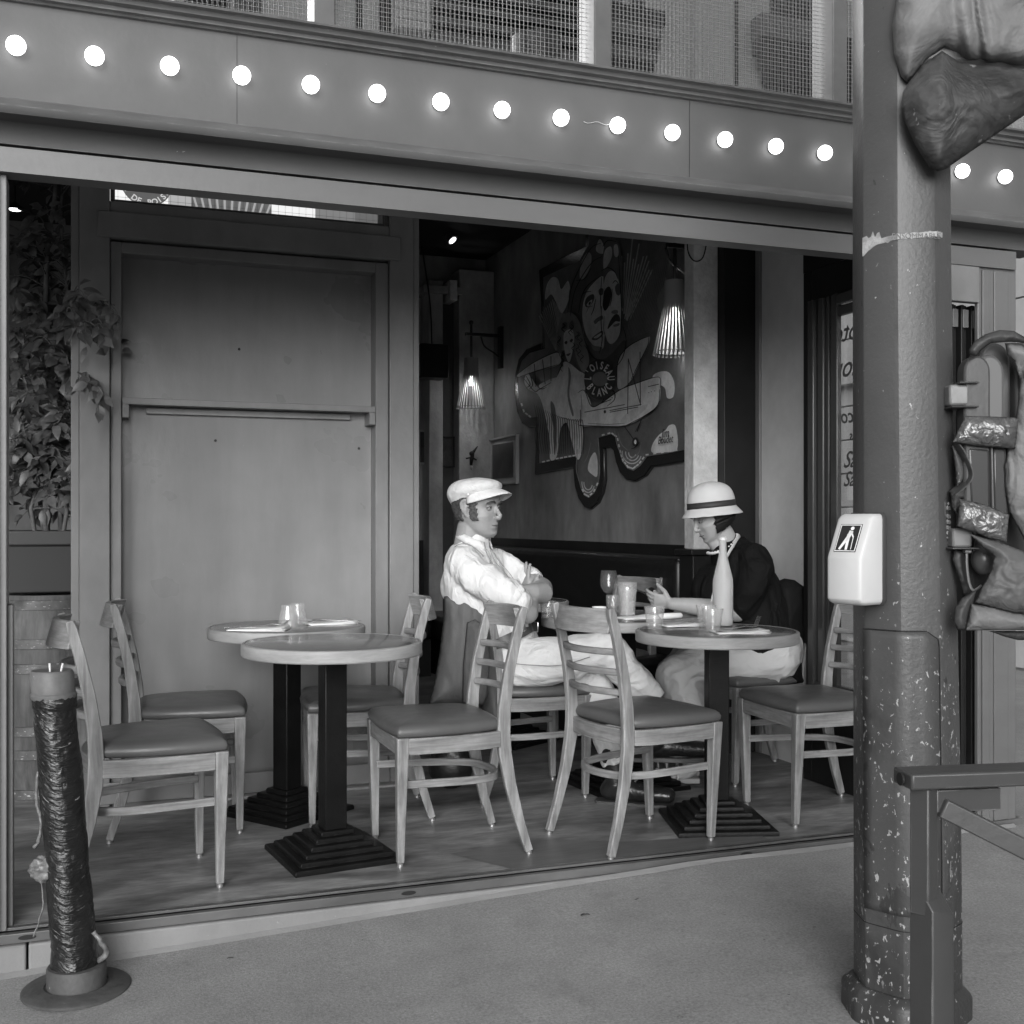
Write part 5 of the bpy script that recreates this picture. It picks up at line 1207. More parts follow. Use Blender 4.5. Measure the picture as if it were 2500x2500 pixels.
# embossed number plate
n_ = Vector((math.cos(R(315)), math.sin(R(315)), 0)); t_ = Vector((-n_.y, n_.x, 0))
zpl = EYE.z - (1278 - CY) / FPX * 2.78 - gz; c_ = facet_pt(315, 0.0, zpl, 0.002, 0.113, -0.002)
Mp = basis(c_, t_, (0, 0, 1), n_)
m = MB(); m.box(-0.0155, 0.0155, -0.053, 0.053, -0.003, 0.0015, Mp); npl = m.build("number_plate", M_pole, po, bevel=0.001)
m = MB(); add_text(m, "S 55537", 0.027, Mp @ Matrix.Translation((0, 0, 0.0026)) @ Matrix.Rotation(R(-90), 4, 'Z'), 0.0012, 0, 'CENTER', 0.0004)
for s_ in (-1, 1): m.lathe([(0.0, 0), (0.004, 0), (0.003, 0.003), (0, 0.003)], n=10, M=Mp @ Matrix.Translation((0, s_ * 0.048, 0.0012)))
m.build("lettering", mat("worn_plate_letters", 0.24, 0.5, var=0.3, vscale=60), npl)
# torn sticker band
zst = EYE.z - (585 - CY) / FPX * 2.74 - gz
sk = MB()
row = []
cols = []
for k in range(41):
    u_ = -1 + 2 * k / 40 * 1.5
    # walk over left facet, front facet, right facet
    s_len = 0.094; s_tot = (k / 40) * 2.35 * s_len
    if s_tot < s_len * 0.98: p_ = facet_pt(225, -hwf * 0.95 + s_tot, zst, 0.0012, 0.1095, -0.004)
    elif s_tot < s_len * 2: p_ = facet_pt(270, -hwf * 0.95 + (s_tot - s_len), zst, 0.0012, 0.1095, -0.004)
    else: p_ = facet_pt(315, -hwf * 0.95 + (s_tot - 2 * s_len), zst, 0.0012, 0.1095, -0.004)
    up_ = 0.007 + 0.004 * mnoise.noise(Vector((k * 0.7, 0, 0))) + (0.022 if k < 9 else 0) * (0.6 + 0.8 * mnoise.noise(Vector((k * 0.9, 2, 0)))); dn_ = 0.006 + 0.004 * mnoise.noise(Vector((k * 0.8, 5, 0))) + (0.020 if k < 6 else 0) * (1 - k / 6)
    cols.append([p_ + Vector((0, 0, -dn_ + 0.0004 * k)), p_ + Vector((0, 0, up_ + 0.0004 * k))])
sk.loft(cols, closed=False); sko = sk.build("torn_sticker", mat("sticker_residue", 0.27, 0.7, var=0.3, vscale=50), po)
m = MB(); add_text(m, "ENSOMMABLE", 0.0185, basis(facet_pt(270, -0.003, zst + 0.008, 0.0020, 0.1095, -0.004), (1, 0, 0), (0, 0, 1), (0, -1, 0)) , 0.0004, 0, 'CENTER'); m.build("lettering", mat("sticker_print", 0.12, 0.6, var=0.5, vscale=90), sko)

# push button box for pedestrians
bc_ = V(2087, 1365, 2.735); bxo = empty("crossing_button_box", (bc_.x, bc_.y, bc_.z), YAW); tag(bxo, "white plastic pedestrian button box with a walking blind figure on the pole's left side", "button box")
an = R(218); n_ = Vector((math.cos(an), math.sin(an), 0)); t_ = Vector((-n_.y, n_.x, 0)); Mb = basis((-0.004, 0, 0), t_, (0, 0, 1), n_)
w_, hgt, dp = 0.050, 0.108, 0.040
def boxring(y, front, back, ww):
    c = 0.012; r_ = []
    for (sx, a, b3) in ((-1, front, 0), (1, front, 0)): pass
    pts = [(-ww, back), (-ww, front - c), (-ww + c * 0.3, front - c * 0.3), (-ww + c, front), (ww - c, front), (ww - c * 0.3, front - c * 0.3), (ww, front - c), (ww, back)]
    return [Mb @ Vector((a, y, b3)) for a, b3 in pts]
m = MB(); prof = [(-hgt, dp * 0.55, w_ * 0.86), (-hgt + 0.006, dp * 0.85, w_ * 0.97), (-hgt + 0.014, dp, w_), (0.0, dp, w_), (0.006, dp - 0.001, w_), (0.095, dp - 0.042, w_), (0.103, dp - 0.050, w_ * 0.97), (hgt, dp - 0.058, w_ * 0.88)]
m.loft([boxring(y, f_, -0.046, ww) for y, f_, ww in prof]); m.build("case", mat("white_moulded_plastic", 0.50, 0.34, 0.5, var=0.03, vscale=8, flecks=[(0.35, 60, 0.745, (1, 1, 1), None)]), bxo, bevel=0.004, seg=3)
m = MB(); m.loft([boxring(y, -0.0465, -0.060, ww) for y, ww in ((-hgt - 0.003, w_ * 0.9), (-hgt + 0.01, w_ * 1.04), (hgt - 0.01, w_ * 1.04), (hgt + 0.003, w_ * 0.9))]); m.build("back_gasket", mat("rubber", 0.03, 0.6), bxo, bevel=0.003)
# pictogram on the sloping face
p0 = Vector((0, 0.050, dp - 0.0215)); sl = Vector((0, 0.089, -0.042)).normalized(); nn = Vector((1, 0, 0)).cross(sl)
Ms = Mb @ basis(p0, (1, 0, 0), sl, nn)
m = MB(); m.box(-0.030, 0.030, -0.036, 0.036, 0.0002, 0.0016, Ms); m.build("sign_border", mat("black_print", 0.02, 0.4), bxo)
m = MB(); m.box(-0.0285, 0.0285, -0.0345, 0.0345, 0.0018, 0.0019, Ms); m.build("sign_border_line", mat("white_print", 0.75, 0.4), bxo)
m = MB(); m.box(-0.0265, 0.0265, -0.0325, 0.0325, 0.002, 0.0021, Ms); m.build("sign_field", mat("black_print"), bxo)
m = MB()
m.lathe([(0, 0.0022), (0.0048, 0.0022), (0.0048, 0.0026), (0, 0.0026)], n=20, M=Ms @ Matrix.Translation((0.006, 0.0245, 0)))
def bar2(a, b4, w0, w1):
    a = Vector((*a, 0)); b4 = Vector((*b4, 0)); d = (b4 - a).normalized(); q = Vector((-d.y, d.x, 0))
    m.prism([Ms @ (v + Vector((0, 0, 0.0022))) for v in (a + q * w0, a - q * w0, b4 - q * w1, b4 + q * w1)], Ms.to_3x3() @ Vector((0, 0, 0.0004)))
bar2((0.005, 0.018), (0.0, 0.0), 0.0055, 0.005); bar2((0.0, 0.002), (-0.016, -0.030), 0.0045, 0.003); bar2((0.001, 0.001), (0.003, -0.031), 0.0042, 0.003); bar2((0.005, 0.016), (0.014, 0.002), 0.002, 0.0018); bar2((0.0145, 0.004), (0.016, -0.030), 0.0008, 0.0008); bar2((0.003, 0.016), (-0.003, 0.006), 0.002, 0.002)
m.build("pictogram", mat("white_print"), bxo)

# ------------------------------------------------------------------ steel barrier in the foreground
rp = V(2256, 1274, 1.42); gz2 = ground_z(rp.x, rp.y); ra = empty("steel_barrier", (rp.x, rp.y, gz2), YAW); tag(ra, "grey painted steel street barrier in the lower right foreground", "barrier")
M_rail = mat("barrier_paint", 0.047, 0.42, 0.5, var=0.07, vscale=8, bump=0.0006, bscale=60, edge=(0.33, 0.0025, 0.8), flecks=[(0.38, 24, 0.745, (1, 1, 0.5), None)])
zr = EYE.z - (1880 - CY) / FPX * 1.42 - gz2
Mr = Matrix.Translation((0, 0, zr)) @ Matrix.Rotation(R(9), 4, 'Z')
m = MB(); m.box(-0.028, 0.9, -0.022, 0.026, -0.020, 0, Mr); m.build("top_rail", M_rail, ra, bevel=0.003)
m = MB(); m.lathe([(0.0, 0.0), (0.008, 0.0), (0.008, 0.003), (0.0, 0.003)], n=16, M=Mr @ Matrix.Translation((-0.0295, 0, -0.010)) @ Matrix.Rotation(R(-90), 4, 'Y')); m.build("rail_end_hole", M_black, ra)
zs = EYE.z - (2170 - CY) / FPX * 1.42 - gz2
Mv = Matrix.Rotation(R(42), 4, 'Z')
m = MB(); m.box(-0.0125, 0.0125, -0.0125, 0.0125, zs - 0.03, zr - 0.0205, Mv); m.build("upright", M_rail, ra, bevel=0.0018)
Mv2 = Matrix.Translation((0.0095, 0.0, 0)) @ Matrix.Rotation(R(28), 4, 'Z')
m = MB(); a_ = 0.0185
m.hexa([Mv2 @ Vector(q) for q in ((-a_, -a_, -0.2), (a_, -a_, -0.2), (a_, a_, -0.2), (-a_, a_, -0.2))], [Mv2 @ Vector(q) for q in ((-a_, -a_, zs - 0.020), (a_, -a_, zs - 0.030), (a_, a_, zs + 0.014), (-a_, a_, zs + 0.02))])
m.build("sleeve", M_rail, ra, bevel=0.002)
m = MB(); A_, B_ = Vector((0.02, 0, zr - 0.045)), Vector((0.36, -0.03, zr - 0.215)); d_ = (B_ - A_).normalized(); q_ = Vector((-d_.z, 0, d_.x))
m.strip([A_, B_], 0.024, 0.024, (q_, Vector((0, 1, 0)))); m.build("brace", M_rail, ra, bevel=0.002)
m = MB(); m.box(0.014, 0.10, -0.006, 0.006, -0.052, -0.0245, Mr); m.build("gusset", M_rail, ra, bevel=0.001)
m = MB(); m.box(0.86, 0.9, -0.0125, 0.0125, -(zr + 0.15), -0.0245, Mr); m.build("upright", M_rail, ra, bevel=0.0018)

# ------------------------------------------------------------------ traffic signals wrapped in tarpaulin on the pole's right side
M_tarp = mat("grey_tarpaulin", 0.13, 0.62, 0.5, var=0.18, vscale=7, bump=0.0012, bscale=90, folds=(9, (1, 1, 1), 0.012), rvar=0.08)
M_tarp_d = mat("dark_tarpaulin", 0.036, 0.6, 0.5, var=0.5, vscale=9, bump=0.0014, bscale=60, folds=(10, (1, 1, 1), 0.010), flecks=[(0.14, 26, 0.66, (1, 1, 1), None)])
M_foil = mat("silver_tape", 0.15, 0.38, 0.5, 0.6, var=0.25, vscale=12, folds=(22, (1, 1, 1), 0.010), bump=0.0006, bscale=90)
M_hous = mat("signal_housing_plastic", 0.055, 0.30, 0.5, var=0.1, vscale=8, bump=0.0004, bscale=60)
sgp = V(2400, -40, 2.78); up_ = wempty("wrapped_signal_head", sgp); tag(up_, "traffic signal head wrapped in crumpled grey tarpaulin at the top right of the pole", "traffic signal")
A = [(2186, -150), (2189, 0), (2179, 60), (2182, 130), (2200, 188), (2218, 203), (2262, 150), (2305, 118), (2350, 146), (2430, 152), (2620, 172), (2620, -150)]
B = [(2215, 206), (2250, 160), (2300, 124), (2340, 150), (2400, 158), (2620, 176), (2620, 190), (2500, 282), (2400, 350), (2310, 412), (2290, 419), (2268, 408), (2235, 355), (2210, 300), (2201, 262), (2204, 226)]
sheet("cover_sheet", A, 2.74, 0.07, M_tarp, up_, amp=0.024, scale=0.009, stretch=(1.0, 0.4), step=8, soft=30, seed=1.3)
sheet("folded_flap", B, 2.70, 0.075, M_tarp_d, up_, amp=0.010, scale=0.011, step=8, soft=45, seed=4.0)
m = MB(); m.box(-0.02, 0.30, -0.02, 0.16, -0.02, 0.55, basis(V(2240, 150, 2.74), RIGHT, FWD, UP)); m.build("housing", M_hous, up_, bevel=0.02)
m = MB(); m.tube([V(2230, 40, 2.84), V(2330, 40, 2.84)], 0.025, 12); m.build("bracket", M_hous, up_, smooth=True)

lw = wempty("wrapped_pedestrian_signal", V(2420, 1200, 2.80)); tag(lw, "pedestrian signal bound with silver tape and tarpaulin beside the pole's right side", "traffic signal")
Z = lambda L: [(2150 + x / 2.274, 750 + y / 2.274) for x, y in L]
def arch(x0, x1, ytop, ybot, n=14):
    c_ = (x0 + x1) / 2; r_ = (x1 - x0) / 2; return [(c_ + r_ * math.cos(R(180 - 180 * i / n)), ytop + r_ * 1.25 - r_ * 1.25 * math.sin(R(180 * i / n))) for i in range(n + 1)] + [(x1, ybot), (x0, ybot)]
def slab(name, poly, D, th, m_, bev=0.006):
    b = MB(); b.prism([V(x, y, D) for x, y in poly], FWD * th); return b.build(name, m_, lw, bevel=bev)
slab("housing", Z(arch(465, 612, 268, 1180)), 2.730, 0.05, M_hous); slab("housing_rim", Z(arch(520, 690, 262, 1180)), 2.752, 0.06, mat("signal_housing_light", 0.10, 0.32), 0.008); slab("housing_back", Z(arch(545, 724, 195, 1180)), 2.775, 0.08, M_hous, 0.008)
slab("housing_core", Z([(475, 700), (900, 700), (900, 1785), (470, 1785)]), 2.83, 0.10, mat("dark_core_plastic", 0.02, 0.6), 0.02); slab("housing_door", Z([(724, 230), (900, 195), (900, 1150), (724, 1150)]), 2.80, 0.10, M_hous, 0.02)
sheet("visor_sheet", Z([(492, 262), (490, 235), (520, 190), (580, 150), (660, 126), (740, 132), (800, 165), (870, 240), (860, 290), (800, 200), (720, 192), (610, 200), (560, 235), (530, 270)]), 2.71, 0.02, M_tarp_d, lw, amp=0.004, step=4, soft=12)
sheet("cover_sheet", Z([(700, 262), (690, 200), (800, 198), (900, 220), (900, 1400), (850, 1390), (770, 1240), (715, 1130), (690, 1000), (686, 900), (706, 785), (745, 640), (765, 520), (775, 400), (740, 300)]), 2.735, 0.03, M_tarp, lw, amp=0.008, scale=0.03, step=5, soft=20, stretch=(1, 0.5))
sheet("tape_band", Z([(468, 603), (600, 606), (742, 612), (767, 622), (747, 785), (700, 783), (550, 772), (400, 750), (428, 690)]), 2.715, 0.022, M_foil, lw, amp=0.005, scale=0.06, step=4, soft=16, seed=7)
slab("lower_case", Z([(470, 765), (620, 775), (625, 1150), (488, 1130)]), 2.728, 0.05, mat("glossy_dark_case", 0.035, 0.22), 0.012)
slab("lower_case_side", Z([(622, 775), (700, 785), (712, 1160), (628, 1150)]), 2.734, 0.05, mat("glossy_dark_case"), 0.006)
slab("case_seam", Z([(614, 770), (624, 771), (632, 1140), (620, 1140)]), 2.722, 0.02, mat("signal_housing_light"), 0.002)
q = MB(); pts = spline([V(*Z([c_])[0], d_) for c_, d_ in (((402, 762), 2.74), ((440, 800), 2.735), ((486, 900), 2.73), ((486, 950), 2.73), ((445, 995), 2.735), ((395, 1035), 2.74))], 6)
q.tube(pts, [(0.0015, 0.020)] * len(pts), 8, ref=tuple(RIGHT)); q.build("loose_strap", M_tarp_d, lw, smooth='all')
sheet("flap", Z([(398, 765), (425, 800), (470, 880), (482, 930), (440, 985), (425, 1000), (415, 900)]), 2.745, 0.01, M_tarp_d, lw, amp=0.004, step=4, soft=10)
sheet("flap", Z([(388, 1035), (440, 1005), (480, 985), (470, 1060), (440, 1065), (430, 1160), (395, 1110)]), 2.74, 0.014, M_tarp_d, lw, amp=0.004, step=4, soft=10)
sheet("tape_band", Z([(438, 1063), (560, 1090), (640, 1120), (713, 1152), (700, 1305), (600, 1282), (520, 1250), (425, 1215)]), 2.705, 0.018, M_foil, lw, amp=0.006, scale=0.05, step=4, soft=14, seed=3)
M_br = mat("galvanised_bracket", 0.17, 0.45, 0.5, 0.2, var=0.15, vscale=20)
def vb(name, x0, y0, x1, y1, D, th, m_, bev=0.003): return slab(name, Z([(x0, y0), (x1, y0), (x1, y1), (x0, y1)]), D, th, m_, bev)
vb("bracket_block", 383, 428, 497, 545, 2.73, 0.06, M_br, 0.006); vb("bracket_plate", 440, 412, 550, 422, 2.715, 0.08, M_hous); vb("bracket_plate", 395, 546, 548, 556, 2.715, 0.08, M_hous)
vb("spring_bolt", 497, 472, 546, 534, 2.745, 0.02, M_hous, 0.008); vb("bolt_head", 455, 398, 490, 412, 2.74, 0.02, M_br, 0.004); vb("bolt_head", 462, 557, 496, 573, 2.74, 0.02, M_br, 0.004)
vb("bracket_block", 400, 1228, 510, 1334, 2.735, 0.06, mat("bracket_grey", 0.14, 0.45), 0.006); vb("bracket_plate", 398, 1335, 552, 1344, 2.715, 0.08, M_hous); vb("bolt_head", 470, 1345, 508, 1366, 2.735, 0.02, M_br, 0.003)
c_ = V(*Z([(570, 1400)])[0], 2.77); m = MB(); m.sphere(c_, (0.028, 0.028, 0.038), 20, 14); m.tube([c_, V(*Z([(600, 1250)])[0], 2.77)], 0.027, 16); m.build("rounded_end", M_hous, lw, smooth='all')
q = MB(); pts = spline([V(*Z([c_])[0], d_) for c_, d_ in (((478, 1366), 2.73), ((480, 1440), 2.73), ((492, 1530), 2.73), ((516, 1572), 2.73), ((560, 1545), 2.735))], 6); q.tube(pts, [(0.0035, 0.001)] * len(pts), 6, ref=tuple(RIGHT)); q.build("thin_strap", mat("signal_housing_light"), lw, smooth='all')
sheet("flap", Z([(397, 1400), (410, 1340), (470, 1350), (480, 1450), (495, 1540), (515, 1570), (545, 1555), (520, 1600), (460, 1590), (425, 1480)]), 2.76, 0.01, mat("flap_black", 0.02, 0.5), lw, amp=0.004, step=4, soft=10)
sheet("cover_sheet", Z([(500, 1262), (655, 1302), (900, 1395), (900, 1720), (700, 1690), (524, 1640), (560, 1560), (605, 1480), (632, 1385), (560, 1330)]), 2.70, 0.03, mat("mid_tarpaulin", 0.075, 0.6, 0.5, var=0.2, vscale=8, folds=(12, (1, 1, 1), 0.008)), lw, amp=0.006, scale=0.03, step=5, soft=20, seed=9)
sheet("bottom_fold", Z([(503, 1645), (620, 1668), (740, 1700), (900, 1715), (900, 1795), (700, 1792), (470, 1796), (485, 1740)]), 2.685, 0.022, M_tarp, lw, amp=0.004, scale=0.03, step=4, soft=12, seed=2)
sheet("fold_end", Z([(404, 1740), (412, 1670), (450, 1615), (500, 1582), (532, 1570), (515, 1640), (492, 1710), (478, 1796), (425, 1792)]), 2.70, 0.02, M_tarp_d, lw, amp=0.003, step=4, soft=14, seed=6)
sheet("hanging_corner", Z([(600, 1797), (900, 1797), (900, 1850), (760, 1848), (690, 1830)]), 2.72, 0.01, M_tarp_d, lw, amp=0.003, step=4, soft=10)
# ------------------------------------------------------------------ people
def fused(mbx, name, m, parent, voxel=0.005, smooth=6, wr=None, shade=True):
    """union the overlapping limbs into one continuous surface"""
    me = bpy.data.meshes.new(name + "_tmp"); me.from_pydata([tuple(v) for v in mbx.v], [], mbx.f); me.update()
    bm = bmesh.new(); bm.from_mesh(me); bmesh.ops.recalc_face_normals(bm, faces=bm.faces); bm.to_mesh(me); bm.free()
    o = bpy.data.objects.new(name + "_tmp", me); link(o)
    r = o.modifiers.new("r", 'REMESH'); r.mode = 'VOXEL'; r.voxel_size = voxel; r.adaptivity = 0
    if smooth: s_ = o.modifiers.new("s", 'SMOOTH'); s_.iterations = smooth; s_.factor = 0.5
    dg = bpy.context.evaluated_depsgraph_get(); nm = bpy.data.meshes.new_from_object(o.evaluated_get(dg))
    bpy.data.objects.remove(o); bpy.data.meshes.remove(me)
    nm.name = name; nm.materials.clear(); nm.materials.append(m)
    if wr:
        nm.update(); nr = [v.normal.copy() for v in nm.vertices]
        for v, n_ in zip(nm.vertices, nr): v.co += n_ * wr(v.co)
    for p in nm.polygons: p.use_smooth = True
    o = bpy.data.objects.new(name, nm); link(o); o.parent = parent
    if parent.name in WORLD: o.location = -parent.location
    return o
def limb(m, pts, rad, ref=None, n=20, caps=True):
    m.tube(pts, rad, n, True, ref)
    if caps:
        for p, r in ((pts[0], rad[0]), (pts[-1], rad[-1])):
            rr = r if isinstance(r, (int, float)) else min(r); m.sphere(p, rr * 0.98, 16, 10)
def tab(xs, ys, x):
    if x <= xs[0]: return ys[0]
    for i in range(len(xs) - 1):
        if x <= xs[i + 1]:
            t_ = (x - xs[i]) / (xs[i + 1] - xs[i]); t2 = t_ * t_ * (3 - 2 * t_) * 0.35 + t_ * 0.65; return ys[i] + (ys[i + 1] - ys[i]) * t2
    return ys[-1]
HZ = [-.120, -.112, -.100, -.085, -.065, -.045, -.02, .0, .03, .06, .09, .108, .118]
XF = [.050, .070, .081, .083, .085, .086, .084, .083, .090, .086, .062, .034, .004]
XB = [.020, .005, -.012, -.030, -.055, -.075, -.090, -.098, -.102, -.096, -.074, -.045, -.004]
HW = [.012, .026, .040, .051, .059, .065, .070, .073, .076, .073, .058, .036, .004]
def gauss(a, b, s_): return math.exp(-((a / b) ** 2 + (0 if s_ is None else s_)))
def head_pt(th, z, off=0.0, jaw=1.0):
    # th: 0 = face front, +left
    xf, xb, w = tab(HZ, XF, z), tab(HZ, XB, z), tab(HZ, HW, z) * (jaw if z < -0.03 else 1)
    cx_ = xb + (xf - xb) * 0.46; c, s_ = math.cos(th), math.sin(th)
    ax = (xf - cx_) if c > 0 else (cx_ - xb)
    e = 0.86 if c > 0 else 1.0
    x = cx_ + ax * math.copysign(abs(c) ** e, c); y = w * math.copysign(abs(s_) ** 0.9, s_)
    if c > 0:
        for sd in (-1, 1):
            g1 = math.exp(-(((y - sd * 0.033) / 0.017) ** 2 + ((z - 0.002) / 0.013) ** 2)); x -= 0.011 * g1
            g2 = math.exp(-(((y - sd * 0.046) / 0.018) ** 2 + ((z + 0.026) / 0.018) ** 2)); x += 0.005 * g2
            g3 = math.exp(-(((y - sd * 0.032) / 0.022) ** 2 + ((z - 0.022) / 0.008) ** 2)); x += 0.005 * g3
            g4 = math.exp(-(((y - sd * 0.030) / 0.010) ** 2 + ((z + 0.055) / 0.022) ** 2)); x -= 0.003 * g4
        x += 0.006 * math.exp(-((y / 0.022) ** 2 + ((z + 0.061) / 0.006) ** 2)); x += 0.006 * math.exp(-((y / 0.020) ** 2 + ((z + 0.074) / 0.006) ** 2))
        x -= 0.004 * math.exp(-((y / 0.024) ** 2 + ((z + 0.0675) / 0.0025) ** 2)); x -= 0.003 * math.exp(-((y / 0.02) ** 2 + ((z + 0.086) / 0.006) ** 2))
        x += 0.006 * math.exp(-((y / 0.020) ** 2 + ((z + 0.102) / 0.012) ** 2))
    v = Vector((x, y, z))
    if off: v += Vector((x - cx_, y, (z - 0.01) * 0.5)).normalized() * off
    return v
def add_head(m, M, nose=1.0, jaw=1.0, ear=True):
    rings = []; zs = [-.120 + 0.238 * i / 72 for i in range(73)]
    for z in zs: rings.append([M @ head_pt(2 * math.pi * k / 72, z, 0, jaw) for k in range(72)])
    m.loft(rings)
    T = lambda x, y, z: M @ Vector((x, y, z)); S = M.to_scale().x
    m.tube([T(.076, 0, .018), T(.084, 0, .004), T(.092 + .004 * nose, 0, -.014), T(.102 + .005 * nose, 0, -.029), T(.100, 0, -.040), T(.086, 0, -.044)], [.006 * S, .007 * S, .0085 * S, .0098 * S, .0085 * S, .006 * S], 14)
    for sd in (-1, 1): m.sphere(T(.094, sd * .0105, -.037), (.0075 * S, .0052 * S, .0052 * S), 12, 8)
    if ear:
        for sd in (-1, 1):
            P = [T(-.004, sd * .074, -.035), T(-.010, sd * .080, -.020), T(-.020, sd * .087, .002), T(-.018, sd * .088, .022), T(-.004, sd * .083, .030), T(.008, sd * .076, .020), T(.006, sd * .074, .002)]
            m.tube(spline(P, 4), [.0055 * S] * 25, 8); m.tube([T(-.004, sd * .072, -.036), T(-.006, sd * .078, -.01), T(-.006, sd * .076, .02)], [.008 * S, .008 * S, .008 * S], 8)
def add_hand(m, W, d, nrm, side, size=1.0, curls=(0.5, 0.6, 0.7, 0.8), thumb=0.4, spread=0.06):
    # W wrist, d pointing along the hand, nrm the palm normal (palm faces nrm), side the thumb direction
    d = Vector(d).normalized(); nrm = Vector(nrm); nrm = (nrm - d * nrm.dot(d)).normalized(); s_ = Vector(side); s_ = (s_ - d * s_.dot(d) - nrm * s_.dot(nrm)).normalized(); W = Vector(W)
    k = size
    m.tube([W - d * .01 * k, W + d * .03 * k, W + d * .065 * k, W + d * .088 * k], [(.026 * k, .019 * k), (.034 * k, .017 * k), (.040 * k, .0145 * k), (.037 * k, .011 * k)], 16, True, tuple(s_))
    for i, (o_, L) in enumerate(((.029, .072), (.0095, .080), (-.010, .075), (-.028, .060))):
        c_ = curls[i]; b0 = W + d * (.080 - .004 * abs(i - 1)) * k + s_ * o_ * k; dd = (d + s_ * spread * (1.5 - i)).normalized(); P = [b0 - dd * .02 * k, b0]; ang = 0
        for seg_, fr in enumerate((.45, .31, .24)):
            ang += c_ * (1.0, 1.15, .8)[seg_]; P.append(P[-1] + (dd * math.cos(ang) + nrm * math.sin(ang)) * L * fr * k)
        limb(m, P, [.0095 * k, .0098 * k, .0090 * k, .0084 * k, .0072 * k], None, 10)
    tb_ = W + d * .018 * k + s_ * .022 * k; t1 = (s_ * .85 + d * .65 + nrm * .25).normalized(); t2 = (s_ * (.55 - thumb) + d * .9 + nrm * (.3 + thumb)).normalized()
    limb(m, [tb_, tb_ + t1 * .038 * k, tb_ + t1 * .038 * k + t2 * .032 * k, tb_ + t1 * .038 * k + t2 * .058 * k], [.013 * k, .0115 * k, .0098 * k, .0078 * k], None, 10)
def head_matrix(c, yaw_from_right, pitch=0.0, roll=0.0, s=1.0):
    # yaw: 0 looks to image right; negative turns towards the camera
    a = R(yaw_from_right); f = RIGHT * math.cos(a) + FWD * math.sin(a); l = UP.cross(f)
    B_ = basis((0, 0, 0), f, l, UP); return Matrix.Translation(c) @ B_ @ Matrix.Rotation(R(pitch), 4, 'Y') @ Matrix.Rotation(R(roll), 4, 'X') @ Matrix.Scale(s, 4)
def hair_patch(M, cond, off, step_th=3, step_z=0.0035, jaw=1.0, rough=0.0, ths=(-180, 180), zr=(-.12, .118)):
    m = MB(); idx = {}; ths_ = range(ths[0], ths[1] + 1, step_th); zs = []; z = zr[0]
    while z <= zr[1]: zs.append(z); z += step_z
    G = []
    for z in zs:
        row = []
        for t_ in ths_:
            o_ = off + rough * mnoise.noise(Vector((t_ * 0.12, z * 160, 3)))
            row.append((M @ head_pt(R(t_), z, o_, jaw), cond(t_ + 6 * mnoise.noise(Vector((t_ * .1, z * 90, 0))), z + 0.004 * mnoise.noise(Vector((t_ * .17, z * 50, 9))))))
        G.append(row)
    for row in G:
        for p, c_ in row: m.v.append(p)
    w = len(G[0])
    for j in range(len(G) - 1):
        for i in range(w - 1):
            if G[j][i][1] and G[j + 1][i][1] and G[j][i + 1][1] and G[j + 1][i + 1][1]: m.f.append((j * w + i, j * w + i + 1, (j + 1) * w + i + 1, (j + 1) * w + i))
    return m
def clean(o):
    bm = bmesh.new(); bm.from_mesh(o.data); bmesh.ops.delete(bm, geom=[v for v in bm.verts if not v.link_faces], context='VERTS'); bmesh.ops.recalc_face_normals(bm, faces=bm.faces); bm.to_mesh(o.data); bm.free()
def folds(sc=9.0, amp=0.006, st=(1, 1, 1), seed=0.0, r2=0.4):
    def f(co):
        q = Vector((co.x * st[0], co.y * st[1], co.z * st[2])) * sc + Vector((seed, seed, seed))
        q += Vector((mnoise.noise(q * .5), mnoise.noise(q * .5 + Vector((9, 0, 0))), 0)) * 0.8
        a = 1 - abs(mnoise.noise(q)) * 2; b_ = 1 - abs(mnoise.noise(q * 2.3)) * 2
        return amp * (a * (1 - r2) + b_ * r2) - amp * 0.5
    return f
M_skin = mat("skin", 0.25, 0.45, 0.4, var=0.07, vscale=22, bump=0.0006, bscale=130, sss=0.15)
M_skin2 = mat("pale_skin", 0.34, 0.5, 0.35, var=0.05, vscale=20, bump=0.0004, bscale=130, sss=0.15)
M_hair = mat("dark_hair", 0.05, 0.5, 0.4, var=0.7, vscale=120, bump=0.003, bscale=220)
M_hairb = mat("black_hair", 0.008, 0.6, 0.3, bump=0.002, bscale=120, bstretch=(1, 1, 0.08))
M_shirt = mat("white_cotton_shirt", 0.58, 0.85, 0.2, bump=0.0004, bscale=300, folds=(13, (1, 1, 0.5), 0.016), var=0.03)
M_trous = mat("cream_cotton_trousers", 0.60, 0.85, 0.2, bump=0.0004, bscale=260, folds=(11, (0.6, 1, 1), 0.018), var=0.05, vscale=5)
M_cap = mat("pale_linen_cap", 0.56, 0.9, 0.2, bump=0.0006, bscale=400, folds=(16, (1, 1, 1), 0.010), var=0.04)
M_boot = mat("black_boot_leather", 0.018, 0.28, 0.6, folds=(22, (1, 1, 1), 0.004))
M_belt = mat("dark_belt_leather", 0.06, 0.4, 0.5, var=0.3)
M_jack = mat("waxed_grey_jacket", 0.085, 0.75, 0.3, var=0.25, vscale=4, vstretch=(1, 1, 0.4), bump=0.001, bscale=120, folds=(7, (1.4, 1.4, 0.3), 0.010))
M_bjack = mat("black_jacket_cloth", 0.008, 0.8, 0.15, folds=(7, (1.4, 1.4, 0.3), 0.010))
M_top = mat("black_knit_top", 0.007, 0.8, 0.15, bump=0.0004, bscale=400, folds=(8, (1, 1, 0.6), 0.03))
M_skirt = mat("pale_grey_skirt", 0.45, 0.85, 0.25, var=0.04, folds=(6, (0.8, 1, 1), 0.03))

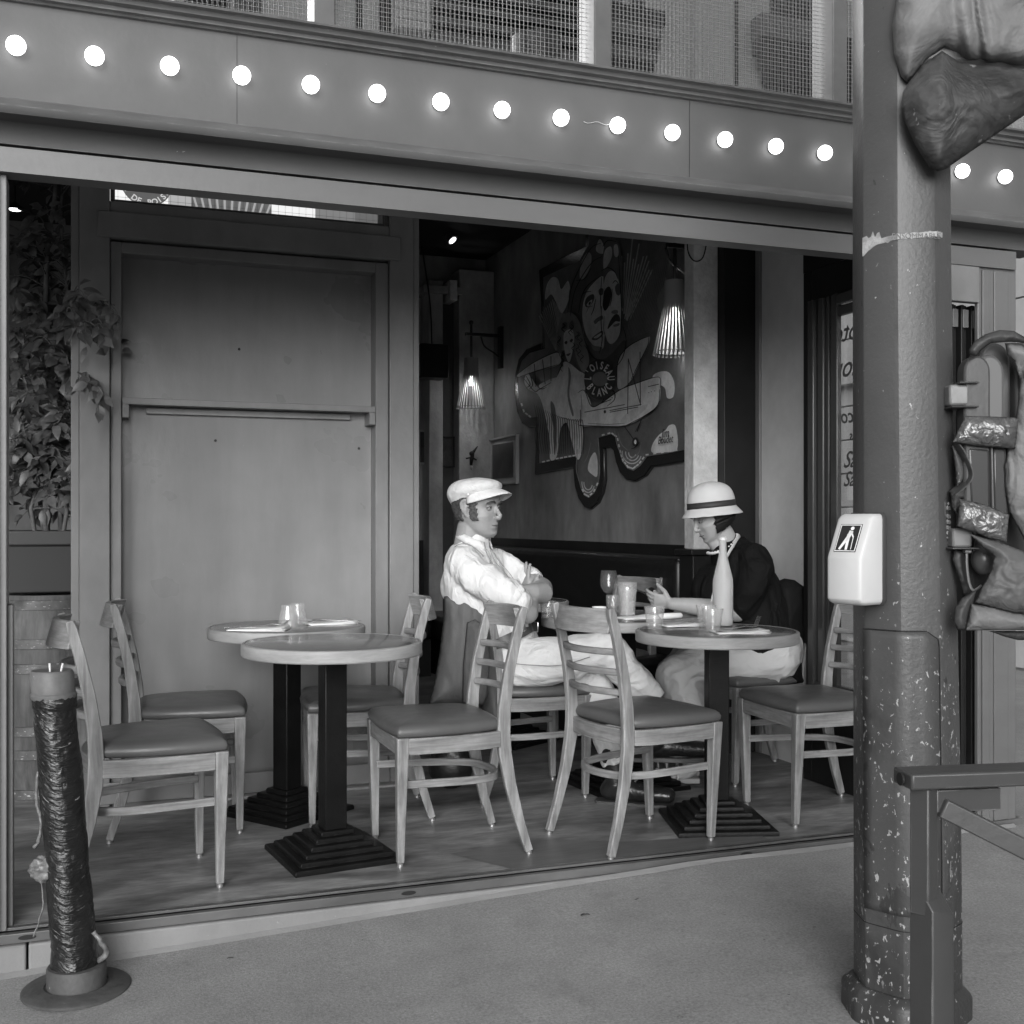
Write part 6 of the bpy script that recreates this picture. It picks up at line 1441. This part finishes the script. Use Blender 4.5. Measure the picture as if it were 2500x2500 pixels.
# ---------------- the man
man = wempty("person", V(1240, 1600, 4.92)); tag(man, "seated man in a white cap, white shirt and cream trousers with arms crossed", "person")
DM = 4.90
hm = head_matrix(V(1166, 1240, DM), -31, 1, 0, 1.09)
lat = RIGHT * math.sin(R(14)) + FWD * math.cos(R(14))
mp = lambda x, y, d=0.0: V(x, y, DM + d)
b = MB()
add_head(b, hm, 0.5, 1.08)
limb(b, [mp(1150, 1285), mp(1143, 1330, 0.0), mp(1145, 1370, .0)], [.058, .062, .070])
limb(b, [mp(1150, 1390), mp(1170, 1440), mp(1215, 1530), mp(1232, 1595)], [(.145, .085), (.15, .105), (.14, .11), (.15, .115)], tuple(lat), 24)
# near arm: shoulder, elbow, forearm going inwards to the far upper arm
near_el = mp(1288, 1497, -.17)
limb(b, [mp(1140, 1382, -.18), mp(1205, 1438, -.20), mp(1262, 1480, -.20), near_el], [.050, .050, .047, .044])
limb(b, [near_el, mp(1290, 1474, -.08), mp(1286, 1448, .03)], [.045, .042, .032])
add_hand(b, mp(1284, 1458, .05), mp(1281, 1418, .07) - mp(1284, 1458, .05), RIGHT * 0.6 + FWD * 0.4, -FWD, 0.95, (.10, .06, .12, .2), -0.1, 0.05)
# far arm: elbow to the right, forearm in front of the chest, hand tucked under the near sleeve
far_el = mp(1322, 1436, .05)
limb(b, [mp(1205, 1375, .19), mp(1262, 1405, .16), far_el], [.055, .05, .047])
limb(b, [far_el, mp(1324, 1448, -.04), mp(1300, 1446, -.10), mp(1276, 1444, -.13)], [.048, .046, .038, .030])
add_hand(b, mp(1278, 1444, -.13), mp(1245, 1446, -.145) - mp(1278, 1444, -.13), RIGHT * -0.2 + FWD * 1.0 , -UP * .6 + UP * 0, 1.0, (.25, .25, .3, .35), 0.1)
# legs
kn_n = mp(1486, 1580, -.10); an_n = mp(1612, 1782, -.06)
kn_f = mp(1452, 1655, .04); an_f = mp(1500, 1868, -.13)
limb(b, [mp(1252, 1615, -.07), mp(1370, 1610, -.10), kn_n], [.075, .070, .058]); limb(b, [kn_n, mp(1560, 1680, -.08), an_n], [.055, .050, .036])
limb(b, [mp(1240, 1612, .08), mp(1350, 1640, .06), kn_f], [.085, .075, .058]); limb(b, [kn_f, mp(1470, 1760, -.04), an_f], [.055, .048, .036])
for an_, toe in ((an_n, mp(1690, 1858, -.06)), (an_f, mp(1620, 1950, -.14))): limb(b, [an_, an_ + UP * -.05 + (toe - an_) * .25, toe], [.034, .036, .026])
body = fused(b, "body", M_skin, man, 0.0038, 5)
# facial details
def face_bits(M, root, brow=M_hair, lid=True, look=(0.004, 0.0)):
    e = MB(); ir = MB(); br = MB(); ld = MB(); S = M.to_scale().x
    for sd in (-1, 1):
        c_ = Vector((.0705, sd * .032, .001)); e_ = MB(); e_.sphere((0, 0, 0), .0118, 16, 12)
        e.add([M @ (v + c_) for v in e_.v], e_.f)
        q = c_ + Vector((.0082, sd * -.001 + look[1], look[0])); i_ = MB(); i_.sphere((0, 0, 0), (.0045, .0052, .0052), 12, 8); ir.add([M @ (v + q) for v in i_.v], i_.f)
        br.tube([M @ Vector((.0885, sd * .012, .020)), M @ Vector((.0925, sd * .026, .0255)), M @ Vector((.085, sd * .043, .023)), M @ Vector((.074, sd * .053, .016))], [(.0045 * S, .0025 * S), (.0045 * S, .003 * S), (.0035 * S, .003 * S), (.0015 * S, .0015 * S)], 8, True, tuple(UP))
        for (dz, rr) in ((.0058, .0020),): ld.tube([M @ Vector((.0765, sd * .020, dz * .3)), M @ Vector((.0825, sd * .030, dz)), M @ Vector((.0795, sd * .039, dz * .8)), M @ Vector((.072, sd * .046, 0))], [rr * S] * 4, 8)
    e.build("eye", mat("eye_white", 0.22, 0.3), root, smooth='all'); ir.build("iris", mat("iris", 0.02, 0.15), root, smooth='all'); br.build("eyebrow", brow, root, smooth='all'); ld.build("eyelid", mat("lid_shade", 0.09, 0.5), root, smooth='all')
    m_ = MB(); m_.tube([M @ Vector((.082, -.024, -.066)), M @ Vector((.0905, -.012, -.0677)), M @ Vector((.0935, 0, -.0672)), M @ Vector((.0905, .012, -.0677)), M @ Vector((.082, .024, -.066))], [.0010 * S, .0019 * S, .0022 * S, .0019 * S, .0010 * S], 8); m_.build("mouth_line", mat("lip_shadow", 0.07, 0.5), root, smooth='all')
face_bits(hm, man, look=(.001, -.002))
hp = hair_patch(hm, lambda t_, z: (abs(t_) > 66 and z > 0.0 and z < .07) or (abs(t_) > 104 and z > -.05 and z < .07) or (62 < abs(t_) < 82 and z > -.052 + max(0, 78 - abs(t_)) * .0003 and z < .02), 0.0045, 2, 0.0030, 1.08, 0.003)
ho = hp.build("hair", M_hair, man, smooth='all', recalc=False); clean(ho); so = ho.modifiers.new("thick", 'SOLIDIFY'); so.thickness = 0.006; so.offset = 0
# cap
Tm = lambda x, y, z: hm @ Vector((x, y, z))
c = MB(); rings = []; n = 48
tilt = 0.24
for rr, z, tl in ((0.94, .034, .30), (0.97, .044, .30), (1.06, .054, .26), (1.14, .064, .20), (1.16, .077, .14), (1.07, .092, .08), (0.88, .104, .05), (0.62, .112, .03), (0.3, .117, 0), (.06, .118, 0)):
    rg = []
    for k in range(n):
        a = 2 * math.pi * k / n; ca = math.cos(a); q_ = rr if ca < 0 else min(rr, 1.0 + (rr - 1) * (1 - ca)) if rr > 1 else rr
        x = -.010 + .104 * q_ * ca; y = .086 * rr * math.sin(a)
        zz = z + x * tl + (0.005 * mnoise.noise(Vector((x * 32, y * 32, z * 40))))
        rg.append(Tm(x, y, zz))
    rings.append(rg)
c.loft(rings)
cap = c.build("cap", M_cap, man, smooth='all'); sd_ = cap.modifiers.new("sub", 'SUBSURF'); sd_.levels = 1; sd_.render_levels = 1
c = MB(); rg = []
for rr, z in ((0.955, .026), (0.965, .052)):
    rg.append([Tm(-.010 + .104 * rr * math.cos(2 * math.pi * k / n), .086 * rr * math.sin(2 * math.pi * k / n), z + .104 * rr * math.cos(2 * math.pi * k / n) * tilt + 0.008) for k in range(n)])
c.loft(rg, cap=False); cb_ = c.build("cap_band", M_cap, man, smooth='all'); so = cb_.modifiers.new("thick", 'SOLIDIFY'); so.thickness = 0.003
v_ = MB(); rows = []
for i in range(9):
    f_ = i / 8; rr = []
    for k in range(25):
        ph = R(-82 + 164 * k / 24); ax, ay = .094, .083
        ext = .060 * max(0.0, math.cos(ph * 1.08)) ** 0.8
        x = -.010 + ax * math.cos(ph) + f_ * ext * math.cos(ph * .45); y = (ay + 0.006 * f_) * math.sin(ph) + f_ * ext * math.sin(ph * .45) * .5
        z = .040 + .024 * math.cos(ph) - f_ * .006 - .012 * f_ * f_ - 0.13 * (y * y) / .082 * f_ + (0.012 * math.cos(ph))
        rr.append(Tm(x, y, z))
    rows.append(rr)
v_.loft(rows, closed=False); vo = v_.build("visor", M_cap, man, smooth='all'); so = vo.modifiers.new("thick", 'SOLIDIFY'); so.thickness = 0.004; so.offset = 0
c = MB(); c.tube([Tm(-.010 + .101 * math.cos(R(-80 + 160 * k / 24)), .0845 * math.sin(R(-80 + 160 * k / 24)), .050 + .016 * math.cos(R(-80 + 160 * k / 24))) for k in range(25)], .0035 * 1.1, 8); c.sphere(Tm(.012, -.088, .050), .006, 12, 8); c.sphere(Tm(.012, .088, .050), .006, 12, 8)
c.build("cap_strap", mat("cap_strap_cloth", 0.55, 0.8), man, smooth='all')
# shirt
s_ = MB()
s_.tube([mp(1146, 1332), mp(1146, 1354), mp(1152, 1392), mp(1168, 1440), mp(1200, 1500), mp(1228, 1534), mp(1238, 1550)], [(.085, .072), (.15, .095), (.195, .118), (.20, .135), (.185, .134), (.166, .116), (.150, .098)], 36, True, tuple(lat))
s_.sphere(mp(1146, 1435, 0), (.12, .12, .12), 20, 14)
limb(s_, [mp(1132, 1374, -.14), mp(1150, 1398, -.175), mp(1200, 1430, -.20), mp(1243, 1458, -.20), mp(1262, 1468, -.20)], [.072, .078, .076, .070, .062])
limb(s_, [mp(1190, 1372, .15), mp(1230, 1388, .18), mp(1268, 1408, .15), mp(1296, 1418, .11)], [.070, .068, .062, .056])
limb(s_, [mp(1152, 1336, .0), mp(1155, 1322, .0)], [.074, .070])
s_.tube([mp(1240, 1430, -.02), mp(1262, 1480, -.02), mp(1275, 1545, -.02)], [(.12, .05), (.13, .05), (.12, .04)], 20, True, tuple(lat))
fused(s_, "shirt", M_shirt, man, 0.006, 8, folds(8, .016, (1, 1, .5), 2.0))
c = MB(); col_c = mp(1158, 1323, 0)
for (dz, rr, thk) in ((0.0, .074, 0), ): pass
cr = []
for k in range(33):
    a = R(32 + 296 * k / 32); f_ = RIGHT * math.cos(R(-20)) + FWD * math.sin(R(-20)); l_ = UP.cross(f_)
    cr.append((a, f_, l_))
r1 = [col_c + f_ * (.082 * math.cos(a)) + l_ * (.080 * math.sin(a)) + UP * (-.034 * math.cos(a) - .006) for a, f_, l_ in cr]; r2 = [col_c + f_ * (.073 * math.cos(a)) + l_ * (.068 * math.sin(a)) + UP * (-.030 * math.cos(a) + .026) for a, f_, l_ in cr]
c.loft([r1, r2], closed=False); co = c.build("shirt_collar", M_shirt, man, smooth='all'); so = co.modifiers.new("thick", 'SOLIDIFY'); so.thickness = 0.005
for nm_, P, rr in (("rolled_cuff", [mp(1243, 1456, -.20), mp(1262, 1470, -.20)], (.071, .068)), ("rolled_cuff", [mp(1284, 1413, .12), mp(1299, 1420, .10)], (.060, .058))):
    c = MB(); c.tube([P[0], P[0].lerp(P[1], .3), P[0].lerp(P[1], .8), P[1]], [rr[0] * .92, rr[0], rr[1], rr[1] * .9], 24); c.build(nm_, M_shirt, man, smooth='all')
# suspenders over the near shoulder, pleats at the placket
c = MB()
def on_front(P, w, nm_, m_):
    q = MB(); q.tube(spline([mp(*p_) for p_ in P], 5), [(w, .0022)] * ((len(P) - 1) * 5 + 1), 8, True, tuple(lat)); return q.build(nm_, m_, man, smooth='all')
on_front([(1100, 1352, -.10), (1114, 1332, -.120), (1138, 1328, -.135), (1160, 1340, -.145), (1180, 1358, -.16)], .008, "suspender", mat("suspender_band", 0.30, 0.7))
for i, (x0, x1) in enumerate(((1196, 1262), (1186, 1252), (1206, 1270))):
    q = MB(); q.tube(spline([mp(x0, 1342 + i * 4, -.10), mp(x0 + 14, 1372, -.145), mp((x0 + x1) / 2 + 6, 1400, -.165), mp(x1 - 4, 1432, -.16)], 5), .0014, 6); q.build("placket_seam", mat("seam_shadow", 0.22, 0.9), man, smooth='all')
# trousers
t = MB()
t.tube([mp(1241, 1546), mp(1247, 1578), mp(1252, 1620)], [(.160, .105), (.170, .118), (.160, .105)], 30, True, tuple(lat))
limb(t, [mp(1255, 1622, -.08), mp(1320, 1617, -.10), mp(1400, 1604, -.10), mp(1470, 1588, -.10), mp(1492, 1588, -.10)], [.098, .098, .092, .080, .070])
limb(t, [mp(1486, 1590, -.10), mp(1530, 1640, -.09), mp(1582, 1700, -.075), mp(1590, 1712, -.073)], [.074, .070, .068, .066], caps=False)
limb(t, [mp(1255, 1628, .08), mp(1350, 1645, .07), mp(1445, 1655, .04)], [.11, .10, .082])
limb(t, [mp(1448, 1652, .04), mp(1474, 1740, -.02), mp(1494, 1820, -.08), mp(1508, 1868, -.11)], [.080, .074, .070, .070], caps=False)
t.sphere(mp(1488, 1590, -.10), .074, 18, 12)
fused(t, "trousers", M_trous, man, 0.006, 7, folds(7.5, .016, (.7, 1, 1), 5.0))
q = MB(); q.tube(spline([mp(1238, 1618, -.205), mp(1300, 1624, -.212), mp(1370, 1624, -.205), mp(1440, 1604, -.185)], 5), .0016, 6); q.build("trouser_seam", mat("seam_shadow"), man, smooth='all')
q = MB(); q.tube([mp(1235, 1541), mp(1244, 1562)], [(.176, .121), (.180, .124)], 40, True, tuple(lat)); q.build("belt", M_belt, man, smooth=True, angle=30)
q = MB(); a = mp(1304, 1530, -.06); M_ = basis(a, (RIGHT * .5 - FWD * .86), UP, (RIGHT * .86 + FWD * .5)); q.box(-.028, .028, -.022, .022, .0, .006, M_); q.build("buckle", M_steel, man, bevel=0.003)
# boots
def boot(an_, toe, nm_, sole_up=UP):
    d = (toe - an_); dh = d - UP * d.dot(UP); dh.normalize(); rt = dh.cross(sole_up); L = (toe - an_).length
    q = MB(); heel = an_ + sole_up * -.075 - dh * .025
    ball = heel + dh * .175; tp = heel + dh * .255
    limb(q, [an_ + sole_up * .085 - dh * .012, an_ + sole_up * .02, an_ + sole_up * -.04, heel + sole_up * .012], [.050, .046, .047, .042])
    q.tube([heel + sole_up * .01 - dh * .02, heel + dh * .06 + sole_up * .018, ball + sole_up * .006, tp + sole_up * .002, tp + dh * .018], [(.036, .040), (.042, .048), (.048, .036), (.040, .030), (.015, .014)], 20, True, tuple(rt))
    q.tube([an_ + sole_up * -.01 + dh * .015, an_ + sole_up * -.045 + dh * .07, ball + sole_up * .012], [(.036, .030), (.038, .028), (.040, .020)], 16, True, tuple(rt))
    o_ = fused(q, nm_, M_boot, man, 0.005, 5)
    z0 = MB(); out_ = []
    for (u_, w_) in ((-.060, .020), (-.052, .034), (.0, .040), (.06, .036), (.12, .046), (.18, .052), (.24, .046), (.275, .030), (.285, .010)): out_.append((u_, w_))
    poly = [heel + dh * u_ + rt * w_ for u_, w_ in out_] + [heel + dh * u_ - rt * w_ for u_, w_ in reversed(out_)]
    z0.prism([p_ - sole_up * .030 for p_ in poly], -sole_up * .022); so_ = z0.build("sole", M_belt, man, bevel=0.003)
    lc = MB()
    for k in range(6):
        c_ = an_ + sole_up * (.05 - .022 * k) + dh * (.036 + .017 * k); lc.tube([c_ + rt * .026, c_ + dh * .012 + sole_up * .008, c_ - rt * .026], .0028, 6)
        for s2 in (-1, 1): lc.sphere(c_ + rt * (.029 * s2), .0045, 8, 6)
    lc.build("lace", mat("boot_lace", 0.16, 0.6), man, smooth='all')
r_up = (UP * .80 + RIGHT * .60).normalized()
boot(mp(1612, 1790, -.07), mp(1690, 1858, -.07), "boot", (UP * .92 + RIGHT * .38).normalized())
af = mp(1503, 1868, -.12); af.z = 0.115; boot(af, af + (RIGHT * .97 - FWD * .25) * .2, "boot")
# grey jacket hung over his chair back
JK = [(1062, 1452), (1150, 1449), (1212, 1446), (1232, 1500), (1248, 1560), (1244, 1640), (1244, 1760), (1236, 1800), (1215, 1815), (1190, 1808), (1178, 1700), (1130, 1722), (1046, 1720), (1060, 1668), (1076, 1600), (1088, 1520)]
jk = wempty("jacket", V(1150, 1480, 4.85)); tag(jk, "grey waxed jacket hanging over the seated man's chair back", "jacket")
sheet("jacket_shell", [(1084, 1456), (1150, 1450), (1180, 1445), (1200, 1500), (1214, 1560), (1228, 1640), (1240, 1760), (1236, 1800), (1215, 1815), (1190, 1808), (1172, 1712), (1130, 1722), (1046, 1720), (1060, 1668), (1072, 1600), (1082, 1520)], 4.80, 0.10, M_jack, jk, amp=0.022, scale=0.022, stretch=(1, 0.22), step=6, soft=22, thick=0.006, seed=3.0)
sheet("sleeve", [(1140, 1520), (1160, 1512), (1188, 1530), (1196, 1600), (1190, 1700), (1180, 1722), (1140, 1722), (1128, 1715), (1130, 1620)], 4.69, 0.05, M_jack, jk, amp=0.010, scale=0.03, stretch=(1, 0.3), step=5, soft=14, thick=0.006, seed=8.0)

# ---------------- the woman
DW = 5.27
wp = lambda x, y, d=0.0: V(x, y, DW + d)
wo = wempty("person", wp(1860, 1600)); tag(wo, "seated woman in a pale cloche hat and black top looking down at a phone", "person")
hw = head_matrix(wp(1739, 1256), 180 + 10, 24, 0, 1.02)
hwh = head_matrix(wp(1737, 1264), 180 + 8, 20, 0, .95)
# looking to image left: build with yaw 180
latw = FWD * math.cos(R(6)) + RIGHT * math.sin(R(6))
b = MB(); add_head(b, hw, 0.0, 1.12, False)
limb(b, [wp(1760, 1300), wp(1778, 1335), wp(1790, 1365)], [.055, .056, .055])
limb(b, [wp(1728, 1306), wp(1750, 1325), wp(1775, 1345)], [.028, .042, .05])
limb(b, [wp(1800, 1385), wp(1815, 1440), wp(1845, 1520), wp(1868, 1600)], [(.12, .075), (.145, .11), (.15, .125), (.17, .13)], tuple(latw), 24)
sh_n, el_n, wr_n = wp(1845, 1372, -.17), wp(1800, 1494, -.17), wp(1640, 1474, -.12)
limb(b, [sh_n + FWD * .03, wp(1832, 1440, -.17), el_n], [.040, .046, .044]); limb(b, [el_n, wp(1745, 1486, -.16), wp(1690, 1480, -.14), wr_n], [.046, .044, .038, .028])
add_hand(b, wr_n, wp(1570, 1460, -.07) - wr_n, FWD * .9 + UP * .35, UP * .9 - FWD * .1, 0.95, (.28, .38, .42, .45), .25, .015)
sh_f, el_f, wr_f = wp(1800, 1380, .18), wp(1745, 1490, .20), wp(1635, 1488, .08)
limb(b, [sh_f - FWD * .04, el_f], [.045, .044]); limb(b, [el_f, wr_f], [.044, .028])
add_hand(b, wr_f, wp(1565, 1476, .02) - wr_f, -FWD * .6 + UP * .6, UP * .6 - FWD * .3, 0.98, (.5, .6, .7, .7), .3, .04)
for dd in (-.09, .10):
    hp_, kn, ak = wp(1890, 1612, dd), wp(1640, 1640, dd * 1.1), wp(1690, 1872, dd * .8 - .10)
    limb(b, [hp_, wp(1770, 1620, dd), kn], [.10, .085, .062]); limb(b, [kn, wp(1665, 1760, dd - .03), ak], [.06, .055, .036])
    limb(b, [ak, ak - UP * .04 - RIGHT * .05, ak - UP * .065 - RIGHT * .14], [.036, .030, .020])
fused(b, "body", M_skin2, wo, 0.0038, 5)
face_bits(hw, wo, M_hairb, look=(-.004, 0))
# bob hair
hb = hair_patch(hw, lambda t_, z: (abs(t_) > 72 and z > -.072 + max(0, (abs(t_) - 76)) * .00030 and z < .034), 0.012, 2, 0.0030, 1.12, 0.002)
ho = hb.build("hair", M_hairb, wo, smooth='all', recalc=False); clean(ho); so = ho.modifiers.new("thick", 'SOLIDIFY'); so.thickness = 0.012; so.offset = 0
# cloche hat
Tw = lambda x, y, z: hwh @ Matrix.Rotation(R(-14), 4, 'Y') @ Vector((x, y, z))
c = MB(); rings = []; n = 56
prof = [(1.42, .008), (1.28, .026), (1.16, .040), (1.10, .048), (1.085, .060), (1.08, .085), (1.05, .105), (0.97, .128), (0.82, .147), (0.60, .160), (0.32, .168), (0.06, .171)]
for rr, z in prof:
    rings.append([Tw(-.006 + .104 * rr * math.cos(2 * math.pi * k / n), .092 * rr * math.sin(2 * math.pi * k / n), z + (rr > 1.2) * (-.010) * math.cos(2 * math.pi * k / n + math.pi) * 0 + .0008 * math.sin(k * 5)) for k in range(n)])
c.loft(rings, cap=False)
M_hat = mat("pale_straw_hat", 0.56, 0.85, 0.2, bump=0.0012, bscale=220, bstretch=(1, 1, 2.5), var=0.05)
hat = c.build("cloche_hat", M_hat, wo, smooth='all'); so = hat.modifiers.new("thick", 'SOLIDIFY'); so.thickness = 0.004; so.offset = 1
sb_ = hat.modifiers.new("sub", 'SUBSURF'); sb_.levels = 1; sb_.render_levels = 1
c = MB(); c.loft([[Tw(-.006 + (.104 * rr + .006) * math.cos(2 * math.pi * k / n), (.092 * rr + .006) * math.sin(2 * math.pi * k / n), z) for k in range(n)] for rr, z in ((1.10, .050), (1.085, .060), (1.082, .079))], cap=False); hb_ = c.build("hat_band", mat("black_ribbon", 0.03, 0.6), wo, smooth='all'); so = hb_.modifiers.new("thick", 'SOLIDIFY'); so.thickness = 0.0015
# black top
s_ = MB()
s_.tube([wp(1780, 1322), wp(1788, 1348), wp(1808, 1400), wp(1818, 1440), wp(1832, 1490), wp(1850, 1545), wp(1862, 1575)], [(.085, .070), (.15, .10), (.20, .135), (.205, .165), (.20, .165), (.195, .155), (.195, .150)], 36, True, tuple(latw))
s_.sphere(wp(1765, 1440, 0), (.15, .15, .13), 20, 14); s_.sphere(wp(1800, 1520, 0), (.17, .17, .12), 20, 14)
limb(s_, [wp(1838, 1362, -.13), wp(1848, 1390, -.17), wp(1832, 1440, -.185), wp(1812, 1478, -.175)], [.075, .080, .074, .064])
limb(s_, [wp(1790, 1370, .14), wp(1770, 1430, .20), wp(1758, 1470, .20)], [.075, .072, .062])
fused(s_, "black_top", M_top, wo, 0.006, 8, folds(7, .013, (1, 1, .6), 4.0))
# lace collar as a ring of scallops, shoulder bag strap
c = MB(); cc = wp(1771, 1322, 0)
fw_ = -RIGHT; ll = UP.cross(fw_)
ring = []
for k in range(61):
    a = 2 * math.pi * k / 60; sc_ = 1 + .05 * abs(math.sin(k * .5 * math.pi)); ring.append(cc + fw_ * ((.076 if math.cos(a) > 0 else .050) * math.cos(a) * sc_) + ll * (.090 * math.sin(a) * sc_) + UP * (-.042 * math.cos(a) - .014 * abs(math.sin(a)) - .010))
c.tube(ring, [.008 if k % 2 else .0055 for k in range(61)], 8); c.build("lace_collar", mat("white_lace", 0.8, 0.8), wo, smooth='all')
c = MB(); c.tube([p_ * 1.0 + (cc - p_) * .10 + UP * .004 for p_ in ring], .004, 8); c.build("collar_trim", mat("black_ribbon"), wo, smooth='all')
c = MB(); c.tube(spline([wp(1806, 1308, -.04), wp(1801, 1314, -.10), wp(1790, 1332, -.165), wp(1774, 1360, -.215), wp(1757, 1402, -.235), wp(1742, 1450, -.235), wp(1738, 1470, -.235)], 5), [(.003, .008)] * 31, 8, True, tuple(FWD)); c.build("bag_strap", mat("pale_strap", 0.55, 0.7), wo, smooth='all')
# skirt
t = MB()
t.tube([wp(1860, 1560), wp(1872, 1585), wp(1880, 1615), wp(1878, 1640)], [(.19, .15), (.20, .165), (.205, .155), (.19, .12)], 32, True, tuple(latw))
t.tube([wp(1885, 1614), wp(1820, 1612), wp(1740, 1612), wp(1670, 1628), wp(1645, 1650)], [(.20, .125), (.21, .118), (.21, .108), (.20, .095), (.18, .078)], 28, True, tuple(latw))
t.tube([wp(1652, 1640, -.0), wp(1668, 1700, -.02), wp(1690, 1760, -.05), wp(1706, 1810, -.07), wp(1716, 1840, -.08)], [(.20, .10), (.20, .105), (.195, .09), (.185, .072), (.18, .066)], 28, True, tuple(latw))
t.sphere(wp(1655, 1648, -.09), .098, 16, 12); t.sphere(wp(1655, 1648, .09), .098, 16, 12)
fused(t, "skirt", M_skirt, wo, 0.007, 9, folds(6, .014, (.8, 1, 1), 8.0))
for dd, nm_ in ((-.09, 1), (.10, 2)):
    ak = wp(1690, 1872, dd * .8 - .10); c = MB(); h_ = Vector((ak.x, ak.y, .012)) + RIGHT * .03
    out_ = [(-.0, .030), (.06, .036), (.14, .044), (.20, .046), (.245, .034), (.26, .012)]
    poly = [h_ - RIGHT * u_ + FWD * w_ for u_, w_ in out_] + [h_ - RIGHT * u_ - FWD * w_ for u_, w_ in reversed(out_)]; c.prism(poly, UP * .022); so_ = c.build("sandal", mat("sandal_sole", 0.30, 0.6), wo, bevel=0.003)
    c = MB()
    for u_ in (.10, .15, .19): c.tube([h_ - RIGHT * u_ + FWD * .042 + UP * .02, h_ - RIGHT * u_ + FWD * .02 + UP * .058, h_ - RIGHT * u_ - FWD * .02 + UP * .058, h_ - RIGHT * u_ - FWD * .042 + UP * .02], .006, 6)
    c.build("sandal_strap", mat("sandal_leather", 0.45, 0.5), wo, smooth='all')
# phone held in her hands
ph = wempty("phone", wp(1590, 1450, -.02)); tag(ph, "dark smartphone held in the woman's hands above the table", "phone")
c = MB(); Mh = basis(wp(1580, 1452, -.02), (RIGHT * .86 - UP * .42).normalized(), FWD, (RIGHT * .42 + UP * .86).normalized()); c.box(-.068, .068, -.035, .035, -.004, .004, Mh); c.build("phone_body", mat("phone_black", 0.01, 0.15), ph, bevel=0.003)
# black jacket over her chair back
jk = wempty("jacket", wp(1930, 1500)); tag(jk, "black jacket draped over the woman's chair back", "jacket")
sheet("jacket_shell", [(1895, 1420), (1915, 1412), (1940, 1416), (1962, 1432), (1966, 1470), (1966, 1560), (1972, 1640), (1985, 1680), (1900, 1684), (1880, 1600), (1890, 1500)], 5.27, 0.12, M_bjack, jk, amp=0.02, scale=0.03, stretch=(1, 0.25), step=6, soft=20, thick=0.008, seed=1.0)
